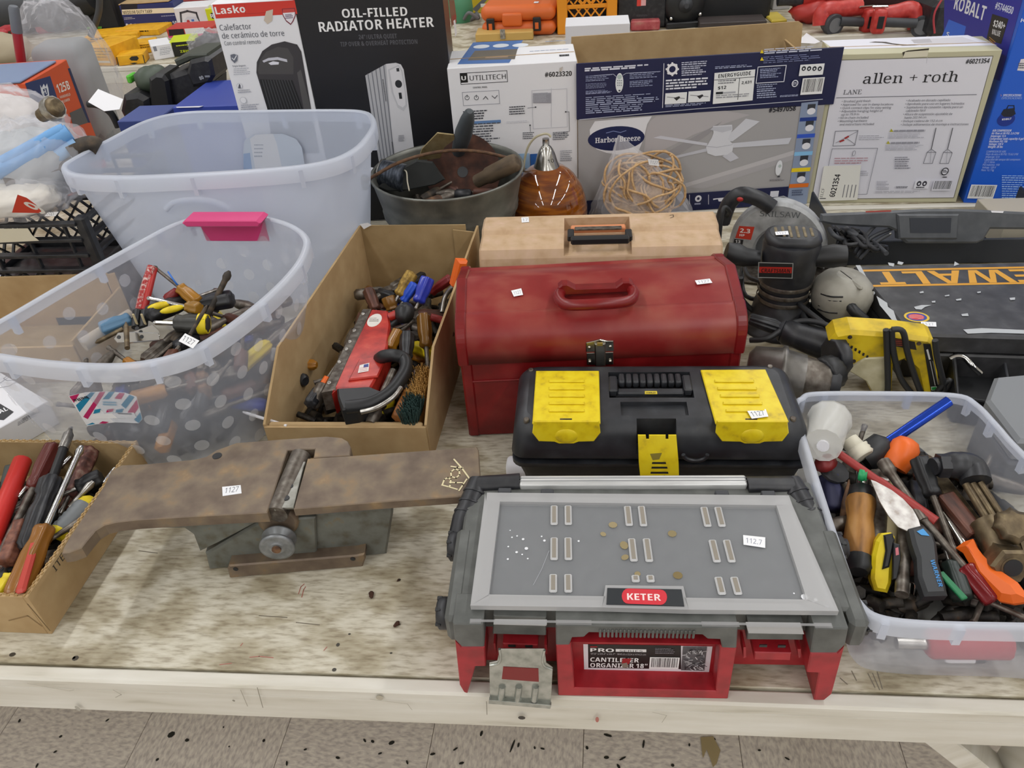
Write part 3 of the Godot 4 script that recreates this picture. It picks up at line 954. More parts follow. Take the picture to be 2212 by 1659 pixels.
	for q in [[1804, 283, 1853, 281], [1853, 281, 1846, 313], [1846, 313, 1799, 315], [1799, 315, 1804, 283]]: p.line("6a6a74", q, 1.1)
	p.line("8a8a92", [1805, 308, 1820, 300, 1835, 292, 1852, 283], 1.0)
	p.line("8a8a92", [1828, 298, 1840, 306, 1847, 312], 1.0)
	p.poly("a83a38", [1812, 304, 1822, 300, 1824, 303, 1814, 307]); p.poly("a83a38", [1823, 297, 1832, 292, 1834, 295, 1825, 300])
	p.bars("b4b4be", 1855, 292, 1910, 304, 3, 0.35)
	for q in [[1921, 284, 2004, 300], [1914, 310, 2000, 326]]:
		p.poly("b8b23a", [q[0], q[1], q[0] + 4, q[1] - 7, q[0] + 8, q[1]])
		p.bars("9c9ca6", q[0] + 10, q[1] - 4, q[2], q[1] + 2, 1, 0.7)
		p.bars("c0c0ca", q[0] - 2, q[1] + 3, q[2], q[3], 4, 0.3)
	for q in [[2021, 276, 2011, 321, 2002, 328, 2021, 328, 1992, 352, 2009, 352], [2057, 276, 2046, 321, 2037, 328, 2056, 329, 2027, 352, 2043, 352]]:
		p.line("55555e", [q[0], q[1], q[2], q[3]], 1.8)
		p.line("6a6a74", [q[4], q[5], q[2], q[3], q[6], q[7], q[6] - 8, q[9], q[4] - 8, q[9], q[4], q[5], q[6], q[7]], 1.1)
		p.line("9c9ca6", [q[2], q[3], q[4] + 6, q[9]], 0.9)
	for q in [[1797, 320, 1895, 319], [1895, 319, 1872, 418], [1872, 418, 1775, 420], [1775, 420, 1797, 320]]: p.line("8a8a94", q, 1.1)
	p.ell("8a8a94", 1844, 330, 3, 6); p.ell("e2e1ea", 1844, 330, 2, 5)
	p.bars("c09aa4", 1802, 340, 1882, 356, 3, 0.35)
	p.bars("a8a8b2", 1858, 368, 1876, 380, 3, 0.4)
	p.bars("8a8a94", 1932, 338, 1971, 366, 6, 0.35)
	p.bars("b4b4be", 1893, 390, 1920, 410, 6, 0.35); p.bars("b4b4be", 1890, 411, 2000, 417, 2, 0.4)
	p.bars("8a8a94", 1935, 401, 1960, 406, 2, 0.6)
	p.ell("33333a", 2040, 369, 8, 8); p.ell("e2e1ea", 2040, 369, 6, 6); p.bars("33333a", 2035, 366, 2046, 372, 2, 0.6); p.bars("33333a", 2035, 380, 2046, 383, 1, 0.8)
	p.rect("e9e9f0", 1977, 388, 2004, 406)
	for q in [1984, 1996]: p.ell("44444c", q, 395, 5, 5.5); p.ell("e9e9f0", q, 395.5, 2, 2.2)
	p.bars("33333a", 1978, 402, 2002, 405, 1, 0.8)
	p.barcode(2017, 388, 2052, 410, "e2e1ea")
	p.poly("e9e8e0", [1779, 357, 1859, 355, 1851, 430, 1766, 433])
	p.text("6021354", "1c1c20", 1802, 424, 1815, 375, 12, "sb")
	p.text("ELCF", "3c3c42", 1776, 424, 1781, 405, 6, "s")
	p.line("3c3c42", [1771, 427, 1782, 427], 2.0)
	for i in 4: p.line("77777f", [1819 + i * 8, 424, 1824 + i * 8, 398], 1.6)
	p.done()
	p = Pr.new(self, face(T, Vector3(0, h, 0), Vector3.RIGHT, Vector3(0, 0, -1)))
	p.poly("e3e3ec", [1802, 107, 1775, 88, 2090, 76, 2154, 98])
	p.poly("d2d0d4", [1966, 87, 2078, 80, 2120, 93, 1990, 99])
	p.poly("b9b6ba", [1968, 86, 2008, 84, 2014, 92, 1975, 94])
	p.poly("33291e", [1877, 92, 1890, 90, 1914, 91, 1928, 94, 1945, 96, 1985, 98, 1950, 99, 1925, 96, 1905, 93])
	p.done()
	# blue compressor box
	a = P(2081, 438); b = P(2212, 441)
	b = a + (b - a).normalized() * 0.42
	T = frame(a, b)
	carton("compressor_box", "tall bright blue box with white lettering and a small air compressor printed on it", a, b, 0.5, 0.36, plain("1f5fd0", 0.4))
	p = Pr.new(self, face(T, Vector3(0, 0, -0.36), Vector3(0, 0, 1)))
	p.poly("23299a", [2040, 0, 2209, 0, 2160, 175, 2120, 160, 2038, 150])
	p.poly("2b6ae0", [2050, 42, 2087, 57, 2080, 90, 2030, 90])
	p.text("KOBALT", "f0f2f8", 2060, 19, 2125, 45, 22, "sb")
	p.text("#5744650", "e0e6f6", 2149, 19, 2187, 31, 12, "sb")
	p.poly("17171c", [2144, 30, 2179, 41, 2163, 95, 2131, 86])
	p.text("$240+", "f0f0f0", 2145, 57, 2170, 64, 12, "sb")
	p.text("VALUE", "f0f0f0", 2142, 73, 2160, 79, 9, "sb")
	p.bars("c08a3a", 2138, 79, 2155, 90, 2, 0.5)
	p.text("S", "f0f2f8", 2044, 78, 2050, 80, 8, "sb")
	p.done()
	p = Pr.new(self, face(T, Vector3.ZERO))
	p.text("Ki", "e8ecf8", 2204, 48, 2218, 48, 8, "s")
	p.poly("e6e0e4", [2205, 128, 2230, 124, 2230, 155, 2197, 152])
	p.bars("5a5c68", 2200, 136, 2225, 150, 3, 0.5)
	p.poly("e8a03a", [2160, 203, 2163, 206, 2160, 209, 2164, 206])
	p.text("SPECIFICATIONS:", "dfe8fa", 2166, 208, 2206, 208, 4.6, "sb")
	p.text("ESPECIFICACIONES:", "a8c4f2", 2163, 214, 2207, 214, 4.2, "s")
	p.ell("14308e", 2173, 258, 19, 14); p.poly("1c2030", [2162, 246, 2168, 236, 2190, 233, 2194, 246, 2184, 252, 2168, 252])
	p.line("1c2030", [2174, 236, 2178, 228, 2190, 228, 2191, 236], 2)
	p.text("KOBALT", "f0f4fa", 2164, 260, 2184, 258, 4, "sb")
	p.text("AIR COMPRESSOR", "e8f0fc", 2143, 284, 2184, 284, 4.4, "sb")
	y = 290.0
	for q in [["Air flow at 90 PSI: 2.6 CFM", 2141, 2200], ["Amperage: 12 A", 2139, 2172], ["Compressor tank capacity: 6 gal", 2137, 2210], ["Maximum PSI: 150", 2136, 2175], ["Voltage: 120 V", 2135, 2166], ["Weight: 28 lbs", 2133, 2165]]:
		p.text(q[0], "dfe8fa", q[1], y, q[2], y, 4.4, "sb"); y += 5.8
	y = 329.0
	for q in [["COMPRESOR DE AIRE", 2130, 2172], ["Flujo de aire a 90 PSI: 73.62 LPM", 2129, 2198], ["Amperaje: 12 A", 2128, 2158], ["Capacidad del tanque del compresor:", 2126, 2204], ["22.71 litros", 2125, 2148], ["PSI máximo: 150", 2122, 2158], ["Voltaje: 120 V", 2121, 2150], ["Peso: 12.7 kg", 2119, 2146]]:
		p.text(q[0], "b8d0f6", q[1], y, q[2], y, 4.0, "s"); y += 5.7
	p.bars("9cc0f4", 2164, 378, 2225, 435, 12, 0.35)
	p.barcode(2098, 398, 2144, 429)
	p.done()
# ---------------------------------------------------------------- bins, crates and open boxes
func pts(px: Array, h: float) -> Array:
	var o := []
	for i in range(0, px.size(), 2): o.append(P(px[i], px[i + 1], h))
	return o

# A tapered plastic bin: rim = world points, counter-clockwise from above
func tub(called: String, label: String, rim: Array, h: float, bs: float, shift: Vector3, m: Material, rm: Material, lip := 0.024, out := 0.011) -> Dictionary:
	var r := curve(rim, 5, true)
	var c := Vector3.ZERO
	for p in r: c += p / r.size()
	c.y = TT
	var T := Transform3D(Basis(), c + shift)
	thing(called, label, "bin", T)
	var loc := []
	for p in r: loc.append(INV * p)
	var ring := func(t: float, k: float, y: float):
		var o := []
		for p in loc:
			var q := Vector3(p.x + shift.x, 0, p.z + shift.z)
			var base := q * bs
			var top := Vector3(p.x, 0, p.z)
			o.append(base.lerp(top, t) * k + Vector3(0, y, 0))
		return o
	var b := B.new()
	b.loft([ring.call(0.0, 0.9, 0.002), ring.call(0.02, 0.97, 0.006), ring.call(0.05, 1.0, 0.016), ring.call(0.5, 1.0, h * 0.5), ring.call(1.0, 1.0, h)], true, false)
	obj("body", b, m)
	var outw := []
	for i in loc.size():
		var d: Vector3 = loc[(i + 1) % loc.size()] - loc[(i + loc.size() - 1) % loc.size()]
		outw.append(Vector3(-d.z, 0, d.x).normalized())
	var lipr := func(k: float, y: float):
		var o := []
		for i in loc.size(): o.append(Vector3(loc[i].x, y, loc[i].z) + outw[i] * k)
		return o
	b = B.new()
	b.loft([lipr.call(out, h - lip), lipr.call(out, h - 0.004), lipr.call(out * 0.7, h), lipr.call(0.0, h + 0.001), lipr.call(-0.0012, h - 0.003)], false, false)
	obj("rim", b, rm)
	for i in range(0, loc.size(), 6):
		var tab := B.new()
		var d: Vector3 = (loc[(i + 1) % loc.size()] - loc[i]).normalized()
		tab.X = Transform3D(Basis(d, Vector3.UP, d.cross(Vector3.UP)), Vector3(loc[i].x, h - lip * 0.8, loc[i].z) + outw[i] * (out * 0.5))
		tab.box(Vector3.ZERO, Vector3(0.008, lip * 1.2, out), 0.0)
		obj("rim_rib", tab, rm)
	return {"loc": loc, "ring": ring, "h": h, "T": T, "out": outw}

# an upright sheet between two base points; tops = [[fraction, height], ...]
func panel(called: String, m: Material, a: Vector3, b: Vector3, tops: Array, thick := 0.004):
	var k := B.new()
	var x := (b - a).normalized()
	k.X = Transform3D(Basis(x, Vector3.UP, x.cross(Vector3.UP)), a)
	var l := a.distance_to(b)
	var o := PackedVector2Array([Vector2(0, 0)])
	for t in tops: o.append(Vector2(t[0] * l, t[1]))
	o.append(Vector2(tops[-1][0] * l, 0))
	k.ext(o, -thick / 2, thick / 2)
	obj(called, k, m)

func plane3(a: Vector3, b: Vector3, c: Vector3) -> Transform3D:     # x from a to b, y towards c
	var x := (b - a).normalized()
	var z := x.cross(c - a).normalized()
	return Transform3D(Basis(x, z.cross(x), z), a)

func open_boxes_and_bins():
	# ---- large clear bin
	var h := 0.32
	var d := tub("storage_bin", "large empty frosted plastic bin behind the dotted bin", pts([165, 374, 240, 379, 330, 378, 560, 365, 690, 350, 760, 323, 797, 282, 800, 258, 783, 242, 720, 238, 530, 240, 400, 243, 320, 260, 240, 300, 165, 340, 143, 358], h), h, 0.8, Vector3(0.0, 0, -0.015), M.frost_big, M.frost_rim, 0.028)
	var fa := P(240, 379, h)
	var fb := P(690, 350, h)
	var c0: Vector3 = d.T.origin
	var F := plane3(fa, fb, c0 + Vector3((fa.x - c0.x) * 0.8, h, (fa.z - c0.z) * 0.8) + Vector3(0, 0, 0) - Vector3(0, 0, 0))
	var lowf := Vector3(lerpf(c0.x, fa.x, 0.8), TT, lerpf(c0.z, fa.z, 0.8))
	F = plane3(lowf, lowf + (fb - fa), fa)
	var arch := []
	for q in [[361, 450], [378, 436], [410, 430], [440, 430], [470, 436], [490, 446], [501, 460]]: arch.append(INV * (PF(q[0], q[1], F) + F.basis.z * 0.004))
	tubeo("hand_hold", M.frost_rim, arch, 0.006, 8)
	var ba := P(720, 238, h)
	var bb := P(400, 243, h)
	var lowb := Vector3(lerpf(c0.x, ba.x, 0.8), TT, lerpf(c0.z, ba.z, 0.8))
	F = plane3(lowb, lowb + (bb - ba), ba)
	F = Transform3D(Basis(-F.basis.x, F.basis.y, -F.basis.z), F.origin)
	F.origin += F.basis.z * 0.004
	var p := Pr.new(self, F)
	p.poly("b4bdca", [527, 372, 525, 330, 528, 304, 548, 290, 612, 289, 640, 300, 652, 318, 660, 366])
	p.poly("c4c7ce", [552, 368, 540, 300, 552, 291, 590, 289, 598, 310, 610, 366])
	p.poly("8fa2c0", [526, 368, 526, 332, 540, 330, 545, 367])
	p.bars("9aa0ac", 549, 312, 572, 345, 4, 0.25)
	p.done("label")
	# ---- dotted bin full of hand tools
	h = 0.25
	d = tub("storage_bin", "clear polka dot plastic bin with pink latch, heaped with hand tools", pts([-75, 750, 0, 764, 120, 780, 260, 785, 370, 767, 450, 731, 560, 650, 630, 580, 655, 532, 648, 505, 615, 484, 560, 470, 480, 466, 420, 472, 370, 488, 300, 525, 150, 608, 0, 695, -70, 728], h), h, 0.84, Vector3(0.0, 0, -0.005), M.frost, M.frost_rim, 0.024)
	var loc: Array = d.loc
	ring1 = loc
	bin1 = d.T.origin
	var dots := B.new()
	dots.sm(false)
	var acc := 0.0
	var col := 0
	for i in loc.size():
		var a: Vector3 = loc[i]
		var b: Vector3 = loc[(i + 1) % loc.size()]
		acc += a.distance_to(b)
		if acc < 0.043: continue
		acc = 0.0
		col += 1
		for k in 5:
			var t := 0.1 + 0.18 * k + (0.09 if col % 2 else 0.0)
			if t > 0.88: continue
			var lo: Vector3 = Vector3(a.x, 0, a.z) * 0.84
			var top: Vector3 = Vector3(a.x, h, a.z)
			var c := lo.lerp(top, t)
			var u := (b - a).normalized()
			var w := (top - lo).normalized()
			var n: Vector3 = u.cross(w)
			c += n * 0.0012
			var scr: Vector3 = cam_b.inverse() * (bin1 + c - cam_o)
			var sx := 1106.0 + FPX * scr.x / -scr.z
			var sy := 829.5 - FPX * scr.y / -scr.z
			if sx > 125 and sx < 325 and sy > 830 and sy < 940: continue     # the sticker sits there
			var r := []
			for j in 14: r.append(c + (u * cos(TAU * j / 14) + w * sin(TAU * j / 14)) * 0.011)
			dots.cap(r)
	obj("polka_dot_print", dots, M.dot)
	var latch := B.new()
	var la := L(418, 478, h + 0.004)
	var lb := L(556, 478, h + 0.004)
	var lx := (lb - la).normalized()
	latch.X = Transform3D(Basis(lx, Vector3.UP, lx.cross(Vector3.UP)), (la + lb) / 2)
	latch.ext(v2([-0.068, -0.004, 0.068, -0.004, 0.075, 0.004, 0.068, 0.009, -0.068, 0.009, -0.075, 0.003]), -0.022, 0.016, 0.002)
	latch.ext(v2([-0.062, -0.05, 0.062, -0.05, 0.066, 0.0, -0.066, 0.0]), -0.024, -0.021, 0.001)
	obj("latch", latch, plain("d8437e", 0.4))
	c0 = d.T.origin
	fa = P(60, 772, h); fb = P(330, 778, h)
	lowf = Vector3(lerpf(c0.x, fa.x, 0.84), TT, lerpf(c0.z, fa.z, 0.84))
	F = plane3(lowf, lowf + (fb - fa), fa)
	F.origin += F.basis.z * 0.006
	p = Pr.new(self, F)
	var lab := [148, 855, 185, 847, 230, 845, 270, 848, 295, 856, 308, 905, 300, 914, 250, 912, 210, 916, 188, 920]
	p.poly("eef0f2", lab)
	for q in [["c02a66", [150, 856, 172, 850, 160, 870]], ["1c8ab0", [164, 875, 196, 847, 206, 847, 172, 890]], ["c02a66", [180, 900, 206, 862, 216, 846, 228, 846, 190, 905]], ["1c8ab0", [222, 862, 236, 846, 248, 846, 236, 862]], ["c02a66", [248, 860, 258, 848, 270, 849, 262, 862]], ["1c8ab0", [262, 874, 280, 852, 291, 857, 272, 882]], ["c02a66", [276, 890, 296, 862, 300, 880, 288, 897]], ["1c8ab0", [290, 906, 303, 890, 307, 904, 300, 913]], ["1c8ab0", [186, 918, 200, 912, 206, 915]], ["c02a66", [214, 914, 222, 909, 236, 911, 228, 914]], ["1c8ab0", [205, 884, 218, 882, 216, 890, 202, 893]], ["c02a66", [232, 884, 246, 882, 244, 888, 230, 890]], ["1c8ab0", [252, 884, 268, 882, 264, 890, 250, 890]]]:
		p.poly(q[0], q[1])
	p.poly("f2f3f4", [200, 893, 290, 890, 296, 901, 196, 904])
	p.text("bella", "2a2c34", 187, 854, 158, 862, 5, "sb")
	p.bars("7ab4d0", 222, 866, 258, 876, 2, 0.6)
	p.rect("3a3c44", 255, 891, 286, 894)
	p.done("sticker")
	tag_on(Transform3D(Basis(Vector3.RIGHT, Vector3(0, 0.6, -0.8), Vector3(0, 0.8, 0.6)), P(410, 738, h + 0.008)), [400, 720, 431, 736, 417, 753, 386, 737], "1127", "55585f")
	# ---- clear bin with tools and a torch
	h = 0.13
	var rim := pts([1862, 1300, 1900, 1328, 2000, 1341, 2212, 1346], h)
	rim += [Vector3(0.56, TT + h, -0.512), Vector3(0.6, TT + h, -0.56)]
	rim += pts([2212, 985, 2150, 918, 2105, 872, 2060, 854, 1900, 850, 1765, 851, 1738, 860, 1724, 882, 1755, 990, 1800, 1130, 1845, 1262], h)
	d = tub("storage_bin", "small clear plastic bin holding a cutting torch, putty knife and tape measure", rim, h, 0.95, Vector3(0.01, 0, -0.004), M.frost, M.frost_rim, 0.02, 0.008)
	# ---- carton of tools with a cut down front
	var a: Vector3
	var b: Vector3
	var T := Transform3D(Basis(), Vector3(-0.497, TT, -0.885))
	thing("cardboard_box", "brown cardboard box with a cut down front, holding hand tools and a red staple hammer", "box", T)
	var q0 := INV * Vector3(-0.497, TT, -0.885)
	var q1 := INV * Vector3(-0.242, TT, -0.885)
	var q2 := INV * Vector3(-0.214, TT, -1.417)
	var q3 := INV * Vector3(-0.459, TT, -1.429)
	var hb := 0.15
	var fh := 0.07
	panel("side_panel", M.card, q0, q3, [[0, fh + 0.004], [0.19, hb], [1, hb]])
	panel("side_panel", M.card, q2, q1, [[0, hb], [0.81, hb], [1, fh + 0.004]])
	panel("front_panel", M.card, q0, q1, [[0, fh], [1, fh]], 0.005)
	panel("back_panel", M.card_in, q3, q2, [[0, hb], [0.9, hb + 0.002]])
	panel("corner_flap", M.card_in, q2 + Vector3(-0.05, 0, 0.004), q2 + Vector3(0, 0, 0.006), [[0, hb - 0.006], [1, hb - 0.012]])
	bxo("front_fold", M.card, (q0 + q1) / 2 + Vector3(0, fh - 0.003, -0.006), Vector3(0.245, 0.012, 0.01), 0.0045, null, 3)
	var bot := B.new()
	bot.exty(PackedVector2Array([Vector2(q0.x, q0.z), Vector2(q1.x, q1.z), Vector2(q2.x, q2.z), Vector2(q3.x, q3.z)]), 0.001, 0.005)
	obj("bottom_panel", bot, M.card_in)
	tag_on(plane3(Vector3(-0.459, TT, -1.42), Vector3(-0.214, TT, -1.408), Vector3(-0.459, TT + hb, -1.42)), [777, 484, 795, 481, 803, 486, 786, 495], "", "70747c")
	var w := 0.0
	var p2 := 0
	var dep := 0.0
	# ---- shallow carton tray of screwdrivers
	var fr := P(104, 1376)
	var th := HG(fr, 58, 1290)
	var bk := P(297, 952, th)
	var r0 := P(58, 1290, th)
	var dir := (bk - r0); dir.y = 0
	var ln := dir.length()
	var xx := dir.normalized().cross(Vector3.UP)
	T = Transform3D(Basis(xx, Vector3.UP, xx.cross(Vector3.UP)), Vector3(r0.x, TT, r0.z) - xx * 0.36)
	thing("cardboard_tray", "low brown cardboard tray filled with screwdrivers beside the rusty jointer", "tray", T)
	w = 0.36
	bxo("side_panel", M.card, Vector3(w - 0.003, th / 2, -ln / 2), Vector3(0.006, th, ln), 0.0008)
	bxo("side_panel", M.card, Vector3(0.003, th / 2, -ln / 2), Vector3(0.006, th, ln), 0.0008)
	bxo("front_panel", M.card, Vector3(w / 2, th / 2, -0.003), Vector3(w - 0.012, th, 0.006), 0.0008)
	bxo("back_panel", M.card_in, Vector3(w / 2, th / 2, -ln + 0.003), Vector3(w - 0.012, th, 0.006), 0.0008)
	bxo("bottom_panel", M.card_in, Vector3(w / 2, 0.002, -ln / 2), Vector3(w - 0.012, 0.004, ln - 0.012), 0.0008)
	var cg := B.new()
	for i in 60: cg.box(Vector3(w - 0.003 + (0.0013 if i % 2 else -0.0013), th + 0.0004, -ln * (i + 0.5) / 60), Vector3(0.002, 0.0014, ln / 70), 0.0)
	for i in 60: cg.box(Vector3(0.02 + (w - 0.03) * i / 60, th + 0.0004, -0.003 + (0.0013 if i % 2 else -0.0013)), Vector3(w / 75, 0.0014, 0.002), 0.0)
	for i in 60: cg.box(Vector3(0.02 + (w - 0.03) * i / 60, th + 0.0004, -ln + 0.003 + (0.0013 if i % 2 else -0.0013)), Vector3(w / 75, 0.0014, 0.002), 0.0)
	obj("corrugated_edge", cg, M.corr)
	p = Pr.new(self, face(T, Vector3(w, 0, 0), Vector3(0, 0, -1)))
	p.text("ITE", "3c3428", 120, 1236, 141, 1204, 12, "s")
	p.done()
	p = Pr.new(self, face(T, Vector3.ZERO))
	p.line("6a5230", [60, 1305, 108, 1362], 2.0)
	p.line("8d7048", [20, 1340, 60, 1330, 90, 1352], 3.0)
	p.done("crease")
	# ---- white printed box behind the tray
	a = P(-50, 952, 0.05); b = P(104, 866, 0.05)
	a.y = TT; b.y = TT
	T = carton("white_box", "flat white box with thin line drawing behind the screwdriver tray", a, b, 0.05, 0.24, M.white, "", false)
	p = Pr.new(self, face(T, Vector3(0, 0.05, 0), Vector3.RIGHT, Vector3(0, 0, -1)))
	p.poly("2a2a2e", [0, 872, 30, 890, 8, 908, -20, 905])
	p.text("AL", "f0f0f2", 0, 894, 18, 886, 9, "sb")
	for q in [[0, 772, 22, 794, 0, 806], [0, 838, 20, 834, 48, 818, 44, 812], [0, 828, 26, 810], [8, 818, 24, 806, 36, 822, 14, 822, 8, 818]]: p.line("77797f", q, 1.4)
	p.done()
	p = Pr.new(self, face(T, Vector3.ZERO))
	p.barcode(45, 905, 88, 890, "d9d9dd")
	p.bars("a0a0a8", 38, 912, 80, 922, 3, 0.4)
	p.done()
	# ---- open carton behind the dotted bin
	a = Vector3(-1.5, TT, -1.08); b = Vector3(-0.93, TT, -1.1)
	T = frame(a, b)
	w = a.distance_to(b)
	thing("cardboard_box", "open brown cardboard box between the black crate and the dotted bin", "box", T)
	var bkz := -0.2
	hb = 0.12
	bxo("back_panel", M.card, Vector3(w / 2, hb / 2, bkz), Vector3(w, hb, 0.005), 0.001)
	bxo("front_panel", M.card, Vector3(w / 2, 0.04, 0), Vector3(w, 0.08, 0.005), 0.001)
	for q in [0.0, w]: bxo("side_panel", M.card, Vector3(q, 0.045, bkz / 2), Vector3(0.005, 0.09, -bkz - 0.006), 0.001)
	bxo("bottom_panel", M.card_in, Vector3(w / 2, 0.002, bkz / 2), Vector3(w - 0.006, 0.004, -bkz - 0.006), 0.001)
	T = Transform3D(Basis(Vector3.UP, 0.3), P(4, 668, 0.005))
	thing("pipe_fitting", "white plastic pipe fitting with a round side hole in the open carton", "pipe fitting", T)
	var k := B.new()
	k.lathe([[0, 0.03], [0.05, 0.031], [0.052, 0.036], [0.066, 0.036], [0.068, 0.03]], 24)
	obj("body", k, M.white)
	k = B.new()
	k.X = Transform3D(Basis(Vector3.RIGHT, PI / 2), Vector3(0.008, 0.03, 0.024))
	k.lathe([[0, 0.016], [0.009, 0.016], [0.01, 0.012], [0.004, 0.0095]], 20, 0, 0, true, true)
	obj("socket", k, M.white)
	k = B.new()
	k.X = Transform3D(Basis(Vector3.RIGHT, PI / 2), Vector3(0.008, 0.03, 0.0335))
	k.lathe([[0, 0.0095], [0.0012, 0.0095]], 16)
	obj("hole", k, M.dkgrey)  # grey disc, the dark of the opening put into its colour
	# ---- black lattice crate
	h = 0.24
	a = P(172, 470, h)
	T = Transform3D(Basis(Vector3.UP, 0.0), Vector3(a.x - 0.42, TT, a.z))
	thing("milk_crate", "black plastic lattice crate holding bagged parts", "crate", T)
	w = 0.42
	dep = 0.36
	var cr: Material = M.black2
	for q in [[0.0, 0], [-dep, 0]]:
		for y in [h - 0.012, h - 0.045, h - 0.078, h - 0.11, 0.012]: bxo("crate_rail", cr, Vector3(w / 2, y, q[0]), Vector3(w - 0.02, 0.007 if y > 0.1 else 0.02, 0.016), 0.001)
		for i in 5: bxo("crate_rib", cr, Vector3(w * (i + 0.5) / 5, h - 0.06, q[0] - 0.004), Vector3(0.005, 0.1, 0.008), 0.0008)
		var lt := B.new()
		for i in 10:
			for s in [-1, 1]:
				lt.X = Transform3D(Basis(Vector3(0, 0, 1), s * 0.75), Vector3(0.02 + (w - 0.04) * (i + 0.5) / 10, (h - 0.11) / 2, q[0] + s * 0.001))
				lt.box(Vector3.ZERO, Vector3(0.004, (h - 0.11) * 1.3, 0.006), 0.0)
		obj("lattice", lt, cr)
	for x in [0.004, w - 0.004]:
		for y in [h - 0.012, h - 0.045, h - 0.078, h - 0.11, 0.012]: bxo("crate_rail", cr, Vector3(x, y, -dep / 2), Vector3(0.016, 0.007 if y > 0.1 else 0.02, dep - 0.02), 0.001)
		var lt := B.new()
		for i in 8:
			for s in [-1, 1]:
				lt.X = Transform3D(Basis(Vector3(1, 0, 0), s * 0.75), Vector3(x + s * 0.001, (h - 0.11) / 2, -0.02 - (dep - 0.04) * (i + 0.5) / 8))
				lt.box(Vector3.ZERO, Vector3(0.006, (h - 0.11) * 1.3, 0.004), 0.0)
		obj("lattice", lt, cr)
		for z in [-0.008, -dep + 0.008]:
			bxo("corner_post", cr, Vector3(x, h / 2, z), Vector3(0.022, h, 0.022), 0.004)
	bxo("crate_bottom", cr, Vector3(w / 2, 0.006, -dep / 2), Vector3(w - 0.03, 0.008, dep - 0.03), 0.001)
	p = Pr.new(self, face(T, Vector3(0, 0, 0.009)))
	p.poly("d6cfb8", [0, 494, 60, 493, 70, 508, 85, 520, 0, 524])
	p.tag([104, 458, 127, 457, 120, 467, 96, 467], "1127")
	p.done("sticker")
	# bundles inside the crate, wrapped in clear film
	var g := "plastic bags heaped on the black crate"
	film_bag("clear plastic bag with light blue cloth and metal fittings inside, on the black crate", g, P(100, 350, 0.29) + Vector3(-0.025, 0, 0.02), Vector3(0.125, 0.085, 0.11), plain("a9adb0", 0.6), 3, 0.5)
	film_bag("white plastic bag bulging behind the blue filled bag on the crate", g, P(10, 285, 0.3), Vector3(0.13, 0.09, 0.1), plain("d2ccc8", 0.7), 5, 0.2)
	film_bag("cloudy white bag with a red printed numeral at the crate rim", g, P(30, 430, 0.26), Vector3(0.11, 0.035, 0.07), plain("dcd6c8", 0.7), 8, 0.2)
	p = Pr.new(self, plane3(P(25, 460, 0.262), P(92, 462, 0.262), P(40, 416, 0.32)))
	p.F.origin += p.F.basis.z * 0.03
	p.G = INV * p.F
	p.poly("d8382a", [38, 420, 58, 427, 78, 442, 92, 460, 26, 459])
	p.text("6", "f2efea", 62, 434, 46, 438, 20, "sb")
	p.done("red_label")
	var bt := stick("metal_coupling", "brass and steel pipe coupling lying on the plastic bag", "pipe fitting", P(90, 250, 0.42), P(124, 228, 0.44), [["body", M.brass, [[0, 0.012], [0.4, 0.014], [0.5, 0.018], [0.9, 0.018], [1, 0.012]]], ["nut", M.steel, [[0.55, 0.021], [0.85, 0.021]]]])

func film_bag(label: String, group: String, at: Vector3, s: Vector3, inner: Material, sd: int, bump: float):
	thing("plastic_bag", label, "plastic bag", Transform3D(Basis(), at), group)
	var b := B.new()
	b.blob(Vector3.ZERO, s * 0.84, 26, 16, 0.3, sd)
	obj("contents", b, inner)
	if bump > 0.3:
		var bl := plain("6fa6dc", 0.6)
		for q in [[[-10, 372], [60, 340], [130, 296], [150, 285], 0.016, bl], [[5, 352], [60, 322], [118, 290], [140, 280], 0.013, bl], [[60, 372], [110, 345], [150, 318], [165, 308], 0.014, plain("8fb8e0", 0.6)], [[150, 330], [175, 318], [200, 312], [215, 318], 0.018, M.grime], [[10, 395], [60, 385], [110, 372], [160, 350], 0.012, M.oldsteel]]:
			var pp := []
			for i in 4:
				var d := ray(q[i][0], q[i][1]).normalized()
				var o := at - cam_o
				var t: float = o.dot(d) - 0.075
				pp.append(INV * (cam_o + d * t))
			tubeo("cloth_fold", q[5], pp, q[4], 10)
	b = B.new()
	wrinkled(b, s, sd, 0.2)
	obj("film", b, M.film)

func wrinkled(b: B, s: Vector3, sd: int, amp: float, top := 0.0, u := 48, v := 26):     # a creased bag: facets with sharp folds
	var nz := noise(1.4, 3, FastNoiseLite.TYPE_SIMPLEX_SMOOTH, sd)
	nz.fractal_type = FastNoiseLite.FRACTAL_RIDGED
	var rings := []
	for i in range(0, v + 1):
		var r := []
		var a := PI * i / v - PI / 2
		for j in u:
			var t := TAU * j / u
			var d := Vector3(cos(a) * cos(t), sin(a), -cos(a) * sin(t))
			var k := 1.0 + amp * nz.get_noise_3dv(d * 2.2)
			var y := d.y
			var q := d * k
			if top > 0.0 and y > 0.0:
				q = Vector3(q.x * (1.0 - y * 0.35), q.y * (1 + top * y * y), q.z * (1.0 - y * 0.35))
			r.append(q * s)
		rings.append(r)
	b.loft(rings, false, false)
# ---------------------------------------------------------------- the four tool boxes
func fpoly(F: Transform3D, px: Array) -> PackedVector2Array:      # pixels on a face -> outline in that face
	var o := PackedVector2Array()
	var inv := F.affine_inverse()
	for i in range(0, px.size(), 2):
		var q: Vector3 = inv * PF(px[i], px[i + 1], F)
		o.append(Vector2(q.x, q.y))
	return o

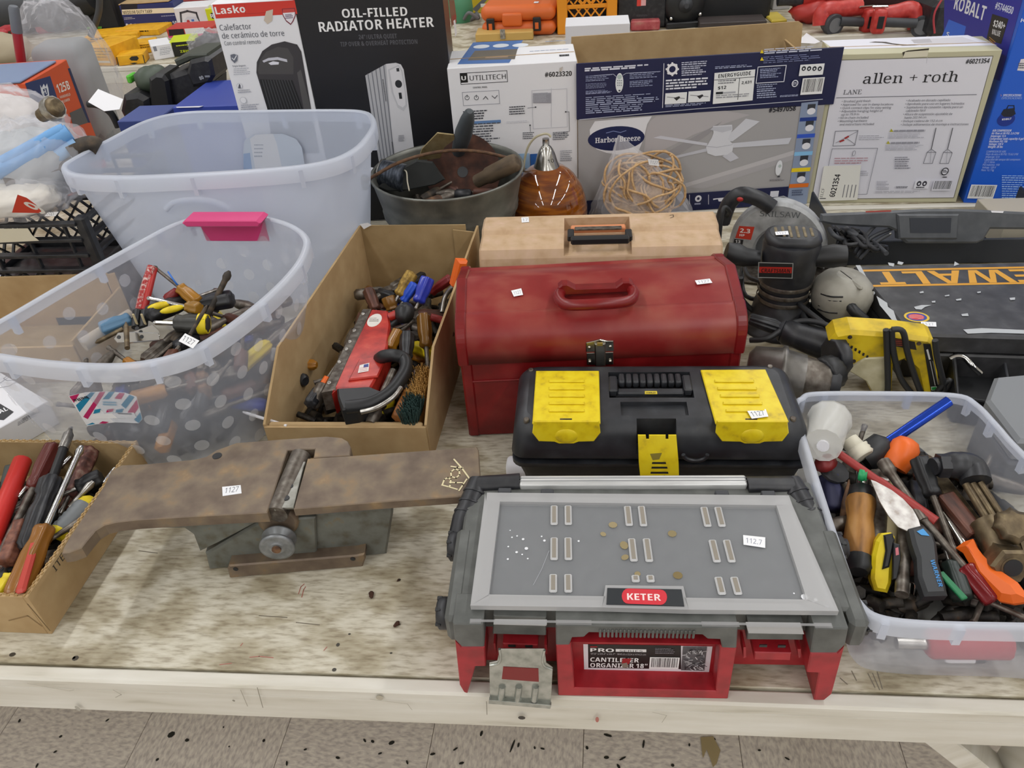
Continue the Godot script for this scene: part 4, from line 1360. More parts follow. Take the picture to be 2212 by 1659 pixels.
func plate(called: String, m: Material, F: Transform3D, px: Array, z0: float, z1: float, bev := 0.0006, parent: Node = null, ymax := 99.0) -> MeshInstance3D:   # a plate cut to an outline on a face
	var b := B.new()
	b.X = INV * F
	var o := fpoly(F, px)
	for i in o.size():
		o[i].y = minf(o[i].y, ymax)
		if F.basis.y.y > 0.99 and absf(F.origin.y - TT) < 0.001: o[i].y = maxf(o[i].y, 0.0004)
	b.ext(o, z0, z1, bev)
	return obj(called, b, m, parent)

func flat_face(h: float) -> Transform3D:       # level plane at a height over the table: x right, y away
	return Transform3D(Basis(Vector3.RIGHT, Vector3(0, 0, -1), Vector3.UP), Vector3(0, TT + h, 0))

func csg(called: String, base: Mesh, m: Material, cuts: Array, parent: Node = null):    # a mesh with boxes cut out: [centre, size]
	var c := CSGCombiner3D.new()
	c.name = called
	var k := CSGMesh3D.new()
	k.name = "solid"
	k.mesh = base
	k.material = m
	c.add_child(k)
	for q in cuts:
		var x := CSGBox3D.new()
		x.name = "cut"
		x.operation = CSGShape3D.OPERATION_SUBTRACTION
		x.size = q[1]
		x.position = q[0]
		x.material = m
		c.add_child(x, true)
	(parent if parent else CUR).add_child(c, true)
	return c

func tool_boxes():
	organizer()
	black_box()
	red_box()
	tan_box()

func organizer():
	var T := frame(P(1007, 1499), P(1768, 1514))
	thing("tool_organizer", "red and grey tool organizer with clear lid, aluminium handle and an open steel latch", "tool box", T)
	var red := mottled([0.0, "861a20", 0.5, "a3212a", 1.0, "b02a30"], 0.42, 0, Vector3(5, 5, 5), 0.02, 4)
	var gry := mottled([0.0, "4e504d", 0.5, "5c5e5b", 1.0, "6a6c69"], 0.5, 0, Vector3(5, 5, 5), 0.02, 4)
	var F := face(T, Vector3.ZERO)
	# red lower case
	var xl := -0.004
	var xr := 0.416
	bxo("case", red, Vector3((xl + xr) / 2, 0.053, -0.12), Vector3(xr - xl - 0.02, 0.082, 0.17), 0.003)
	plate("corner_foot", red, F, [983, 1383, 997, 1398, 1047, 1398, 1050, 1440, 1027, 1440, 1010, 1500, 1002, 1496, 993, 1481], -0.05, 0.0, 0.0012)
	plate("corner_foot", red, F, [1751, 1411, 1808, 1411, 1824, 1395, 1797, 1500, 1781, 1513, 1758, 1513, 1769, 1454, 1743, 1453], -0.05, 0.0, 0.0012)
	var fr: MeshInstance3D = plate("front_frame", red, F, [1201, 1394, 1233, 1390, 1241, 1486, 1546, 1493, 1556, 1394, 1591, 1402, 1572, 1512, 1206, 1506], -0.035, 0.0, 0.001)
	plate("front_frame", red, F, [1201, 1388, 1591, 1396, 1590, 1402, 1556, 1394, 1233, 1390, 1202, 1394], -0.03, -0.002, 0.0)
	var FL2 := face(T, Vector3(0, 0, -0.024))
	plate("label_panel", red, FL2, [1225, 1375, 1562, 1382, 1560, 1470, 1230, 1462], -0.01, 0.0, 0.0)
	var sl := B.new()
	var c0 := INV * PF(1236, 1462, FL2)
	var c1 := INV * PF(1556, 1470, FL2)
	var c2 := INV * PF(1546, 1494, F)
	var c3 := INV * PF(1241, 1487, F)
	sl.quad(c3 + Vector3(0, 0, -0.003), c2 + Vector3(0, 0, -0.003), c1, c0)
	sl.quad(c0 - Vector3(0, 0.02, 0), c1 - Vector3(0, 0.02, 0), c2 - Vector3(0, 0, 0.003), c3 - Vector3(0, 0, 0.003))
	obj("sloped_ledge", sl, red)
	# sticker
	var p := Pr.new(self, FL2)
	p.poly("e6e2e8", [1260, 1391, 1539, 1396, 1531, 1455, 1262, 1449])
	p.poly("19191b", [1270, 1391, 1471, 1394, 1471, 1445, 1271, 1442])
	p.text("PRO", "f0f0f0", 1275, 1407, 1326, 1408, 7.5, "sb")
	p.poly("e4e4e4", [1330, 1401, 1396, 1402, 1396, 1408, 1330, 1407])
	p.text("SERIES", "55555a", 1338, 1407, 1388, 1407.6, 4, "s")
	p.text("W18\" x D9.4\" x H5.7\"   W45.8 x D24 x H14.5 cm", "b9b9bc", 1276, 1413, 1395, 1415, 3.6, "s")
	p.text("CANTILEVER", "f2f2f2", 1275, 1428, 1380, 1430, 9, "sb")
	p.text("ORGANIZER 18\"", "f2f2f2", 1275, 1440, 1398, 1442, 9, "sb")
	p.poly("b02a30", [1275, 1395, 1290, 1395, 1290, 1397, 1275, 1397])
	p.poly("9c2a2c", [1345, 1421, 1364, 1421, 1360, 1431, 1350, 1440, 1343, 1432])
	p.poly("8a8478", [1342, 1432, 1354, 1430, 1358, 1440, 1346, 1442])
	p.barcode(1404, 1418, 1465, 1444)
	p.bars("7a7a80", 1415, 1398, 1460, 1412, 4, 0.35)
	p.poly("5c5d60", [1475, 1395, 1527, 1396, 1521, 1447, 1471, 1446])
	var r := RandomNumberGenerator.new()
	r.seed = 4
	for i in 60:
		var x := r.randf_range(1478, 1520)
		var y := r.randf_range(1399, 1443)
		var an := r.randf_range(0, TAU)
		p.line(["b6b7ba", "8d8e92", "d3d4d6", "2e2f32"][i % 4], [x, y, x + cos(an) * 8, y + sin(an) * 5], 2.0)
	p.done("sticker")
	# latch mounts
	for q in [[1086, 1390, 1162, 1393, 1162, 1418, 1086, 1417], [1630, 1409, 1710, 1411, 1708, 1427, 1629, 1425]]:
		var mt: MeshInstance3D = plate("latch_mount", red, face(T, Vector3(0, 0, -0.012)), q, -0.03, 0.0, 0.001)
	for q in [[1098, 1396], [1135, 1397], [1640, 1396], [1680, 1397]]:
		var hh := INV * PF(q[0], q[1], face(T, Vector3(0, 0, -0.0118)))
		bxo("slot", M.black, hh + Vector3(0.004, 0.001, 0), Vector3(0.008, 0.004, 0.001), 0.0)
	for q in [[1066, 1390, 1070, 1390, 1072, 1412, 1068, 1412], [1176, 1392, 1181, 1392, 1183, 1413, 1178, 1413], [1606, 1398, 1611, 1398, 1612, 1420, 1606, 1422], [1723, 1402, 1730, 1402, 1730, 1420, 1725, 1421]]:
		plate("latch_ear", red, face(T, Vector3(0, 0, -0.012)), q, -0.02, 0.0, 0.0)
	# grey upper tray
	var y0 := 0.09
	var y1 := 0.134
	bxo("tray", gry, Vector3((xl + xr) / 2, (y0 + y1) / 2 + 0.002, -0.118), Vector3(xr - xl + 0.004, y1 - y0 - 0.004, 0.19), 0.003)
	bxo("tray_floor", mottled([0.0, "4c4e50", 0.5, "585a5c", 1.0, "646668"], 0.6, 0, Vector3(6, 6, 6)), Vector3(0.2, 0.1345, -0.1), Vector3(0.35, 0.002, 0.14), 0.0)
	var FC := face(T, Vector3(0, 0, 0.002))
	plate("tray_corner", gry, FC, [978, 1347, 996, 1332, 1042, 1336, 1046, 1398, 997, 1398, 982, 1383], -0.04, 0.0, 0.0014, null, 0.136)
	plate("tray_corner", gry, FC, [1762, 1350, 1822, 1346, 1833, 1358, 1826, 1394, 1808, 1411, 1751, 1411], -0.04, 0.0, 0.0014, null, 0.136)
	var hbk: MeshInstance3D = plate("handle_block", gry, FC, [1200, 1341, 1595, 1350, 1591, 1401, 1560, 1400, 1556, 1382, 1528, 1381, 1517, 1372, 1273, 1367, 1262, 1377, 1236, 1378, 1230, 1394, 1201, 1394], -0.035, 0.0, 0.0014, null, 0.136)
	for q in [[1066, 1330, 1180, 1334, 1180, 1373, 1064, 1370], [1616, 1345, 1736, 1348, 1735, 1383, 1613, 1382]]: plate("latch_recess", gry, face(T, Vector3(0, 0, -0.012)), q, -0.02, 0.0, 0.001)
	for i in 24:
		var g0 := INV * PF(1297 + i * 8.9, 1338 + i * 0.2, FC)
		g0.y = 0.131
		bxo("grip_rib", gry, g0 + Vector3(0, -0.007, 0.0006), Vector3(0.0026, 0.013, 0.0024), 0.0008, hbk)
	for s in [[-0.002, -1], [xr + 0.002, 1]]:
		bxo("side_bracket", gry, Vector3(s[0], 0.114, -0.07), Vector3(0.02, 0.042, 0.13), 0.005)
	# clear lid
	var lidm := plain(Color(0.78, 0.78, 0.78, 0.55), 0.3)
	lidm.transparency = BaseMaterial3D.TRANSPARENCY_ALPHA
	var lidc := plain(Color(0.66, 0.67, 0.68, 0.3), 0.3)
	lidc.transparency = BaseMaterial3D.TRANSPARENCY_ALPHA
	var hl := 0.145
	var FT := flat_face(hl)
	plate("lid_border", lidm, FT, [1052, 1064, 1702, 1070, 1706, 1075, 1808, 1318, 1742, 1318, 1700, 1258, 1686, 1092, 1672, 1089, 1085, 1081, 1078, 1085, 1056, 1280, 1064, 1288, 1310, 1291, 1310, 1262, 1474, 1265, 1478, 1294, 1735, 1297, 1742, 1290, 1735, 1275, 1742, 1318, 1480, 1316, 1290, 1312, 1016, 1305, 1048, 1070], -0.006, 0.0, 0.0) if false else null
	for q in [[1052, 1064, 1704, 1070, 1712, 1092, 1050, 1083], [1050, 1083, 1080, 1083, 1056, 1286, 1016, 1308, 1048, 1066], [1677, 1091, 1712, 1092, 1812, 1320, 1742, 1296, 1738, 1280], [1056, 1284, 1308, 1288, 1300, 1312, 1016, 1308], [1478, 1291, 1742, 1295, 1812, 1320, 1488, 1317], [1308, 1264, 1476, 1266, 1488, 1317, 1300, 1312]]:
		plate("lid_border", lidm, FT, q, -0.007, 0.0, 0.0)
	plate("lid_panel", lidc, flat_face(hl - 0.004), [1080, 1083, 1677, 1091, 1742, 1296, 1056, 1286], -0.0015, 0.0, 0.0)
	var FS := face(T, Vector3(0, 0, 0.005))
	for q in [[1013, 1322, 1036, 1324, 1034, 1341, 1013, 1339], [1066, 1320, 1180, 1323, 1180, 1352, 1066, 1349], [1201, 1322, 1278, 1323, 1276, 1344, 1201, 1342], [1520, 1330, 1600, 1332, 1599, 1350, 1521, 1349], [1618, 1330, 1738, 1333, 1737, 1370, 1617, 1368], [1768, 1334, 1802, 1335, 1801, 1352, 1772, 1351]]:
		plate("lid_tab", lidm, FS, q, -0.006, 0.0, 0.0, null, 0.141)
	for q in [[1040, 1308, 1060, 1319], [1290, 1312, 1520, 1330]]: pass
	plate("lid_skirt", lidm, FS, [1013, 1312, 1802, 1325, 1802, 1334, 1013, 1322], -0.003, 0.0, 0.0, null, 0.144)
	for q in [[1076, 1058, 1108, 1066], [1168, 1060, 1194, 1068], [1545, 1063, 1570, 1071], [1645, 1064, 1672, 1072]]:
		var h0 := L(q[0], q[1], hl)
		bxo("hinge_clip", M.dkgrey, h0 + Vector3(0.008, -0.004, 0.0), Vector3(0.016, 0.008, 0.008), 0.001)
	var rimm := plain(Color(0.92, 0.92, 0.92, 0.6), 0.2)
	rimm.transparency = BaseMaterial3D.TRANSPARENCY_ALPHA
	var dust := plain("8f887c", 0.8)
	for q in [[1197, 1092, 1134], [1227, 1092, 1134], [1355, 1093, 1136], [1385, 1093, 1137], [1520, 1095, 1138], [1550, 1095, 1138], [1197, 1161, 1210], [1227, 1161, 1210], [1364, 1163, 1213], [1396, 1163, 1214], [1538, 1166, 1215], [1569, 1166, 1215], [1195, 1240, 1280], [1227, 1240, 1280], [1372, 1242, 1258], [1404, 1242, 1258], [1551, 1246, 1285], [1585, 1246, 1285]]:
		var k0 := L(q[0], q[1], hl - 0.003)
		var k1 := L(q[0] + (q[0] - 1200.0) * 0.0007 * (q[2] - q[1]), q[2], hl - 0.003)
		var s := B.new()
		var ln := absf(k1.z - k0.z)
		s.box(Vector3.ZERO, Vector3(0.0085, 0.003, ln), 0.0014)
		var so := obj("lid_slot", s, rimm)
		so.position = (k0 + k1) / 2
		so.rotation.y = -atan2(k1.x - k0.x, k1.z - k0.z) * -1.0
		bxo("slot_dust", dust, Vector3(0, 0.0016, 0), Vector3(0.0045, 0.0006, ln - 0.005), 0.0, so)
	plate("name_plate", plain("2c3034", 0.35), flat_face(hl + 0.001), [1312, 1270, 1472, 1273, 1478, 1309, 1310, 1305], -0.002, 0.0, 0.0)
	p = Pr.new(self, flat_face(hl + 0.001))
	var pill := []
	for i in 9: pill += [1357 + 14 * cos(PI / 2 + PI * i / 8), 1288 - 16.5 * sin(PI / 2 + PI * i / 8)]
	for i in 9: pill += [1427 + 14 * cos(-PI / 2 + PI * i / 8), 1290.5 - 16.5 * sin(-PI / 2 + PI * i / 8)]
	p.poly("cf2f3c", pill)
	p.text("KETER", "f2dcd8", 1355, 1296, 1428, 1298, 14, "sb")
	p.done("lettering")
	tag_on(flat_face(hl - 0.003), [1605, 1156, 1653, 1161, 1653, 1184, 1606, 1177], "112.7", "8a8c9c")
	p = Pr.new(self, flat_face(hl - 0.0036))
	for q in [[1452, 1153, 11, 8, "8a7c58"], [1324, 1134, 10, 8, "9a8c68"], [1348, 1178, 10, 10, "93855f"], [1350, 1204, 8, 8, "93855f"], [1464, 1243, 12, 9, "7d6c44"], [1303, 1154, 8, 5, "9a8c68"], [1377, 1240, 8, 6, "93855f"]]:
		p.ell(q[4], q[0], q[1], q[2] * 0.9, q[3] * 0.9, 9, q[0])
		p.done("dirt_spot")
		p = Pr.new(self, p.F)
	for q in [[1130, 1165, 3], [1117, 1158, 2], [1137, 1185, 4], [1098, 1181, 2], [1116, 1193, 3], [1097, 1208, 2.5], [1128, 1198, 2], [1140, 1207, 2], [1106, 1161, 2], [1170, 1159, 2], [1176, 1168, 3], [1250, 1169, 2.5], [1102, 1146, 1.5], [1738, 1290, 8], [1762, 1296, 4], [1757, 1301, 3], [1786, 1311, 3.5], [1715, 1282, 2]]:
		p.ell("e6e7ea", q[0], q[1], q[2], q[2] * 0.8, 8)
		p.done("paint_spot")
		p = Pr.new(self, p.F)
	p.line("a9abb0", [1186, 1190, 1170, 1230, 1152, 1264], 1.0)
	p.done("scratch")
	# knobs
	for q in [[-0.016, 0.108, -0.032], [xr + 0.012, 0.108, -0.032], [-0.016, 0.106, -0.13], [xr + 0.014, 0.106, -0.13]]:
		var k := B.new()
		k.X = Transform3D(Basis(Vector3(0, 0, 1), PI / 2), Vector3(q[0] + 0.01, q[1], q[2]))
		k.lathe([[-0.004, 0.011], [0.0, 0.012], [0.004, 0.018], [0.016, 0.018], [0.019, 0.014]], 20)
		var kn := obj("knob", k, M.black2)
		for i in 3: bxo("knob_notch", M.black, Vector3(q[0] + (-0.006 if q[0] < 0.1 else 0.006), q[1] + 0.0165 * cos(i * 1.0 - 0.6), q[2] + 0.0165 * sin(i * 1.0 - 0.6)), Vector3(0.006, 0.003, 0.005), 0.0005, kn)
	# carrying handle folded back
	var hb := 0.126
	var a := L(1123, 1040, hb + 0.01)
	var b := L(1613, 1047, hb + 0.01)
	var hbm := bxo("handle_bar", mottled([0.0, "bfc0bf", 0.5, "d2d3d2", 1.0, "e2e3e2"], 0.35, 0.35, Vector3(2, 20, 20)), (a + b) / 2 + Vector3(0, 0, 0), Vector3(b.x - a.x, 0.012, 0.018), 0.003, null, 3)
	for i in 2: bxo("handle_groove", M.grey, (a + b) / 2 + Vector3(0, 0.006, -0.003 + i * 0.005), Vector3(b.x - a.x, 0.0006, 0.0008), 0.0, hbm)
	for s in [[a, L(1032, 1046, hb + 0.008), L(1000, 1120, hb - 0.002), L(988, 1165, hb - 0.016)], [b, L(1712, 1046, hb + 0.008), L(1757, 1120, hb - 0.002), L(1784, 1170, hb - 0.016)]]:
		var k := B.new()
		k.tube([s[0], s[1]], [0.0125, 0.0125], 12, 0.65)
		obj("handle_elbow", k, M.black2)
		k = B.new()
		k.tube([s[1] + Vector3(0, 0, -0.008), s[1].lerp(s[2], 0.3), s[2], s[3], s[3] + Vector3(0, -0.006, 0.012)], [0.012, 0.0135, 0.0135, 0.012, 0.01], 10, 0.65)
		var am := obj("handle_arm", k, M.black2)
		for t in [0.25, 0.55, 0.85]:
			var rb := B.new()
			var d: Vector3 = (s[2] - s[1]).normalized()
			var c: Vector3 = s[1].lerp(s[2], t)
			rb.tube([c - d * 0.0015, c + d * 0.0015], 0.0148, 10, 0.65)
			obj("arm_rib", rb, M.black2, am)
	# steel latch hanging open
	var top := PF(1128, 1400, face(T, Vector3(0, 0, 0.004)))
	var bot := P(1122, 1518, -0.004)
	bot = PF(1122, 1518, face(T, Vector3(0, 0, 0.012)))
	var FK := plane3(bot, bot + T.basis.x, top)
	var zinc := mottled([0.0, "8f928c", 0.5, "b0b3ad", 1.0, "c3c5c0"], 0.28, 0.85, Vector3(10, 10, 10), 0.02, 4)
	var lpm: MeshInstance3D = plate("latch_plate", zinc, FK, [1080, 1402, 1176, 1402, 1180, 1432, 1194, 1442, 1190, 1518, 1058, 1507, 1057, 1432, 1074, 1428], -0.0012, 0.0, 0.0004)
	plate("latch_window", M.dkred, FK, [1087, 1440, 1163, 1444, 1164, 1472, 1084, 1466], -0.0002, 0.0006, 0.0, lpm)
	for x in [1085, 1121, 1157]:
		var k := B.new()
		k.tube([INV * (PF(x, 1482, FK)), INV * (PF(x - 3, 1512, FK))], 0.004, 8)
		obj("latch_rib", k, zinc, lpm)
	plate("latch_lip", zinc, FK, [1057, 1506, 1191, 1517, 1189, 1525, 1056, 1514], -0.001, 0.004, 0.0005, lpm)
	tubeo("latch_wire", zinc, [INV * PF(1058, 1437, FK), INV * PF(1074, 1434, FK), INV * PF(1081, 1424, FK), INV * PF(1079, 1402, FK)], 0.0016, 8, lpm)
	tubeo("latch_wire", zinc, [INV * PF(1193, 1446, FK), INV * PF(1178, 1440, FK), INV * PF(1172, 1428, FK), INV * PF(1176, 1404, FK)], 0.0016, 8, lpm)

func black_box():
	var O := Vector3(-0.1, TT, -0.79)
	var T := Transform3D(Basis(), O)
	thing("tool_box", "black plastic tool box with yellow compartment flaps and a yellow front latch", "tool box", T)
	var bm := mottled([0.0, "1d1e21", 0.45, "292b2f", 0.8, "34363a", 1.0, "55524a"], 0.42, 0, Vector3(4, 4, 4), 0.02, 5)
	bm.uv1_triplanar_sharpness = 2
	var k := B.new()
	var ring := func(x0, x1, z0, z1, y, r): return B.rr(x1 - x0, z1 - z0, r, y, 4, (x0 + x1) / 2, (z0 + z1) / 2)
	k.loft([ring.call(0.02, 0.385, -0.155, -0.02, 0.0, 0.012), ring.call(0.012, 0.393, -0.16, -0.008, 0.05, 0.015), ring.call(0.004, 0.398, -0.163, -0.002, 0.078, 0.016), ring.call(-0.002, 0.403, -0.165, 0.003, 0.08, 0.018), ring.call(-0.002, 0.403, -0.165, 0.003, 0.087, 0.018)])
	obj("base", k, bm)
	k = B.new()
	k.loft([ring.call(-0.003, 0.403, -0.165, 0.0, 0.094, 0.02), ring.call(-0.002, 0.402, -0.164, 0.002, 0.1, 0.02), ring.call(0.002, 0.396, -0.155, -0.002, 0.132, 0.022), ring.call(0.007, 0.39, -0.148, -0.008, 0.143, 0.022), ring.call(0.014, 0.382, -0.141, -0.016, 0.149, 0.02), ring.call(0.02, 0.376, -0.136, -0.022, 0.15, 0.018)], true, true)
	var FT := flat_face(0.15)
	var cut := func(px, h, d):
		var a := L(px[0], px[1], h)
		var b := L(px[2], px[3], h)
		return [Vector3((a.x + b.x) / 2, 0.15 - d / 2 + 0.01, (a.z + b.z) / 2), Vector3(absf(b.x - a.x), d + 0.02, absf(b.z - a.z))]
	var l0 := L(1376, 916, 0.15)
	var l1 := L(1466, 943, 0.15)
	csg("lid", k.mesh(), bm, [cut.call([1314, 804, 1500, 859], 0.15, 0.012), cut.call([1340, 868, 1488, 897], 0.15, 0.006), [Vector3((l0.x + l1.x) / 2, 0.135, 0.0), Vector3(l1.x - l0.x, 0.06, 0.04)]])
	var ym: Material = M.yellow
	for q in [[1158, 805, 1294, 805, 1297, 918, 1150, 918, 1185, 1262, 0, 0, 1150, 1297], [1513, 803, 1653, 802, 1703, 914, 1545, 918, 1543, 1628, 6, 5.5, 1545, 1703]]:
		var fl: MeshInstance3D = plate("compartment_flap", ym, FT, [q[0], q[1], q[2], q[3], q[4], q[5], q[6], q[7]], 0.0, 0.004, 0.0012)
		var FV := Transform3D(Basis(), Vector3(0, 0, O.z + 0.001))
		var xm: float = (q[12] + q[13]) / 2.0
		plate("flap_front", ym, FV, [q[12] + 3, 906, q[13] - 3, 906, q[13], 932, q[13] - 14, 950, xm + 26, 951, xm + 16, 955, xm - 16, 955, xm - 26, 951, q[12] + 14, 950, q[12], 932], 0.0, 0.004, 0.0012)
		for i in 5:
			var y := 822.0 + i * 15.9
			plate("flap_rib", ym, flat_face(0.154), [q[8] + q[10] * i, y, q[9] + q[10] * i, y, q[9] + q[10] * i + 1, y + 5, q[8] + q[10] * i + 1, y + 5], 0.0, 0.0024, 0.001, fl)
		var pad := B.new()
		pad.X = INV * Transform3D(Basis(), PF(xm, 938, FV) + Vector3(0, 0, 0.003))
		pad.blob(Vector3.ZERO, Vector3(0.016, 0.013, 0.004), 16, 8)
		obj("thumb_pad", pad, ym, fl)
		plate("flap_slit", M.grime, flat_face(0.154), [xm - 14, 904, xm + 12, 904, xm + 12, 907, xm - 14, 907], 0.0, 0.0002, 0.0, fl)
	# carry handle
	var hm := bm
	var h0 := L(1335, 822, 0.147)
	var h1 := L(1472, 822, 0.147)
	for i in 9: bxo("handle_segment", hm, h0.lerp(h1, (i + 0.5) / 9.0), Vector3((h1.x - h0.x) / 9 - 0.0012, 0.012, 0.022), 0.003, null, 2)
	for q in [[1324, 834], [1484, 832]]: bxo("handle_arm", hm, L(q[0], q[1], 0.147), Vector3(0.012, 0.012, 0.036), 0.002)
	bxo("handle_plate", hm, L(1405, 848, 0.147), Vector3(0.092, 0.008, 0.012), 0.002)
	plate("badge", plain("d8c13a", 0.4), flat_face(0.1512), [1393, 845, 1419, 845, 1420, 851, 1393, 851], -0.0006, 0.0003, 0.0)
	var p := Pr.new(self, flat_face(0.1516))
	p.text("STANLEY", "3a3420", 1396, 850, 1417, 850, 3.2, "sb")
	p.done("lettering")
	# front latch hanging out over the organizer
	var a := PZ(1379, 942, O.z + 0.006)
	var b := PZ(1462, 942, O.z + 0.006)
	var c := PZ(1421, 1050, O.z + 0.03)
	var FK := plane3(c, c + (b - a), (a + b) / 2)
	var lt: MeshInstance3D = plate("front_latch", ym, FK, [1378, 940, 1395, 940, 1396, 949, 1402, 949, 1402, 940, 1438, 940, 1438, 949, 1444, 949, 1444, 940, 1461, 940, 1466, 1000, 1467, 1038, 1452, 1047, 1436, 1052, 1415, 1053, 1397, 1049, 1384, 1038, 1380, 1000], -0.003, 0.0, 0.0006)
	for q in [[1409, 998, 1438], [1408, 1008, 1441], [1406, 1019, 1443]]: plate("latch_slot", M.black, FK, [q[0], q[1], q[2], q[1], q[2] + 1, q[1] + 4, q[0] - 1, q[1] + 4], -0.001, 0.0003, 0.0, lt)
	p = Pr.new(self, FK)
	p.poly("4a4638", [1424, 1030, 1436, 1026, 1440, 1046, 1426, 1050])
	p.poly("8a7c34", [1404, 980, 1430, 978, 1424, 992, 1410, 994])
	p.done("scuff", lt)
	var lp := []
	for i in 9: lp.append(INV * PZ(1502 + 26 * cos(PI * i / 8), 982 + 13 * sin(PI * i / 8), O.z + 0.012))
	tubeo("padlock_loop", bm, lp, 0.0028, 8)
	for q in [[1147, 800], [1663, 793], [1137, 907], [1713, 905]]:
		var sc := B.new()
		sc.X = Transform3D(Basis(), L(q[0], q[1], 0.149))
		sc.lathe([[-0.004, 0.004], [0.002, 0.004], [0.0026, 0.003]], 12)
		obj("rivet", sc, M.oldsteel)
	tag_on(flat_face(0.156), [1614, 888, 1654, 884, 1660, 900, 1624, 905], "1127", "6a6c7a")
	# white tube end under the box
	stick("plastic_tube", "white plastic tube with a rounded end poking out from under the black tool box", "tube", P(1170, 1012, 0.02), P(1094, 1008, 0.02), [["body", M.white, [[0.0, 0.017], [0.9, 0.017], [0.97, 0.014], [1.0, 0.006]]]])

func red_box():
	var A := P(1010, 943)
	var T := frame(A, A + Vector3(0.428, 0, -0.03))
	thing("tool_box", "dusty red steel tool box with red handle and a chrome latch", "tool box", T)
	var rm := mottled([0.0, "641012", 0.4, "751416", 0.7, "80181a", 1.0, "8a2a26"], 0.32, 0, Vector3(3, 3, 3), 0.02, 5)
	var dm := mottled([0.0, "7d1719", 0.35, "842020", 0.5, "8b302c", 0.7, "924036", 1.0, "9a5546"], 0.36, 0, Vector3(1.6, 1.6, 3), 0.01, 6, 0, FastNoiseLite.TYPE_SIMPLEX_SMOOTH, 12, 512)
	var w := 0.43
	bxo("body", rm, Vector3(w / 2, 0.074, -0.1), Vector3(w - 0.012, 0.147, 0.2), 0.003)
	for x in [0.012, w - 0.012]: bxo("body_edge", rm, Vector3(x, 0.074, -0.1), Vector3(0.018, 0.146, 0.205), 0.003)
	bxo("body_rib", rm, Vector3(w / 2, 0.112, 0.0005), Vector3(w - 0.03, 0.003, 0.004), 0.001)
	var prof := [0.004, 0.146, 0.005, 0.176, 0.004, 0.184, 0.002, 0.191, -0.001, 0.197, -0.006, 0.203, -0.012, 0.208, -0.02, 0.2125, -0.03, 0.2165, -0.034, 0.214, -0.038, 0.2165, -0.1, 0.236, -0.162, 0.2165, -0.166, 0.214, -0.17, 0.2165, -0.18, 0.2125, -0.188, 0.208, -0.194, 0.203, -0.199, 0.197, -0.202, 0.191, -0.204, 0.184, -0.205, 0.176, -0.204, 0.146]
	var k := B.new()
	k.extx(v2(prof), 0.014, w - 0.014, 0.0, true)
	obj("lid", k, dm)
	for q in [[0.0, 0.016], [w - 0.016, w]]:
		k = B.new()
		var o := PackedVector2Array()
		for v in v2(prof): o.append(Vector2(-0.1 + (v.x + 0.1) * 1.02, v.y + (0.003 if v.y > 0.15 else 0.0)))
		k.extx(o, q[0], q[1], 0.002)
		obj("lid_end", k, rm)
	# handle
	var hp := []
	for q in [[1214, 628, 0.232], [1207, 640, 0.232], [1216, 655, 0.234], [1240, 659, 0.236], [1290, 657, 0.238], [1335, 654, 0.236], [1362, 648, 0.234], [1369, 634, 0.232], [1362, 622, 0.232]]: hp.append(L(q[0], q[1], q[2]))
	tubeo("handle", rm, hp, 0.0085, 10)
	k = B.new()
	k.X = Transform3D(Basis(), L(1286, 622, 0.234))
	k.ext(v2([-0.056, -0.006, -0.056, 0.008, -0.05, 0.013, -0.042, 0.013, -0.03, 0.005, 0.03, 0.004, 0.04, 0.012, 0.05, 0.012, 0.056, 0.007, 0.056, -0.006]), -0.008, 0.008, 0.002)
	obj("handle_mount", k, rm)
	# latch
	var F := face(T, Vector3(0, 0, 0.006))
	var lt := plain("b9b6ac", 0.22, 1.0)
	var ltm: MeshInstance3D = plate("latch", lt, F, [1266, 740, 1280, 737, 1296, 733, 1311, 736, 1325, 736, 1326, 758, 1266, 760], -0.003, 0.001, 0.0008)
	plate("latch", lt, face(T, Vector3(0, 0, 0.004)), [1267, 762, 1325, 760, 1325, 787, 1268, 788], -0.003, 0.001, 0.0008)
	var hs: MeshInstance3D = plate("latch_hasp", lt, face(T, Vector3(0, 0, 0.009)), [1284, 742, 1308, 741, 1308, 790, 1286, 791], -0.003, 0.002, 0.0015)
	plate("latch_tongue", plain("c8b060", 0.3, 0.8), face(T, Vector3(0, 0, 0.012)), [1290, 740, 1302, 740, 1302, 747, 1290, 747], -0.001, 0.001, 0.0005, hs)
	for q in [[1273, 750], [1318, 748], [1274, 781], [1318, 780]]:
		k = B.new()
		k.X = Transform3D(Basis(), INV * PF(q[0], q[1], F))
		k.blob(Vector3.ZERO, Vector3(0.003, 0.003, 0.003), 10, 6)
		obj("rivet", k, lt, ltm)
	var slope := T * Transform3D(Basis(Vector3.RIGHT, Vector3(0, 0.3, -0.954).normalized(), Vector3(0, 0.954, 0.3).normalized()), Vector3(0, 0.2285, -0.07))
	tag_on(slope, [1104, 628, 1126, 623, 1130, 637, 1110, 641], "1127", "9a9ca8")
	tag_on(slope, [1501, 606, 1533, 602, 1539, 611, 1506, 615], "1127", "9a9ca8")

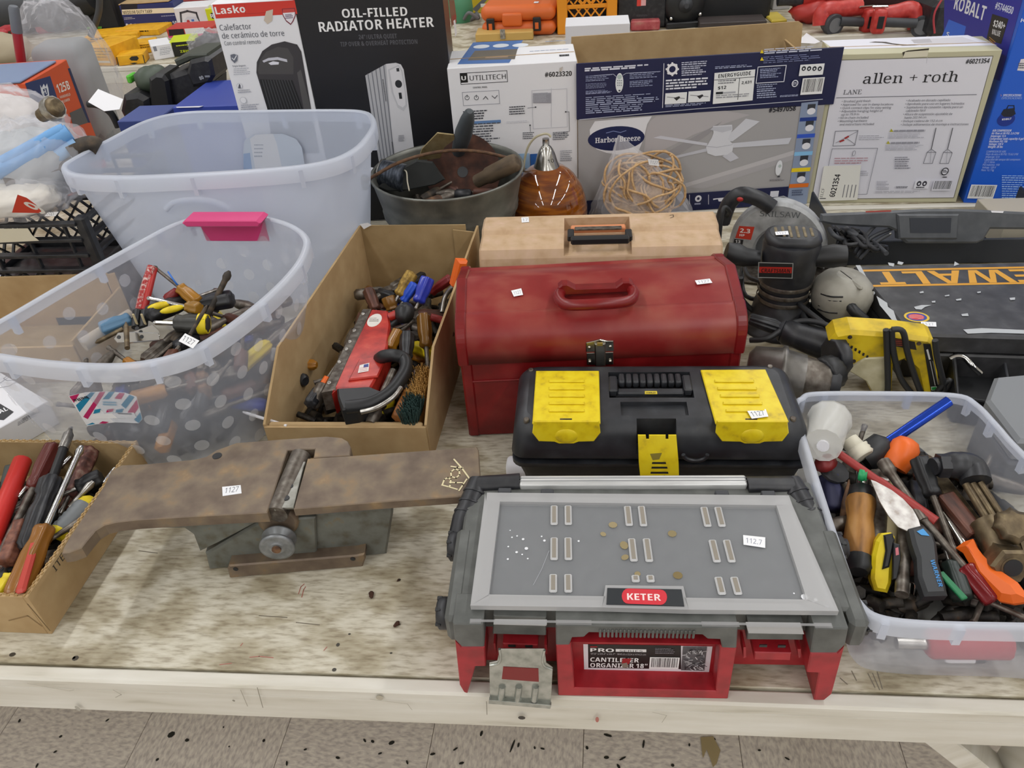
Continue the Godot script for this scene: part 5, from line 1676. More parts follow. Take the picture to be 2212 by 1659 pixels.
func tan_box():
	var A := P(1034, 537, 0.19)
	var Bp := P(1563, 525, 0.19)
	A.y = TT; Bp.y = TT
	var T := frame(A, Bp)
	var w := A.distance_to(Bp)
	thing("tool_box", "worn tan plastic tool box with a recessed black handle", "tool box", T)
	var m := mottled([0.0, "b39470", 0.35, "c0a280", 0.6, "c5a888", 0.85, "caac90", 1.0, "d2b49c"], 0.5, 0, Vector3(4, 4, 4), 0.014, 5, 0, FastNoiseLite.TYPE_SIMPLEX_SMOOTH, 31, 512)
	var k := B.new()
	k.extx(v2([0.012, 0.0, 0.012, 0.16, 0.008, 0.172, 0.0, 0.186, -0.006, 0.189, -0.052, 0.191, -0.058, 0.197, -0.062, 0.199, -0.108, 0.2, -0.116, 0.196, -0.14, 0.18, -0.16, 0.15, -0.16, 0.0]), 0.0, w, 0.004)
	var r0 := L(1219, 471, 0.2)
	var r1 := L(1367, 530, 0.2)
	csg("case", k.mesh(), m, [[Vector3((r0.x + r1.x) / 2, 0.2, (r0.z + r1.z) / 2), Vector3(r1.x - r0.x, 0.05, r1.z - r0.z)]])
	for x in [0.005, w - 0.005]: bxo("end_ridge", m, Vector3(x, 0.08, -0.075), Vector3(0.012, 0.14, 0.15), 0.004)
	bxo("handle_grip", M.black, L(1296, 518, 0.195), Vector3(0.104, 0.014, 0.014), 0.003)
	for x in [1233, 1358]: bxo("handle_arm", M.black, L(x, 508, 0.193), Vector3(0.012, 0.012, 0.03), 0.002)
	bxo("handle_hinge", plain("d58a5e", 0.5), L(1292, 494, 0.19), Vector3(0.1, 0.01, 0.016), 0.002)
	bxo("handle_plate", M.oldsteel, L(1292, 493, 0.196), Vector3(0.085, 0.004, 0.01), 0.001)
	var top := face(T, Vector3(0, 0.2, -0.11), Vector3.RIGHT, Vector3(0, 0, -1))
	tag_on(top, [1126, 470, 1142, 469, 1143, 480, 1127, 481], "17", "9a9ca8")
	var p := Pr.new(self, top)
	p.line("4a3c30", [1447, 465, 1454, 464, 1455, 468, 1448, 471], 1.4)
	p.done("mark")
# ---------------------------------------------------------------- rusty jointer
func jointer():
	var T := frame(P(497, 1250), P(785, 1225))
	thing("bench_jointer", "rusty cast iron bench jointer with a grey pulley and a painted name on its bed", "jointer", T)
	var rm := mottled([0.0, "5e5044", 0.3, "6c5d4f", 0.5, "766757", 0.66, "7f6f5b", 0.8, "877156", 1.0, "9f8866"], 0.5, 0.25, Vector3(2.4, 2.4, 2.4), 0.014, 7, 0, FastNoiseLite.TYPE_SIMPLEX_SMOOTH, 17, 512)
	var gm := mottled([0.0, "54503f", 0.3, "62625a", 0.5, "696b64", 0.75, "6f726b", 1.0, "776a52"], 0.5, 0.15, Vector3(4, 4, 4), 0.014, 5, 0, FastNoiseLite.TYPE_SIMPLEX_SMOOTH, 19, 512)
	var h := 0.125
	var FT := flat_face(h)
	plate("outfeed_bed", rm, FT, [133, 1195, 150, 1193, 176, 1183, 190, 1165, 207, 1145, 225, 1134, 250, 1128, 294, 1123, 424, 1115, 577, 1107, 621, 972, 680, 969, 677, 988, 756, 983, 758, 966, 752, 953, 738, 945, 706, 942, 600, 949, 511, 956, 467, 972, 445, 986, 420, 992, 315, 1002, 263, 1004, 240, 1016, 224, 1050, 185, 1108, 150, 1160, 137, 1182], -0.018, 0.0, 0.0012)
	plate("infeed_bed", rm, flat_face(h - 0.001), [664, 990, 758, 984, 900, 974, 1030, 965, 1034, 972, 1040, 1066, 1010, 1071, 849, 1082, 634, 1099], -0.014, 0.0, 0.0012)
	var F := face(T, Vector3(0, 0, -0.018))
	plate("casting", gm, F, [443, 1196, 545, 1136, 575, 1118, 640, 1112, 849, 1096, 849, 1110, 836, 1204, 788, 1214, 500, 1240, 454, 1236], -0.085, 0.0, 0.003)
	plate("outfeed_bracket", gm, face(T, Vector3(0, 0, -0.012)), [290, 1130, 576, 1110, 572, 1120, 470, 1174, 432, 1192, 418, 1156, 398, 1142, 300, 1142], -0.08, 0.0, 0.002)
	plate("rib", gm, face(T, Vector3(0, 0, -0.012)), [573, 1124, 682, 1118, 684, 1196, 576, 1212], -0.04, 0.0, 0.002)
	plate("foot_flange", rm, face(T, Vector3(0, 0, 0.0)), [497, 1252, 491, 1230, 494, 1222, 770, 1200, 788, 1196, 790, 1206, 784, 1226, 772, 1234], -0.02, 0.0, 0.002)
	bxo("foot_flange", rm, Vector3(0.095, 0.008, -0.115), Vector3(0.18, 0.015, 0.03), 0.002)
	for q in [[509, 1229], [762, 1207]]:
		var k := B.new()
		k.X = INV * Transform3D(Basis(Vector3.RIGHT, PI / 2), PF(q[0], q[1], face(T, Vector3(0, 0, 0.0))))
		k.lathe([[0, 0.0035], [0.0006, 0.0035]], 14)
		obj("dark_bolt_disc", k, M.black)  # black disc, shade inside a bolt hole given as plain colour
	# cutter head in the slot
	var ca := L(650, 985, h - 0.008)
	var cb := L(598, 1112, h - 0.012)
	tubeo("cutter_head", M.oldsteel, [ca, cb], 0.014, 16)
	var ck: MeshInstance3D = plate("cutter_knife", mottled([0.0, "6e6c64", 0.5, "8b8a82", 1.0, "a09f98"], 0.4, 0.7, Vector3(9, 9, 9)), flat_face(h - 0.001), [619, 1002, 634, 996, 660, 997, 655, 1010, 634, 1096, 612, 1096, 592, 1100, 604, 1050], -0.004, 0.0, 0.0006)
	for q in [[632, 1028], [626, 1050], [618, 1076]]:
		var k := B.new()
		k.X = Transform3D(Basis(), L(q[0], q[1], h - 0.0008))
		k.lathe([[0, 0.0045], [0.0008, 0.0045]], 14)
		obj("dark_knife_disc", k, M.black, ck)  # black disc for the dark of an opening; nothing is cut
	var k := B.new()
	k.X = Transform3D(Basis(), L(469, 985, h))
	k.lathe([[0, 0.0066], [0.0006, 0.0066]], 18)
	obj("dark_bolt_disc", k, M.black)  # flat black disc, the dark opening is colour and not a cut
	# pulley
	var c := INV * PF(600, 1176, face(T, Vector3(0, 0, 0.012)))
	var al := mottled([0.0, "6c6f70", 0.5, "85888a", 1.0, "9a9d9e"], 0.4, 0.5, Vector3(9, 9, 9))
	k = B.new()
	k.X = Transform3D(Basis(Vector3.RIGHT, PI / 2), c + Vector3(0, 0, -0.014))
	k.lathe([[-0.016, 0.012], [0.0, 0.013], [0.001, 0.022], [0.004, 0.0225], [0.009, 0.014], [0.011, 0.014], [0.016, 0.0225], [0.02, 0.0225], [0.021, 0.019], [0.019, 0.012], [0.022, 0.009]], 36)
	var pu := obj("pulley", k, al)
	k = B.new()
	k.X = Transform3D(Basis(Vector3.RIGHT, PI / 2), c + Vector3(0, 0, 0.004))
	k.lathe([[0, 0.006], [0.006, 0.006]], 16)
	obj("shaft_end", k, M.rust, pu)
	k = B.new()
	k.X = Transform3D(Basis(Vector3.RIGHT, PI / 2), c + Vector3(0.001, 0.018, -0.034))
	k.lathe([[0, 0.026], [0.012, 0.026], [0.014, 0.022]], 28)
	obj("bearing_cap", k, rm)
	var p := Pr.new(self, FT)
	p.poly("e9eaed", [480, 1052, 520, 1048, 522, 1066, 481, 1072])
	p.text("1127", "5c5e66", 485, 1066, 514, 1062, 11, "s")
	p.done("price_tag")
	p = Pr.new(self, flat_face(h - 0.001))
	for q in [[955, 1048, 970, 1052, 987, 1057], [956, 1046, 960, 1036, 968, 1032, 974, 1036, 973, 1046, 971, 1052], [972, 1042, 985, 1043, 998, 1043], [975, 1030, 974, 1020, 983, 1013, 992, 1017, 993, 1026, 985, 1033, 975, 1030], [975, 1008, 988, 1010, 999, 1011], [981, 993, 998, 1012, 1016, 1037], [992, 1060, 1000, 1048, 1008, 1036]]: p.line("d9cda4", q, 3.4)
	p.done("painted_name")
	p = Pr.new(self, flat_face(h - 0.0006))
	p.text("10", "3a3a38", 646, 1015, 630, 1017, 9, "s")
	p.done("price_mark")

# ---------------------------------------------------------------- galvanised tub with scrap
func metal_tub():
	var c := Vector3(-0.295, TT, -1.59)
	var T := Transform3D(Basis(), c)
	var h := 0.2
	thing("metal_tub", "dull galvanised steel tub with wire bail, full of old hardware", "tub", T)
	var m := mottled([0.0, "5b5c57", 0.4, "74756f", 0.65, "82837c", 1.0, "97988f"], 0.45, 0.6, Vector3(3, 3, 3), 0.02, 5, 0, FastNoiseLite.TYPE_SIMPLEX_SMOOTH, 41)
	var b := B.new()
	b.lathe([[0.0, 0.118], [0.01, 0.122], [0.11, 0.146], [0.115, 0.15], [0.12, 0.148], [0.125, 0.151], [0.13, 0.149], [0.195, 0.163], [0.2, 0.167], [0.204, 0.166], [0.203, 0.162], [0.195, 0.16], [0.1, 0.14], [0.012, 0.118], [0.01, 0.02]], 48, 0, 0, true, true)
	obj("shell", b, m)
	var bail := []
	for q in [[789, 392, 0.2], [815, 376, 0.215], [860, 352, 0.23], [920, 333, 0.235], [980, 325, 0.235], [1040, 328, 0.23], [1097, 341, 0.21]]: bail.append(L(q[0], q[1], q[2]))
	tubeo("bail", M.rust, bail, 0.0035, 8)
	for q in [[789, 394], [1110, 352]]: bxo("ear", m, L(q[0], q[1], 0.195), Vector3(0.014, 0.03, 0.02), 0.003)
	# what lies in it
	var at := func(x, y, hh): return P(x, y, hh)
	var disc := Transform3D(Basis(Vector3(1, 0, 0), 1.05) * Basis(Vector3.UP, 0.2), P(1000, 372, 0.17))
	thing("saw_blade", "rusty brown circular saw blade leaning in the tub", "saw blade", disc)
	b = B.new()
	b.lathe([[0, 0.085], [0.003, 0.085]], 40, 40, 0.05, true, true, false)
	obj("disc", b, mottled([0.0, "2c1a14", 0.5, "46281c", 1.0, "5c3a2a"], 0.7, 0.3, Vector3(6, 6, 6)))
	b = B.new()
	b.lathe([[0.003, 0.012], [0.004, 0.012]], 18)
	obj("dark_arbor_disc", b, M.black)  # black disc painted as the shade in the arbor opening
	stick("wooden_shaft", "thick dark wooden tool handle lying across the tub rim", "tool handle", P(1030, 392, 0.18), P(1118, 348, 0.235), [["grip", mottled([0.0, "3c3226", 0.5, "5a4b39", 1.0, "6e5e49"], 0.7, 0, Vector3(10, 3, 10)), [[0, 0.014], [0.25, 0.015], [0.3, 0.018], [0.9, 0.019], [0.97, 0.017], [1.0, 0.01]]]])
	stick("paint_brush", "grey rubber brush handle with a hanging hole sticking up from the tub", "brush", P(985, 345, 0.18), P(1015, 240, 0.33), [["grip", plain("4a5054", 0.55), [[0, 0.012], [0.3, 0.017], [0.6, 0.019], [0.85, 0.015], [0.97, 0.01], [1.0, 0.006]]], ["ferrule", M.steel, [[-0.25, 0.02], [0.0, 0.017]]]])
	stick("spray_can", "dented spray can with white nozzle lying in the tub", "spray can", P(875, 385, 0.18), P(818, 372, 0.19), [["can", mottled([0.0, "2b3038", 0.5, "4c525c", 1.0, "7c828c"], 0.3, 0.5, Vector3(12, 30, 12)), [[0, 0.03], [0.85, 0.03]]], ["shoulder", M.steel, [[0.85, 0.032], [0.9, 0.032], [0.98, 0.02], [1.05, 0.012]]], ["nozzle", M.white, [[1.05, 0.007], [1.35, 0.007], [1.36, 0.004]]]])
	var TR := Transform3D(Basis(), P(880, 395, 0.165))
	thing("rubber_sheet", "folded black rubber sheet with white string in the tub", "rubber sheet", TR)
	plate("fold", plain("2c2e2d", 0.75), plane3(P(820, 410, 0.165), P(955, 400, 0.16), P(900, 345, 0.22)), [815, 405, 850, 378, 870, 362, 900, 346, 935, 350, 950, 372, 962, 388, 940, 400, 880, 412, 840, 414], -0.01, 0.0, 0.003)
	b = B.new()
	b.blob(L(955, 362, 0.17), Vector3(0.03, 0.03, 0.025), 14, 9, 0.35, 4)
	obj("crumple", b, plain("26282a", 0.8))
	tubeo("string", plain("c9c2ae", 0.8), [L(870, 366, 0.2), L(878, 372, 0.2), L(880, 392, 0.19), L(884, 412, 0.18)], 0.0016, 6)
	thing("painted_strip", "bent tan painted metal strip standing in the tub", "metal strip", Transform3D(Basis(), P(915, 350, 0.2)))
	var F := plane3(P(900, 345, 0.2), P(960, 340, 0.2), P(950, 290, 0.27))
	plate("strip", mottled([0.0, "7c6a42", 0.5, "a18f66", 1.0, "b0a080"], 0.6, 0.2, Vector3(8, 8, 8)), F, [903, 345, 912, 322, 945, 288, 980, 292, 984, 300, 960, 318, 950, 344], -0.003, 0.0, 0.0)
	# scrap bed that fills the tub
	heap(16, "grimy scrap of metal hardware at the bottom of the tub", "hardware scrap in the tub", func(r): return c + Vector3(cos(r.randf() * TAU), 0, sin(r.randf() * TAU)) * 0.09 * r.randf(), 0.09, 0.15, 0.11, 5)
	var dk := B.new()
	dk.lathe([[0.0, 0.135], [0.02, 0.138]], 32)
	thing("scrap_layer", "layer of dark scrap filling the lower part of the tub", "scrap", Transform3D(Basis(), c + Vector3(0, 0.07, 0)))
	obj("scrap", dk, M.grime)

# small parts that fill the bottom of a container
func clutter(label: String, at: Vector3, s: Vector3, sd: int, turn := 0.0):
	var t := thing("loose_hardware", label, "hardware", Transform3D(Basis(Vector3.UP, turn), at))
	t.set_meta("kind", "stuff")
	var b := B.new()
	var r := RandomNumberGenerator.new()
	r.seed = sd
	for i in 190:
		var x := r.randf_range(-1, 1)
		var z := r.randf_range(-1, 1)
		var y := r.randf() * (1.0 - 0.35 * (x * x + z * z))
		var l := r.randf_range(0.008, 0.022)
		var d := Vector3(r.randf_range(-1, 1), r.randf_range(-0.5, 0.5), r.randf_range(-1, 1)).normalized() * l
		var c := Vector3(x * s.x, 0.006 + y * s.y, z * s.z)
		b.tube([c - d, c + d], r.randf_range(0.004, 0.009), 6)
	obj("hardware", b, mottled([0.0, "121110", 0.4, "24211e", 0.6, "3a342d", 0.8, "4a463f", 1.0, "6a4a30"], 0.6, 0.3, Vector3(14, 14, 14), 0.03, 3, 0, FastNoiseLite.TYPE_CELLULAR, sd))

# many small tools lying about in a container
func heap(n: int, label: String, group: String, where: Callable, h0: float, h1: float, size: float, sd: int, dull := true):
	var r := RandomNumberGenerator.new()
	r.seed = sd
	var mats: Array = [M.grime, M.oldsteel, M.dkwood, M.black2, M.oldsteel, M.rust, M.grime, M.oldsteel, M.black2, M.dkwood]
	if not dull: mats += [M.amber, M.dkred, M.wood, M.yellow, M.blue, M.black2, M.grime]
	for i in n:
		var c: Vector3 = where.call(r)
		c.y = TT + r.randf_range(h0, h1)
		var a := r.randf() * TAU
		var l := size * r.randf_range(0.7, 1.2)
		var d := Vector3(cos(a), r.randf_range(-0.12, 0.12), sin(a)) * l / 2
		var hm: Material = mats[i % mats.size()]
		var hr := r.randf_range(0.009, 0.014)
		var parts := [["handle", hm, [[0, hr * 0.6], [0.04, hr], [0.4, hr], [0.46, hr * 0.7]], 6 if i % 3 else 0]]
		if i % 4 != 3: parts.append(["shaft", M.oldsteel, [[0.44, 0.0035], [0.95, 0.0035], [1.0, 0.0045]]])
		else: parts.append(["jaw", M.oldsteel, [[0.44, 0.008], [0.6, 0.011], [0.8, 0.009], [1.0, 0.004]]])
		stick("hand_tool", label, "hand tool", c - d, c + d, parts, group)

# ---------------------------------------------------------------- pendant lamp and bag of twine
func lamp_and_bag():
	var c := Vector3(-0.083, TT, -1.655)
	var T := Transform3D(Basis(), c)
	thing("pendant_lamp", "glossy amber wood grain glass pendant lamp with a brushed metal cap and clear cord", "lamp", T)
	var gm := mottled([0.0, "3f1a04", 0.4, "6e3408", 0.52, "7d3f0a", 0.64, "94520d", 1.0, "a66514"], 0.06, 0, Vector3(2.2, 16, 2.2), 0.012, 3, 0, FastNoiseLite.TYPE_SIMPLEX_SMOOTH, 51, 512)
	gm.clearcoat_enabled = true
	gm.clearcoat = 1.0
	gm.clearcoat_roughness = 0.03
	var y0 := HG(c, 1190, 376)
	var y1 := HG(c, 1190, 306)
	var b := B.new()
	var pr := []
	var yt := HG(c, 1190, 358)
	for q in [[yt, 0.07], [yt * 0.98, 0.074], [yt * 0.8, 0.084], [0.13, 0.0905], [0.094, 0.09], [0.07, 0.0855], [0.047, 0.077], [0.023, 0.0615], [0.012, 0.05], [0.004, 0.038], [0.0, 0.028]]: pr.append([yt - q[0], q[1]])
	b.lathe(pr, 48, 0, 0, true, false)
	obj("glass_shade", b, gm)
	var mm := plain("b3b1ab", 0.22, 1.0)
	b = B.new()
	var ch := y1 - y0
	b.lathe([[y0 - 0.006, 0.033], [y0 - 0.003, 0.0365], [y0 + 0.001, 0.037], [y0 + ch * 0.1, 0.0345], [y0 + ch * 0.25, 0.029], [y0 + ch * 0.42, 0.024], [y0 + ch * 0.62, 0.02], [y0 + ch * 0.76, 0.016], [y0 + ch * 0.86, 0.011], [y0 + ch * 0.9, 0.0075], [y0 + ch * 1.1, 0.0075]], 36)
	obj("metal_cap", b, mm)
	var cordm := plain(Color(0.75, 0.72, 0.6, 0.75), 0.3)
	cordm.transparency = BaseMaterial3D.TRANSPARENCY_ALPHA
	var yy := c.z
	var cp := []
	for q in [[1190, 296], [1184, 290], [1172, 290], [1155, 298], [1142, 315], [1134, 340], [1131, 368], [1128, 400]]: cp.append(INV * PZ(q[0], q[1], yy - 0.01 * (1190 - q[0]) / 60.0))
	cp[-1].z -= 0.08
	tubeo("cord", cordm, cp, 0.0026, 8)
	var p := Pr.new(self, Transform3D(Basis(), c + Vector3(0, 0, 0.031)))
	p.text("10", "2a2a2c", 1185, 353, 1197, 350, 8, "s")
	p.done("price_mark")
	# bag of twine
	c = P(1385, 488)
	T = Transform3D(Basis(), c)
	thing("twine_bag", "clear plastic bag of tan twine gathered to a point beside the pendant lamp", "bag", T)
	var tw := mottled([0.0, "a8845a", 0.5, "c4a074", 1.0, "d8ba92"], 0.9, 0, Vector3(20, 20, 20))
	var r := RandomNumberGenerator.new()
	r.seed = 9
	for i in 44:
		var pp := []
		var cc := Vector3(r.randf_range(-0.05, 0.04), 0.06 + r.randf() * 0.075, r.randf_range(-0.03, 0.03))
		var ra := r.randf_range(0.04, 0.068)
		var tilt := Basis(Vector3(r.randf() - 0.5, 0, r.randf() - 0.5).normalized(), r.randf_range(0.3, 1.5))
		for j in 14: pp.append(cc + tilt * Vector3(cos(TAU * j / 13) * ra, r.randf_range(-0.004, 0.004), sin(TAU * j / 13) * ra * 0.8))
		tubeo("twine_loop", tw, pp, 0.0028, 6)
	b = B.new()
	b.blob(Vector3(-0.01, 0.06, 0), Vector3(0.07, 0.06, 0.045), 16, 10, 0.3, 2)
	obj("twine_core", b, tw)
	b = B.new()
	var ap := HG(c, 1330, 292)
	var nz := noise(2.2, 3, FastNoiseLite.TYPE_SIMPLEX_SMOOTH, 6)
	nz.fractal_type = FastNoiseLite.FRACTAL_RIDGED
	var rings := []
	for i in 17:
		var t := i / 16.0
		var ring := []
		for j in 60:
			var a := TAU * j / 60
			var rad: float = lerpf(0.125, 0.002, pow(t, 1.25)) * (0.88 if i == 0 else 1.0)
			var k := 1.0 + 0.22 * nz.get_noise_2d(cos(a) * 1.6 + 3, sin(a) * 1.6 + t * 0.5) * (0.4 + t)
			ring.append(Vector3(cos(a) * rad * k - 0.058 * t * t, 0.001 + ap * t, -sin(a) * rad * k * 0.65))
		rings.append(ring)
	b.loft(rings, true, true, true)
	obj("film", b, M.film)
	tag_on(Transform3D(Basis(), c + Vector3(0.0, 0, 0.07)), [1399, 343, 1422, 345, 1424, 359, 1402, 356], "1127", "9a9ca8")

# ---------------------------------------------------------------- crumbs on the table
func crumbs():
	for q in [[803, 1287, 12, "dark brown wood chip on the bare table top beside the jointer"], [857, 1350, 10, "small reddish wood chip on the bare table near the organizer"], [860, 1254, 4, "tiny black speck of grit on the table by the jointer"]]:
		thing("wood_chip", q[3], "wood chip", Transform3D(Basis(Vector3.UP, q[0] * 0.1), P(q[0], q[1], 0.0005)))
		var b := B.new()
		var s: float = q[2] * 0.0005
		b.blob(Vector3(0, s * 0.35, 0), Vector3(s, s * 0.35, s * 0.6), 9, 6, 0.8, q[0])
		obj("chip", b, plain("43291c", 0.9))
# ---------------------------------------------------------------- power tools, cords and cases
func power_tools():
	var blk: Material = M.black2
	# ---- circular saw
	var c := P(1690, 590)
	var T := Transform3D(Basis(Vector3.UP, -0.25), c)
	thing("circular_saw", "circular saw with a worn silver blade guard, black handle and red rating label", "saw", T)
	var F := face(T, Vector3.ZERO)
	var sil := mottled([0.0, "8a8b8b", 0.4, "a3a5a6", 0.7, "b0b2b3", 1.0, "c2c4c5"], 0.45, 0.2, Vector3(5, 5, 5), 0.02, 5)
	var g := []
	for i in 25:
		var a := PI * (1.12 - 1.24 * i / 24.0)
		g += [1680 + 108 * cos(a), 545 - 106 * sin(a)]
	for i in range(24, -1, -1):
		var a := PI * (1.12 - 1.24 * i / 24.0)
		g += [1682 + 52 * cos(a), 548 - 52 * sin(a)]
	plate("blade_guard", sil, F, g, -0.035, 0.0, 0.006)
	plate("guard_back", M.grey, F, [1575, 545, 1600, 480, 1640, 450, 1690, 440, 1740, 460, 1775, 500, 1788, 560, 1790, 600, 1575, 600], -0.04, -0.034, 0.0)
	var p := Pr.new(self, F)
	p.text("SKILSAW", "5f6264", 1641, 467, 1728, 471, 12, "s")
	p.done("cast_lettering")
	p = Pr.new(self, p.F)
	p.poly("c23a2a", [1597, 488, 1630, 490, 1622, 518, 1588, 514])
	p.done("rating_label")
	p = Pr.new(self, face(T, Vector3(0, 0, 0.0004)))
	p.text("2.3", "f0eae6", 1598, 502, 1620, 504, 9, "sb")
	p.text("HP", "f0eae6", 1597, 510, 1608, 511, 5, "sb")
	p.done("rating_figures")
	p = Pr.new(self, p.F)
	p.poly("202022", [1586, 516, 1606, 518, 1604, 528, 1584, 526])
	p.text("13", "e8e8e8", 1588, 524, 1599, 525, 6, "sb")
	p.done("label")
	bxo("shoe", M.oldsteel, Vector3(0.0, 0.006, 0.0), Vector3(0.25, 0.004, 0.13), 0.001)
	var k := B.new()
	k.tube(curve([INV * PF(1560, 480, F), INV * PF(1575, 440, F), INV * PF(1600, 420, F), INV * PF(1640, 430, F), INV * PF(1668, 448, F)]), 0.016, 10)
	obj("rear_handle", k, blk)
	k = B.new()
	k.blob(INV * (PF(1600, 424, F) + T.basis.z * 0.012), Vector3(0.008, 0.006, 0.006), 10, 6)
	obj("lock_button", k, M.red)
	tubeo("cord", M.cord, [INV * PF(1566, 470, F), INV * PF(1580, 445, F) + Vector3(0, 0, 0.03), INV * PF(1568, 430, F) + Vector3(0, 0.0, 0.05), INV * PF(1560, 500, F) + Vector3(0, 0, 0.06), INV * PF(1562, 560, F) + Vector3(0, 0, 0.05)], 0.0045, 8)
	# ---- router
	c = P(1680, 700)
	T = Transform3D(Basis(Vector3.UP, -0.1), c)
	thing("wood_router", "black two handled router with vented cap and red name plate", "router", T)
	var s := 0.001 * 0.95     # metres in a pixel at its distance
	var hh := HG(c, 1678, 505)
	k = B.new()
	k.lathe([[0.0, 0.07], [0.008, 0.07], [0.01, 0.055], [0.05, 0.05], [0.055, 0.044], [hh * 0.45, 0.044], [hh * 0.6, 0.048], [hh * 0.92, 0.05], [hh * 0.96, 0.047]], 28)
	obj("motor_housing", k, blk)
	k = B.new()
	for i in 3: k.lathe([[0.06 + i * 0.016, 0.0465], [0.064 + i * 0.016, 0.048], [0.068 + i * 0.016, 0.0465]], 28, 0, 0, false, false)
	obj("depth_ring", k, M.oldsteel)
	k = B.new()
	k.loft([B.rr(0.094, 0.07, 0.03, hh * 0.94, 6), B.rr(0.098, 0.074, 0.032, hh * 0.98, 6), B.rr(0.092, 0.068, 0.03, hh * 1.02, 6), B.rr(0.08, 0.056, 0.025, hh * 1.035, 6)])
	var tc := obj("top_cap", k, blk)
	for i in 6: bxo("cap_vent", mottled([0.0, "5e5340", 0.5, "7d7159", 1.0, "938870"], 0.8, 0, Vector3(9, 9, 9)), Vector3(-0.03 + i * 0.012, hh * 1.036, 0), Vector3(0.005, 0.003, 0.046 - absf(i - 2.5) * 0.006), 0.001, tc)
	tag_on(T * Transform3D(Basis(Vector3.RIGHT, Vector3(0, 0, -1), Vector3.UP), Vector3(0, hh * 1.036 + 0.002, 0)), [1674, 501, 1702, 499, 1704, 507, 1676, 508], "1127", "9a9ca8")
	for q in [[[1640, 558], [1610, 556], [1590, 550], [1568, 545]], [[1722, 560], [1760, 556], [1800, 553], [1828, 552]]]:
		var pp := []
		for e in q: pp.append(INV * PF(e[0], e[1], face(T, Vector3(0, 0, 0.01))))
		k = B.new()
		k.tube(pp, [0.014, 0.017, 0.021, 0.018], 14)
		obj("handle", k, M.black)
	var FP := face(T, Vector3(0, 0, 0.0525))
	p = Pr.new(self, FP)
	p.poly("8e8f8c", [1638, 566, 1714, 568, 1712, 602, 1637, 600])
	p.poly("1d1d1f", [1640, 568, 1712, 570, 1710, 600, 1639, 598])
	p.poly("a8281e", [1640, 576, 1711, 577, 1710, 590, 1640, 589])
	p.text("CRAFTSMAN", "1a1412", 1644, 588, 1706, 589, 8, "sb")
	p.done("name_plate")
	tubeo("cord", M.cord, [L(1705, 530, 0.12), L(1735, 545, 0.12), L(1725, 590, 0.1), L(1680, 610, 0.09), L(1620, 600, 0.08), L(1605, 570, 0.07), L(1612, 640, 0.04), L(1700, 645, 0.03), L(1760, 640, 0.02)], 0.0045, 8)
	# ---- grey palm sander
	c = P(1800, 715)
	T = Transform3D(Basis(Vector3.UP, 0.35), c)
	thing("palm_sander", "rounded grey palm sander with slotted vents and a thick black cord", "sander", T)
	var gm := mottled([0.0, "8a877c", 0.5, "9c998e", 1.0, "a9a69b"], 0.5, 0, Vector3(6, 6, 6))
	var ht := HG(c, 1800, 590)
	k = B.new()
	k.loft([B.rr(0.08, 0.09, 0.03, ht * 0.42, 6), B.rr(0.094, 0.1, 0.042, ht * 0.52, 6), B.rr(0.1, 0.106, 0.046, ht * 0.68, 6), B.rr(0.094, 0.1, 0.044, ht * 0.84, 6), B.rr(0.07, 0.078, 0.034, ht * 0.96, 6), B.rr(0.03, 0.034, 0.015, ht, 6)])
	obj("body", k, gm)
	bxo("ridge", gm, Vector3(0, ht * 0.97, 0.012), Vector3(0.008, ht * 0.06, 0.07), 0.003)
	bxo("sanding_pad", M.dkgrey, Vector3(0, 0.012, 0), Vector3(0.1, 0.02, 0.11), 0.004)
	bxo("skirt", M.black, Vector3(0, ht * 0.3, 0), Vector3(0.07, ht * 0.35, 0.08), 0.006)
	for i in 5:
		for sd in [-1, 1]:
			var v := B.new()
			v.tube(curve([Vector3(sd * (0.03 + i * 0.001), ht * 0.86 - i * 0.008, 0.04), Vector3(sd * 0.043, ht * 0.82 - i * 0.008, 0.025), Vector3(sd * 0.0475, ht * 0.78 - i * 0.008, 0.004)]), 0.0016, 6)
			obj("vent_slot", v, M.black)
	tubeo("cord_boot", M.black, [L(1830, 650, 0.085), L(1845, 672, 0.08), L(1868, 692, 0.065)], 0.0095, 10)
	var cd := []
	for q in [[1862, 690, 0.065], [1880, 700, 0.055], [1894, 697, 0.045], [1880, 665, 0.03], [1850, 640, 0.02], [1830, 625, 0.01]]: cd.append(L(q[0], q[1], q[2]))
	tubeo("cord", M.cord, cd, 0.0055, 8)
	# ---- slim black grinder lying in front
	var a := P(1690, 715, 0.06)
	var b := P(1800, 752, 0.05)
	stick("angle_grinder", "slim black grinder with side handle lying behind the yellow staple gun", "grinder", a, b, [["body", blk, [[0.0, 0.018], [0.08, 0.023], [0.3, 0.022], [0.7, 0.025], [1.0, 0.026]]], ["neck", M.dkgrey, [[-0.1, 0.012], [0.0, 0.02]]]])
	var sh := stick("grinder_grip", "short black ribbed side handle resting against the red tool box", "handle", P(1618, 688, 0.08), P(1682, 708, 0.065), [["grip", blk, [[0, 0.008], [0.05, 0.011], [0.8, 0.014], [1.0, 0.011]], 10]])
	# coiled cords on the table
	var gname := "black cords coiled among the power tools"
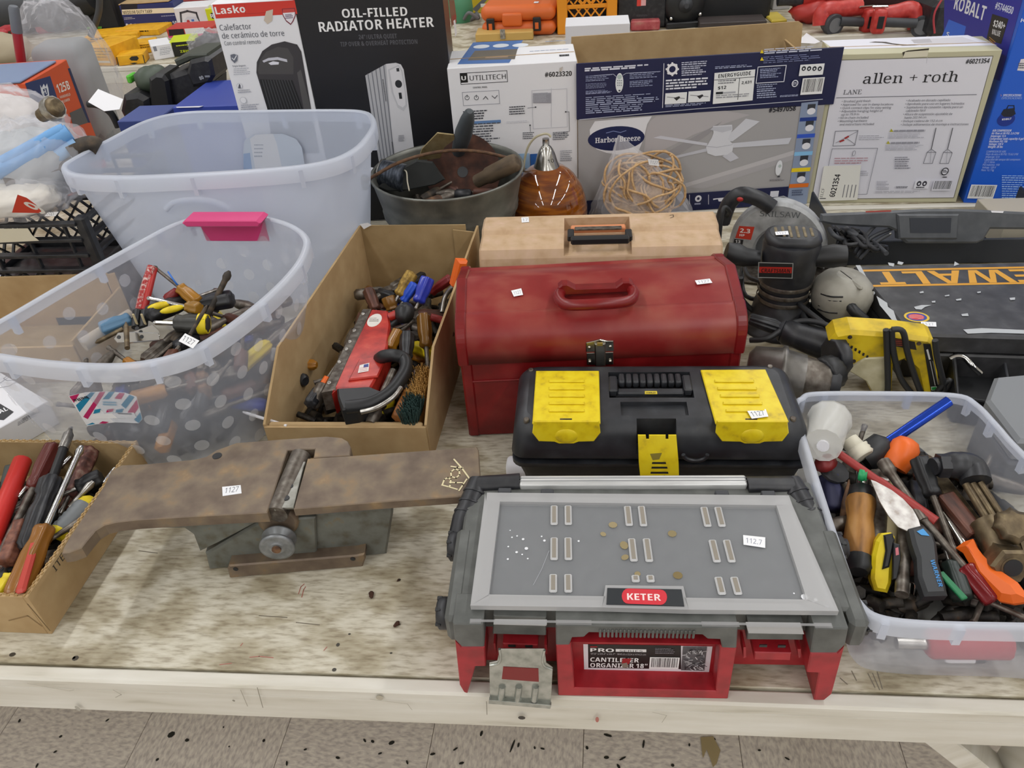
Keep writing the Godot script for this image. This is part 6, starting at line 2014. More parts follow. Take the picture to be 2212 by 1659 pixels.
	for q in [["black cord coiled in a flat heap around the palm sander", [[1725, 650, 0.02], [1735, 700, 0.03], [1800, 735, 0.03], [1880, 720, 0.03], [1890, 670, 0.02], [1820, 650, 0.03], [1745, 660, 0.04], [1740, 690, 0.05], [1800, 715, 0.05], [1860, 700, 0.04]]], ["black cord running between the router and the red tool box", [[1600, 600, 0.1], [1600, 640, 0.06], [1625, 670, 0.03], [1660, 690, 0.02], [1700, 690, 0.02]]], ["black cord draped over the slim grinder toward the yellow staple gun", [[1620, 735, 0.05], [1660, 730, 0.06], [1720, 695, 0.075], [1780, 700, 0.08], [1810, 725, 0.07], [1810, 750, 0.06]]], ["thin black cord crossing below the palm sander", [[1718, 640, 0.06], [1730, 660, 0.07], [1780, 700, 0.07], [1830, 745, 0.05], [1850, 760, 0.03]]]]:
		var at := P(q[1][0][0], q[1][0][1], q[1][0][2])
		thing("coiled_cable", q[0], "cord", Transform3D(Basis(), at), gname)
		var pp := []
		for e in q[1]: pp.append(L(e[0], e[1], e[2]))
		tubeo("cable", M.cord, pp, 0.005, 8)
	# ---- bare metal drill body
	var axis := P(1790, 815, 0.06) - P(1615, 795, 0.06)
	a = P(1612, 800, 0.055)
	b = P(1812, 832, 0.05)
	var dr := stick("drill_motor", "old bare aluminium drill motor with a perforated end lying beside the red tool box", "drill", a, b, [["housing", mottled([0.0, "4d4a45", 0.4, "6c6964", 0.7, "807d78", 1.0, "97948e"], 0.4, 0.6, Vector3(6, 6, 6)), [[0.0, 0.03], [0.06, 0.042], [0.34, 0.046], [0.36, 0.05], [0.4, 0.05], [0.42, 0.044], [0.62, 0.04]]], ["gear_case", M.oldsteel, [[0.6, 0.037], [0.86, 0.036], [0.9, 0.03]]], ["perforated_cap", M.black2, [[0.88, 0.031], [0.96, 0.031], [1.0, 0.027]]]])
	for i in 12:
		k = B.new()
		var an := TAU * i / 12
		k.X = Transform3D(Basis(), Vector3(cos(an) * 0.018, a.distance_to(b) * 1.0, sin(an) * 0.018))
		k.lathe([[0, 0.003], [0.001, 0.003]], 8)
		obj("dark_cap_disc", k, M.black)  # black disc, a perforation shown dark by colour alone
	for y in [0.37, 0.4]:
		k = B.new()
		k.X = Transform3D(Basis(), Vector3(0, a.distance_to(b) * y, 0))
		k.box(Vector3(0.0, 0, 0.05), Vector3(0.014, 0.01, 0.016), 0.002)
		obj("lug", k, M.oldsteel)
	# ---- yellow electric staple gun
	c = P(1880, 850)
	T = Transform3D(Basis(Vector3.UP, -0.12), c)
	thing("staple_gun", "yellow electric staple gun with a black front knob, wound in its black cord", "staple gun", T)
	F = face(T, Vector3(0, 0, 0.0))
	var ym := mottled([0.0, "8f7f34", 0.25, "c2a51c", 0.5, "dcbc16", 1.0, "e6cc2c"], 0.42, 0, Vector3(4, 4, 4), 0.016, 5)
	plate("body", ym, F, [1790, 738, 1806, 722, 1838, 716, 1930, 722, 2008, 732, 2018, 738, 2032, 858, 1990, 858, 1978, 800, 1955, 780, 1930, 790, 1925, 858, 1880, 858, 1868, 820, 1825, 796, 1812, 790], -0.05, 0.0, 0.006)
	plate("grip_panel", mottled([0.0, "b3aa86", 0.5, "c6be9c", 1.0, "d6cfb2"], 0.5, 0, Vector3(6, 6, 6)), F, [1826, 796, 1868, 772, 1910, 770, 1922, 800, 1920, 856, 1884, 856, 1870, 822], -0.048, 0.003, 0.002)
	k = B.new()
	k.X = INV * Transform3D(Basis(Vector3.UP, 0.3) * Basis(Vector3(0, 0, 1), PI / 2), PF(1806, 768, F) + T.basis.z * 0.004)
	k.lathe([[-0.01, 0.032], [0.008, 0.034], [0.01, 0.03]], 8)
	obj("nose_collar", k, blk)
	k = B.new()
	k.X = INV * Transform3D(Basis(Vector3.UP, 0.55) * Basis(Vector3(0, 0, 1), PI / 2), PF(1806, 778, F) + T.basis.z * 0.026)
	k.lathe([[0.006, 0.026], [0.012, 0.029], [0.03, 0.029], [0.034, 0.026], [0.035, 0.01]], 32, 16, 0.06)
	obj("depth_knob", k, M.black)
	for i in 7:
		plate("vent_slot", M.black, face(T, Vector3(0, 0, 0.0005)), [1822 + i * 8.4, 736 + i * 5.2, 1826 + i * 8.4, 737 + i * 5.2, 1824 + i * 8.4, 743 + i * 5.2, 1820 + i * 8.4, 741 + i * 5.2], 0.0, 0.0006, 0.0)
	for q in [[1836, 728], [1844, 780], [1985, 742]]:
		k = B.new()
		k.X = INV * Transform3D(Basis(T.basis.x, T.basis.z, -T.basis.y), PF(q[0], q[1], F))
		k.lathe([[0.0, 0.0035], [0.0007, 0.0035]], 12)
		obj("dark_screw_disc", k, M.grime)  # dark disc, shade of a screw recess put into colour
	p = Pr.new(self, face(T, Vector3(0, 0, 0.0005)))
	p.poly("2c2a26", [1932, 730, 1976, 738, 1980, 756, 1934, 748])
	p.bars("b04a3a", 1934, 733, 1955, 748, 4, 0.4)
	p.poly("1f1f1f", [1994, 742, 2010, 743, 2031, 852, 2012, 854])
	p.line("e8e8e4", [2003, 756, 2008, 775], 4)
	p.line("c8c8c4", [2009, 780, 2020, 832], 1.6)
	p.line("9a9a96", [2015, 780, 2026, 830], 1.4)
	p.poly("d8e8d8", [2011, 835, 2023, 834, 2024, 842, 2012, 843])
	p.poly("2f9a4a", [2012, 836, 2022, 835, 2023, 841, 2013, 842])
	p.done("label")
	for q in [[[1914, 712], [1916, 760], [1918, 820], [1917, 862]], [[1926, 712], [1930, 760], [1945, 815], [1970, 850], [1985, 858]], [[1926, 712], [1950, 716], [1960, 760], [1975, 810], [1990, 850]], [[2020, 735], [2024, 770], [2035, 815], [2046, 855]], [[2018, 856], [2038, 830], [2052, 822], [2044, 840], [2020, 858]]]:
		var pp := []
		for e in q: pp.append(INV * (PF(e[0], e[1], face(T, Vector3(0, 0, 0.008)))))
		tubeo("wound_cord", M.cord, pp, 0.0048, 8)
	cases()

func cases():
	# ---- chipped black case with upside-down yellow lettering
	var h := 0.088
	var FT := flat_face(h)
	var o := P(1965, 722, h)
	thing("power_tool_case", "chipped black steel tool case with yellow lettering and a round sticker on its lid", "tool case", Transform3D(Basis(), Vector3(o.x, TT, o.z)))
	var m := mottled([0.0, "2a2a2b", 0.45, "38383a", 0.75, "444446", 1.0, "545454"], 0.5, 0, Vector3(4, 4, 4), 0.02, 5)
	var outl := fpoly(FT, [1846, 574, 2000, 568, 2212, 563])
	var a := INV * Vector3(outl[0].x, TT, -outl[0].y)
	var f := INV * Vector3(o.x, TT, o.z)
	var wx := 0.42
	var bb := B.new()
	var quadp := PackedVector2Array([Vector2(f.x, f.z), Vector2(f.x + wx, f.z + 0.03), Vector2(a.x + wx, a.z - 0.005), Vector2(a.x, a.z)])
	bb.exty(quadp, 0.0, 0.05, 0.003)
	obj("base", bb, m)
	bb = B.new()
	bb.exty(quadp, 0.052, h, 0.004)
	obj("lid", bb, m)
	var p := Pr.new(self, FT)
	p.poly("cf9526", [1857, 583, 2260, 575, 2260, 579, 1860, 587])
	p.poly("cf9526", [1881, 616, 2300, 608, 2300, 612, 1885, 620])
	p.text("DEWALT", "d39a2c", 2300, 580, 1886, 588, 24, "sb")
	p.ell("d8b62c", 1980, 685, 27, 11, 28); p.ell("2b3f94", 1980, 685, 22, 8.5, 28); p.ell("c8323a", 1979, 685, 17, 6, 24)
	for i in 3: p.line("ecdcdc", [1964, 682 + i * 3, 1978, 681 + i * 3, 1994, 684 + i * 3], 1.0)
	for q in [[1893, 640, 1916, 655, 1918, 664, 1930, 672, 1936, 690, 1945, 702, 1952, 716, 1938, 706, 1920, 684, 1900, 660], [1918, 568, 1932, 570, 1930, 577, 1920, 574], [1940, 565, 1952, 568, 1948, 573, 1938, 571], [1848, 574, 1858, 574, 1890, 634, 1886, 640], [1974, 664, 1990, 660, 2012, 660, 1998, 664, 1990, 670, 1978, 669], [2080, 713, 2120, 710, 2212, 714, 2212, 722, 2140, 720, 2090, 722], [1982, 718, 1996, 714, 1994, 724, 1984, 724], [2062, 566, 2072, 572, 2060, 576], [2076, 680, 2090, 678, 2092, 684, 2078, 684], [1986, 632, 1994, 630, 1995, 634, 1987, 635], [2012, 652, 2020, 651, 2020, 655, 2013, 655], [2064, 648, 2076, 646, 2076, 650, 2066, 651], [2180, 645, 2192, 644, 2192, 649, 2182, 650], [2040, 640, 2050, 638, 2050, 641, 2041, 642], [2110, 632, 2118, 631, 2118, 634, 2111, 635]]:
		p.poly("b3b6b8", q)
	p.done("print")
	tag_on(flat_face(h + 0.001), [1989, 695, 2022, 696, 2023, 706, 1990, 705], "1127", "a0a2aa")
	var zp := INV * P(2090, 790, 0.05)
	tubeo("latch", M.chrome, [L(2052, 776, 0.045), L(2066, 770, 0.05), L(2084, 773, 0.05), L(2100, 790, 0.042), L(2118, 806, 0.03)], 0.005, 8)
	# ---- grey case standing open, stuffed with hoses
	var c := P(1790, 560)
	var T := Transform3D(Basis(), c)
	thing("hose_case", "open dark grey plastic case stuffed with black hoses behind the chipped case", "tool case", T)
	var gm := mottled([0.0, "3f4246", 0.5, "4c4f53", 1.0, "595c60"], 0.45, 0, Vector3(5, 5, 5))
	var dm := plain("252a33", 0.45)
	var w := 0.46
	bxo("base", dm, Vector3(w / 2, 0.004, -0.09), Vector3(w, 0.008, 0.24), 0.002)
	bxo("front_wall", dm, Vector3(w / 2, 0.03, 0.03), Vector3(w, 0.055, 0.006), 0.002)
	for x in [0.003, w - 0.003]: bxo("side_wall", dm, Vector3(x, 0.035, -0.09), Vector3(0.006, 0.065, 0.23), 0.002)
	var FL := plane3(P(1775, 500, 0.1), P(2212, 492, 0.1), P(1790, 465, 0.13))
	plate("lid", gm, FL, [1774, 462, 1880, 458, 1990, 452, 2080, 452, 2240, 460, 2240, 496, 2140, 495, 2125, 520, 2110, 526, 1960, 526, 1946, 516, 1938, 500, 1920, 492, 1860, 490, 1800, 486, 1772, 480], -0.012, 0.0, 0.004)
	var lhm: MeshInstance3D = plate("lid_handle", gm, FL, [1936, 462, 2070, 462, 2066, 516, 1940, 516], -0.02, 0.006, 0.003)
	plate("lid_recess", dm, FL, [1962, 470, 2052, 470, 2050, 502, 1964, 502], 0.004, 0.0068, 0.0, lhm)
	plate("lid_tag", plain("a2382e", 0.5), FL, [1870, 456, 1925, 454, 1925, 457, 1870, 459], 0.0, 0.0006, 0.0)
	plate("price_tag", M.paper, FL, [2140, 455, 2168, 456, 2166, 460, 2142, 459], 0.0, 0.001, 0.0)
	for i in 14:
		var r := RandomNumberGenerator.new()
		r.seed = 100 + i
		var pp := []
		var x0 := r.randf_range(1790, 1860)
		for j in 5: pp.append(L(x0 + j * r.randf_range(8, 22), 490 + r.randf_range(0, 12) + j * r.randf_range(8, 15), 0.07 + 0.03 * sin(j * 0.8 + i)))
		tubeo("hose", [M.rubber, M.dkgrey, M.black][i % 3], pp, 0.0045, 8)
	for q in [[[1845, 548], [1870, 510], [1900, 480], [1938, 460]], [[1850, 556], [1880, 515], [1930, 492]], [[1856, 560], [1890, 525], [1920, 506]]]:
		var pp := []
		for e in q: pp.append(L(e[0], e[1], 0.05 + (560 - e[1]) * 0.0007))
		tubeo("hose", M.dkgrey, pp, 0.004, 8)
		var k := B.new()
		k.tube([pp[-1], pp[-1] + (pp[-1] - pp[-2]).normalized() * 0.004], 0.0032, 8)
		obj("hose_end", k, M.steel)
	# ---- pale case behind
	c = P(2150, 545)
	carton("tool_case", "pale cream case lying beside the open hose case", Vector3(c.x, TT, c.z), Vector3(c.x + 0.25, TT, c.z), 0.06, 0.14, plain("b5ad9a", 0.5), "", false)
	# ---- black tray and grey case by the yellow staple gun
	c = P(2050, 905)
	T = Transform3D(Basis(Vector3.UP, -0.3), c)
	thing("plastic_tray", "shallow black plastic tray between the clear bin and the grey case", "tray", T)
	bxo("bottom", M.black, Vector3(0.12, 0.004, -0.09), Vector3(0.24, 0.006, 0.19), 0.002)
	for q in [[0.12, 0.005, 0.24, 0.006], [0.12, -0.185, 0.24, 0.006]]: bxo("tray_wall", M.black, Vector3(q[0], 0.025, q[1]), Vector3(q[2], 0.05, q[3]), 0.002)
	for x in [0.0, 0.24]: bxo("tray_wall", M.black, Vector3(x, 0.025, -0.09), Vector3(0.006, 0.05, 0.18), 0.002)
	bxo("divider", M.dkgrey, Vector3(0.08, 0.02, -0.09), Vector3(0.004, 0.035, 0.17), 0.001)
	h = 0.1
	var F2 := flat_face(h)
	o = P(2131, 862, h)
	thing("tool_case", "flat grey plastic case with a pale lid beside the black tray", "tool case", Transform3D(Basis(), Vector3(o.x, TT, o.z)))
	var lp := fpoly(F2, [2150, 812, 2215, 806, 2300, 806, 2420, 960, 2200, 952, 2131, 862])
	var lq := PackedVector2Array()
	for v in lp:
		var q := INV * Vector3(v.x, TT, -v.y)
		lq.append(Vector2(q.x, q.z))
	bb = B.new()
	bb.exty(lq, h * 0.62, h, 0.005)
	obj("lid", bb, plain("7d8083", 0.45))
	bb = B.new()
	bb.exty(lq, 0.0, h * 0.6, 0.004)
	obj("base", bb, plain("44464a", 0.5))
# ---------------------------------------------------------------- hand tools in the containers
func tools_in_carton():
	clutter("dark loose hardware filling the bottom of the cut down cardboard box", Vector3(-0.35, TT + 0.004, -1.14), Vector3(0.1, 0.045, 0.22), 61, -0.08)
	heap(34, "grimy hand tool buried in the cut down cardboard box", "old tools heaped in the cut down cardboard box", func(r): 
		var t: float = r.randf()
		return Vector3(lerpf(-0.43, -0.40, t) + r.randf() * 0.11, 0, lerpf(-0.97, -1.33, t)), 0.03, 0.075, 0.13, 11, false)
	# red staple hammer
	var a := P(800, 668, 0.1)
	var b := P(735, 845, 0.1)
	var y := (a - b).normalized()
	var T := Transform3D(Basis(y.cross(Vector3.UP).normalized(), Vector3.UP, -y), b)
	thing("nail_gun", "red metal stapler with black loop handle and riveted dark side strip in the cardboard box", "stapler", T)
	var F := flat_face(0.1)
	var rm := mottled([0.0, "8a1c16", 0.4, "b02c22", 0.7, "bf3629", 1.0, "c9503c"], 0.35, 0, Vector3(6, 6, 6), 0.02, 5)
	plate("body", rm, F, [802, 667, 838, 670, 843, 700, 836, 750, 818, 806, 800, 838, 728, 838, 716, 848], -0.045, 0.0, 0.003)
	plate("side_strip", M.oldsteel, flat_face(0.101), [782, 667, 802, 666, 724, 840, 694, 846], -0.04, 0.0, 0.002)
	plate("raised_plate", rm, flat_face(0.104), [775, 775, 838, 766, 816, 812, 752, 820], -0.006, 0.0, 0.002)
	for q in [[784, 678], [765, 714], [756, 738], [748, 754], [733, 782], [711, 827]]:
		var k := B.new()
		k.X = Transform3D(Basis(), INV * P(q[0], q[1], 0.101))
		k.lathe([[0, 0.0042], [0.0015, 0.0038], [0.0022, 0.002]], 12)
		obj("rivet", k, M.steel)
	var p := Pr.new(self, flat_face(0.1))
	p.ell("e2ded6", 809, 692, 15, 14)
	p.bars("8a857c", 798, 687, 820, 697, 3, 0.35)
	p.done("label")
	p = Pr.new(self, flat_face(0.1045))
	p.poly("e6e2dc", [777, 789, 798, 784, 796, 802, 773, 806])
	p.poly("3a4a8a", [786, 788, 796, 786, 796, 793, 785, 795])
	for i in 3: p.line("b84a48", [777, 796 + i * 3.4, 793, 793 + i * 3.4], 1.2)
	p.done("flag_sticker")
	tubeo("loop_handle", M.black, [L(820, 775, 0.1), L(830, 770, 0.115), L(852, 768, 0.12), L(872, 775, 0.115), L(877, 795, 0.11), L(865, 820, 0.105), L(840, 850, 0.1), L(800, 872, 0.1), L(748, 880, 0.1)], 0.011, 10)
	plate("nose", M.black, flat_face(0.1), [728, 842, 800, 838, 830, 850, 812, 866, 770, 884, 740, 888, 730, 862], -0.03, 0.004, 0.003)
	tubeo("trigger_bar", M.steel, [L(866, 838, 0.11), L(850, 858, 0.11), L(815, 880, 0.105), L(780, 890, 0.1)], 0.004, 8)
	var kb := B.new()
	kb.tube([L(842, 685, 0.1), L(858, 678, 0.105)], 0.008, 10)
	obj("knob_stem", kb, rm)
	kb = B.new()
	kb.blob(L(874, 676, 0.105), Vector3(0.018, 0.018, 0.024), 14, 9, 0.1, 2)
	obj("knob", kb, M.black)
	# the tools around it
	driver("screwdriver with a chipped gold handle standing in the cardboard box", P(892, 588, 0.13), P(842, 670, 0.08), 0.62, 0.013, mottled([0.0, "5f4a1c", 0.5, "9a7a30", 1.0, "c0a050"], 0.5, 0.2, Vector3(20, 20, 20)), 0.003, M.steel)
	driver("screwdriver with a bright blue slim handle beside the gold handled one", P(898, 612, 0.12), P(862, 665, 0.08), 0.75, 0.010, plain("2350c4", 0.35))
	driver("screwdriver with a clear and blue fluted handle near the box back", P(925, 600, 0.13), P(898, 668, 0.09), 0.8, 0.015, plain("2b3aa8", 0.25))
	driver("screwdriver with a red weathered handle leaning at the box corner", P(975, 600, 0.12), P(920, 640, 0.08), 0.8, 0.010, M.dkred)
	thing("spring_clamp", "black spring clamp with an orange jaw pad at the corner of the cardboard box", "clamp", Transform3D(Basis(), P(985, 640, 0.12)))
	plate("jaw_pad", M.orange, plane3(P(978, 625, 0.13), P(1005, 618, 0.13), P(998, 565, 0.18)), [977, 620, 990, 565, 1012, 566, 1010, 580, 1000, 622, 984, 626], -0.02, 0.0, 0.004)
	tubeo("arm", M.black, [L(990, 620, 0.12), L(978, 645, 0.1), L(968, 675, 0.08)], 0.007, 8)
	tubeo("arm", M.steel, [L(980, 618, 0.12), L(962, 640, 0.1), L(955, 675, 0.08)], 0.005, 8)
	driver("screwdriver with a dark amber square handle beside the red stapler", P(915, 680, 0.11), P(925, 800, 0.07), 0.6, 0.013, plain("6d4a18", 0.25), 0.004, M.oldsteel)
	driver("screwdriver with a knurled black and brass handle below the loop handle", P(880, 720, 0.1), P(876, 800, 0.08), 0.7, 0.013, M.black2, 0.006, M.brass)
	driver("screwdriver with a clear amber handle touching the red stapler", P(862, 715, 0.1), P(835, 770, 0.08), 0.75, 0.013, plain("8a5c16", 0.2))
	stick("adjustable_wrench", "long brown steel wrench lying along the stapler in the cardboard box", "wrench", P(850, 800, 0.1), P(800, 915, 0.07), [["shank", M.oldsteel, [[0, 0.006], [0.7, 0.007], [0.8, 0.012], [1.0, 0.008]]]])
	driver("screwdriver with a dull orange handle and bare shaft under the loop handle", P(858, 905, 0.08), P(902, 800, 0.09), 0.55, 0.011, mottled([0.0, "6a3d18", 0.5, "935a24", 1.0, "a87038"], 0.5, 0, Vector3(12, 12, 12)), 0.004, M.steel)
	thing("pliers", "old rusty pliers with worn red grips by the wall of the cardboard box", "pliers", Transform3D(Basis(), P(940, 720, 0.1)))
	tubeo("grip", M.dkred, [L(930, 685, 0.11), L(960, 695, 0.1), L(972, 720, 0.09)], 0.007, 8)
	tubeo("grip", M.dkred, [L(960, 690, 0.11), L(958, 730, 0.09), L(948, 760, 0.08)], 0.007, 8)
	tubeo("jaw", M.rust, [L(972, 720, 0.09), L(950, 760, 0.085), L(942, 790, 0.08)], [0.009, 0.008, 0.007, 0.006, 0.006, 0.006, 0.006, 0.006, 0.006, 0.006, 0.006, 0.006, 0.004], 8)
	# scrubbing brush
	a = P(915, 830, 0.075)
	b = P(885, 925, 0.06)
	thing("scrub_brush", "scrub brush with straw bristles turning dark green at one end", "brush", Transform3D(Basis(), b))
	tubeo("back", M.wood, [L(925, 815, 0.06), L(905, 870, 0.05), L(885, 930, 0.05)], [0.014, 0.02, 0.022, 0.022, 0.022, 0.022, 0.022, 0.022, 0.022, 0.022, 0.022, 0.02, 0.014], 10)
	var r := RandomNumberGenerator.new()
	r.seed = 3
	for part in [["straw_bristles", plain("b98d4c", 0.9), 0.0, 0.62, 420], ["green_bristles", plain("27403c", 0.9), 0.6, 1.0, 300]]:
		var br := B.new()
		for i in part[4]:
			var t := r.randf_range(part[2], part[3])
			var c := L(lerpf(922, 886, t) + r.randf_range(-16, 14), lerpf(822, 922, t), 0.068)
			var d := Vector3(r.randf_range(-0.008, 0.008), 0.026 + r.randf() * 0.008, r.randf_range(-0.006, 0.006))
			br.tube([c, c + d], 0.0009, 3)
		var o := obj(part[0], br, part[1])
		o.set_meta("kind", "stuff")
	stick("ball_peen_hammer", "dark steel hammer head poking out near the front of the cardboard box", "hammer", P(700, 830, 0.08), P(675, 880, 0.06), [["head", M.oldsteel, [[0, 0.008], [0.1, 0.012], [0.7, 0.012], [1.0, 0.008]]], ["pin", M.orange, [[-0.3, 0.006], [0, 0.007]]]])
	driver("screwdriver with a black handle against the wall of the cardboard box", P(668, 875, 0.07), P(740, 770, 0.07), 0.4, 0.012, M.black2)
	driver("screwdriver with a brown wooden handle behind the red stapler", P(795, 625, 0.1), P(820, 690, 0.07), 0.7, 0.012, M.dkwood)
	driver("stubby amber screwdriver at the back of the cardboard box", P(838, 640, 0.1), P(852, 680, 0.07), 0.75, 0.014, plain("7a5420", 0.3))
	stick("wall_pin", "thin white plastic rod poking through the front corner of the cardboard box", "rod", P(525, 890, 0.06), P(620, 920, 0.07), [["rod", M.white, [[0, 0.0014], [0.1, 0.0026], [1.0, 0.0026]]]])

func tools_in_dotted_bin():
	var c := Vector3(-0.68, 0, -1.0)
	clutter("dark loose hardware filling the bottom of the dotted bin", Vector3(-0.68, TT + 0.006, -1.0), Vector3(0.1, 0.11, 0.12), 62, -0.25)
	heap(64, "hand tool showing dimly through the dotted bin wall", "tools heaped in the dotted bin", func(r): 
		var q: Vector3 = ring1[r.randi() % ring1.size()]
		return bin1 + Vector3(q.x, 0, q.z) * (0.2 + 0.42 * sqrt(r.randf())), 0.02, 0.13, 0.14, 23, false)
	heap(16, "dull hand tool on top of the heap in the dotted bin", "tools heaped in the dotted bin", func(r): return Vector3(-0.655 + r.randf() * 0.1 - 0.05, 0, -0.99 + r.randf() * 0.12 - 0.06), 0.12, 0.14, 0.12, 24)
	# snips with red grips
	thing("tin_snips", "tin snips with chipped red grips sticking up in the dotted bin", "snips", Transform3D(Basis(), P(300, 705, 0.15)))
	tubeo("grip", mottled([0.0, "8f1a1a", 0.55, "b02424", 0.62, "c9b0a8", 1.0, "d8d0c8"], 0.45, 0, Vector3(20, 20, 20), 0.03, 3), [L(302, 668, 0.165), L(312, 625, 0.19), L(328, 576, 0.215)], 0.0075, 10)
	tubeo("grip", M.red, [L(312, 668, 0.165), L(322, 625, 0.19), L(333, 580, 0.21)], 0.006, 10)
	for x in [293, 310]: tubeo("sleeve", M.black, [L(x, 708, 0.15), L(x + 3, 672, 0.165)], 0.007, 8, null, false)
	for x in [292, 310]: bxo("stripe", plain("c8b890", 0.7), L(x, 690, 0.165), Vector3(0.004, 0.022, 0.003), 0.001)
	driver("screwdriver with an amber handle and thin dark shaft crossing the dotted bin", P(430, 655, 0.17), P(332, 576, 0.21), 0.42, 0.013, plain("9a6a18", 0.3), 0.003, M.oldsteel)
	stick("cross_point_screwdriver", "large dark cross point screwdriver pointing up out of the dotted bin", "screwdriver", P(445, 690, 0.15), P(496, 585, 0.21), [["shaft", M.grime, [[0, 0.005], [0.8, 0.005], [0.86, 0.007], [0.93, 0.0065], [1.0, 0.002]]], ["handle", M.amber, [[-0.35, 0.011], [-0.05, 0.013], [0.02, 0.008]], 6]])
	driver("screwdriver with a thick ribbed black handle at the side of the dotted bin", P(504, 645, 0.17), P(400, 662, 0.16), 0.72, 0.016, M.black2)
	var t := driver("screwdriver with a black handle and yellow grip pads in the dotted bin", P(318, 682, 0.17), P(470, 625, 0.15), 0.62, 0.016, M.black2)
	for q in [[345, 660], [372, 668]]:
		var b := B.new()
		b.X = t.transform.affine_inverse() * Transform3D(Basis(Vector3.UP, 0.45), P(q[0], q[1], 0.181))
		b.blob(Vector3.ZERO, Vector3(0.02, 0.006, 0.006), 14, 8)
		obj("grip_pad", b, M.yellow, t)
	driver("screwdriver with a bright chrome shaft and short amber handle", P(432, 668, 0.18), P(319, 644, 0.185), 0.24, 0.012, plain("8c6418", 0.3), 0.0032, M.chrome)
	t = driver("screwdriver with a charcoal handle and yellow collar in the dotted bin", P(452, 700, 0.16), P(330, 697, 0.17), 0.62, 0.017, plain("3a3a36", 0.5), 0.004, M.chrome, false)
	var b := B.new()
	b.lathe([[0.002, 0.016], [0.01, 0.0178], [0.016, 0.0178]], 20)
	obj("collar", b, M.yellow, t)
	driver("screwdriver with a pale blue fluted handle lying in the dotted bin", P(216, 712, 0.15), P(330, 670, 0.15), 0.58, 0.013, M.ltblue)
	# bracket
	thing("hinge_bracket", "shiny steel hinge bracket with screw holes in the dotted bin", "bracket", Transform3D(Basis(), P(300, 740, 0.17)))
	var F := plane3(P(255, 740, 0.165), P(345, 725, 0.165), P(300, 702, 0.18))
	plate("leaf", M.chrome, F, [281, 718, 330, 700, 342, 712, 346, 726, 300, 728, 284, 738], -0.003, 0.0, 0.001)
	plate("leaf", M.chrome, F, [250, 735, 258, 722, 280, 720, 345, 722, 348, 738, 280, 744, 258, 744], 0.004, 0.008, 0.001)
	for q in [[261, 732], [300, 713], [310, 731]]:
		b = B.new()
		b.X = INV * Transform3D(Basis(F.basis.x, F.basis.z, -F.basis.y), PF(q[0], q[1], F) + F.basis.z * 0.008)
		b.lathe([[0, 0.0032], [0.0006, 0.0032]], 12)
		obj("dark_screw_disc", b, M.black)  # black disc, shade of the screw opening put into colour
	stick("skewer", "slim tapered steel rod standing at the front of the dotted bin", "rod", P(275, 752, 0.19), P(272, 696, 0.2), [["rod", M.brass, [[0, 0.004], [0.8, 0.0042], [1.0, 0.001]]]])
	stick("hacksaw_blade", "dull gold strip lying at the front of the dotted bin", "strip", P(206, 741, 0.14), P(266, 710, 0.15), [["strip", M.brass, [[0, 0.001], [0.1, 0.004], [1.0, 0.004]]]])
	stick("rat_tail_file", "thin dark file leaning on the rim of the dotted bin", "file", P(410, 724, 0.2), P(447, 660, 0.21), [["blade", M.grime, [[0, 0.003], [0.9, 0.003], [1.0, 0.001]]]])
	thing("blue_wire", "short bright blue wire curling up in the dotted bin", "wire", Transform3D(Basis(), P(391, 625, 0.18)))
	tubeo("wire", plain("2a6ec8", 0.4), [L(391, 625, 0.18), L(376, 606, 0.2), L(363, 587, 0.21)], 0.0015, 6)
	stick("red_grip", "red plastic tool grip lying behind the yellow padded screwdriver", "tool grip", P(358, 648, 0.17), P(386, 627, 0.18), [["grip", M.dkred, [[0, 0.007], [0.2, 0.009], [0.9, 0.008], [1.0, 0.004]]]])
	# a wooden plank seen at the wall
	stick("putty_knife", "scraper with a tan paper label lying against the wall of the dotted bin", "scraper", P(180, 745, 0.13), P(285, 680, 0.14), [["label_sleeve", plain("b8aa96", 0.8), [[0, 0.012], [1.0, 0.012]]]])

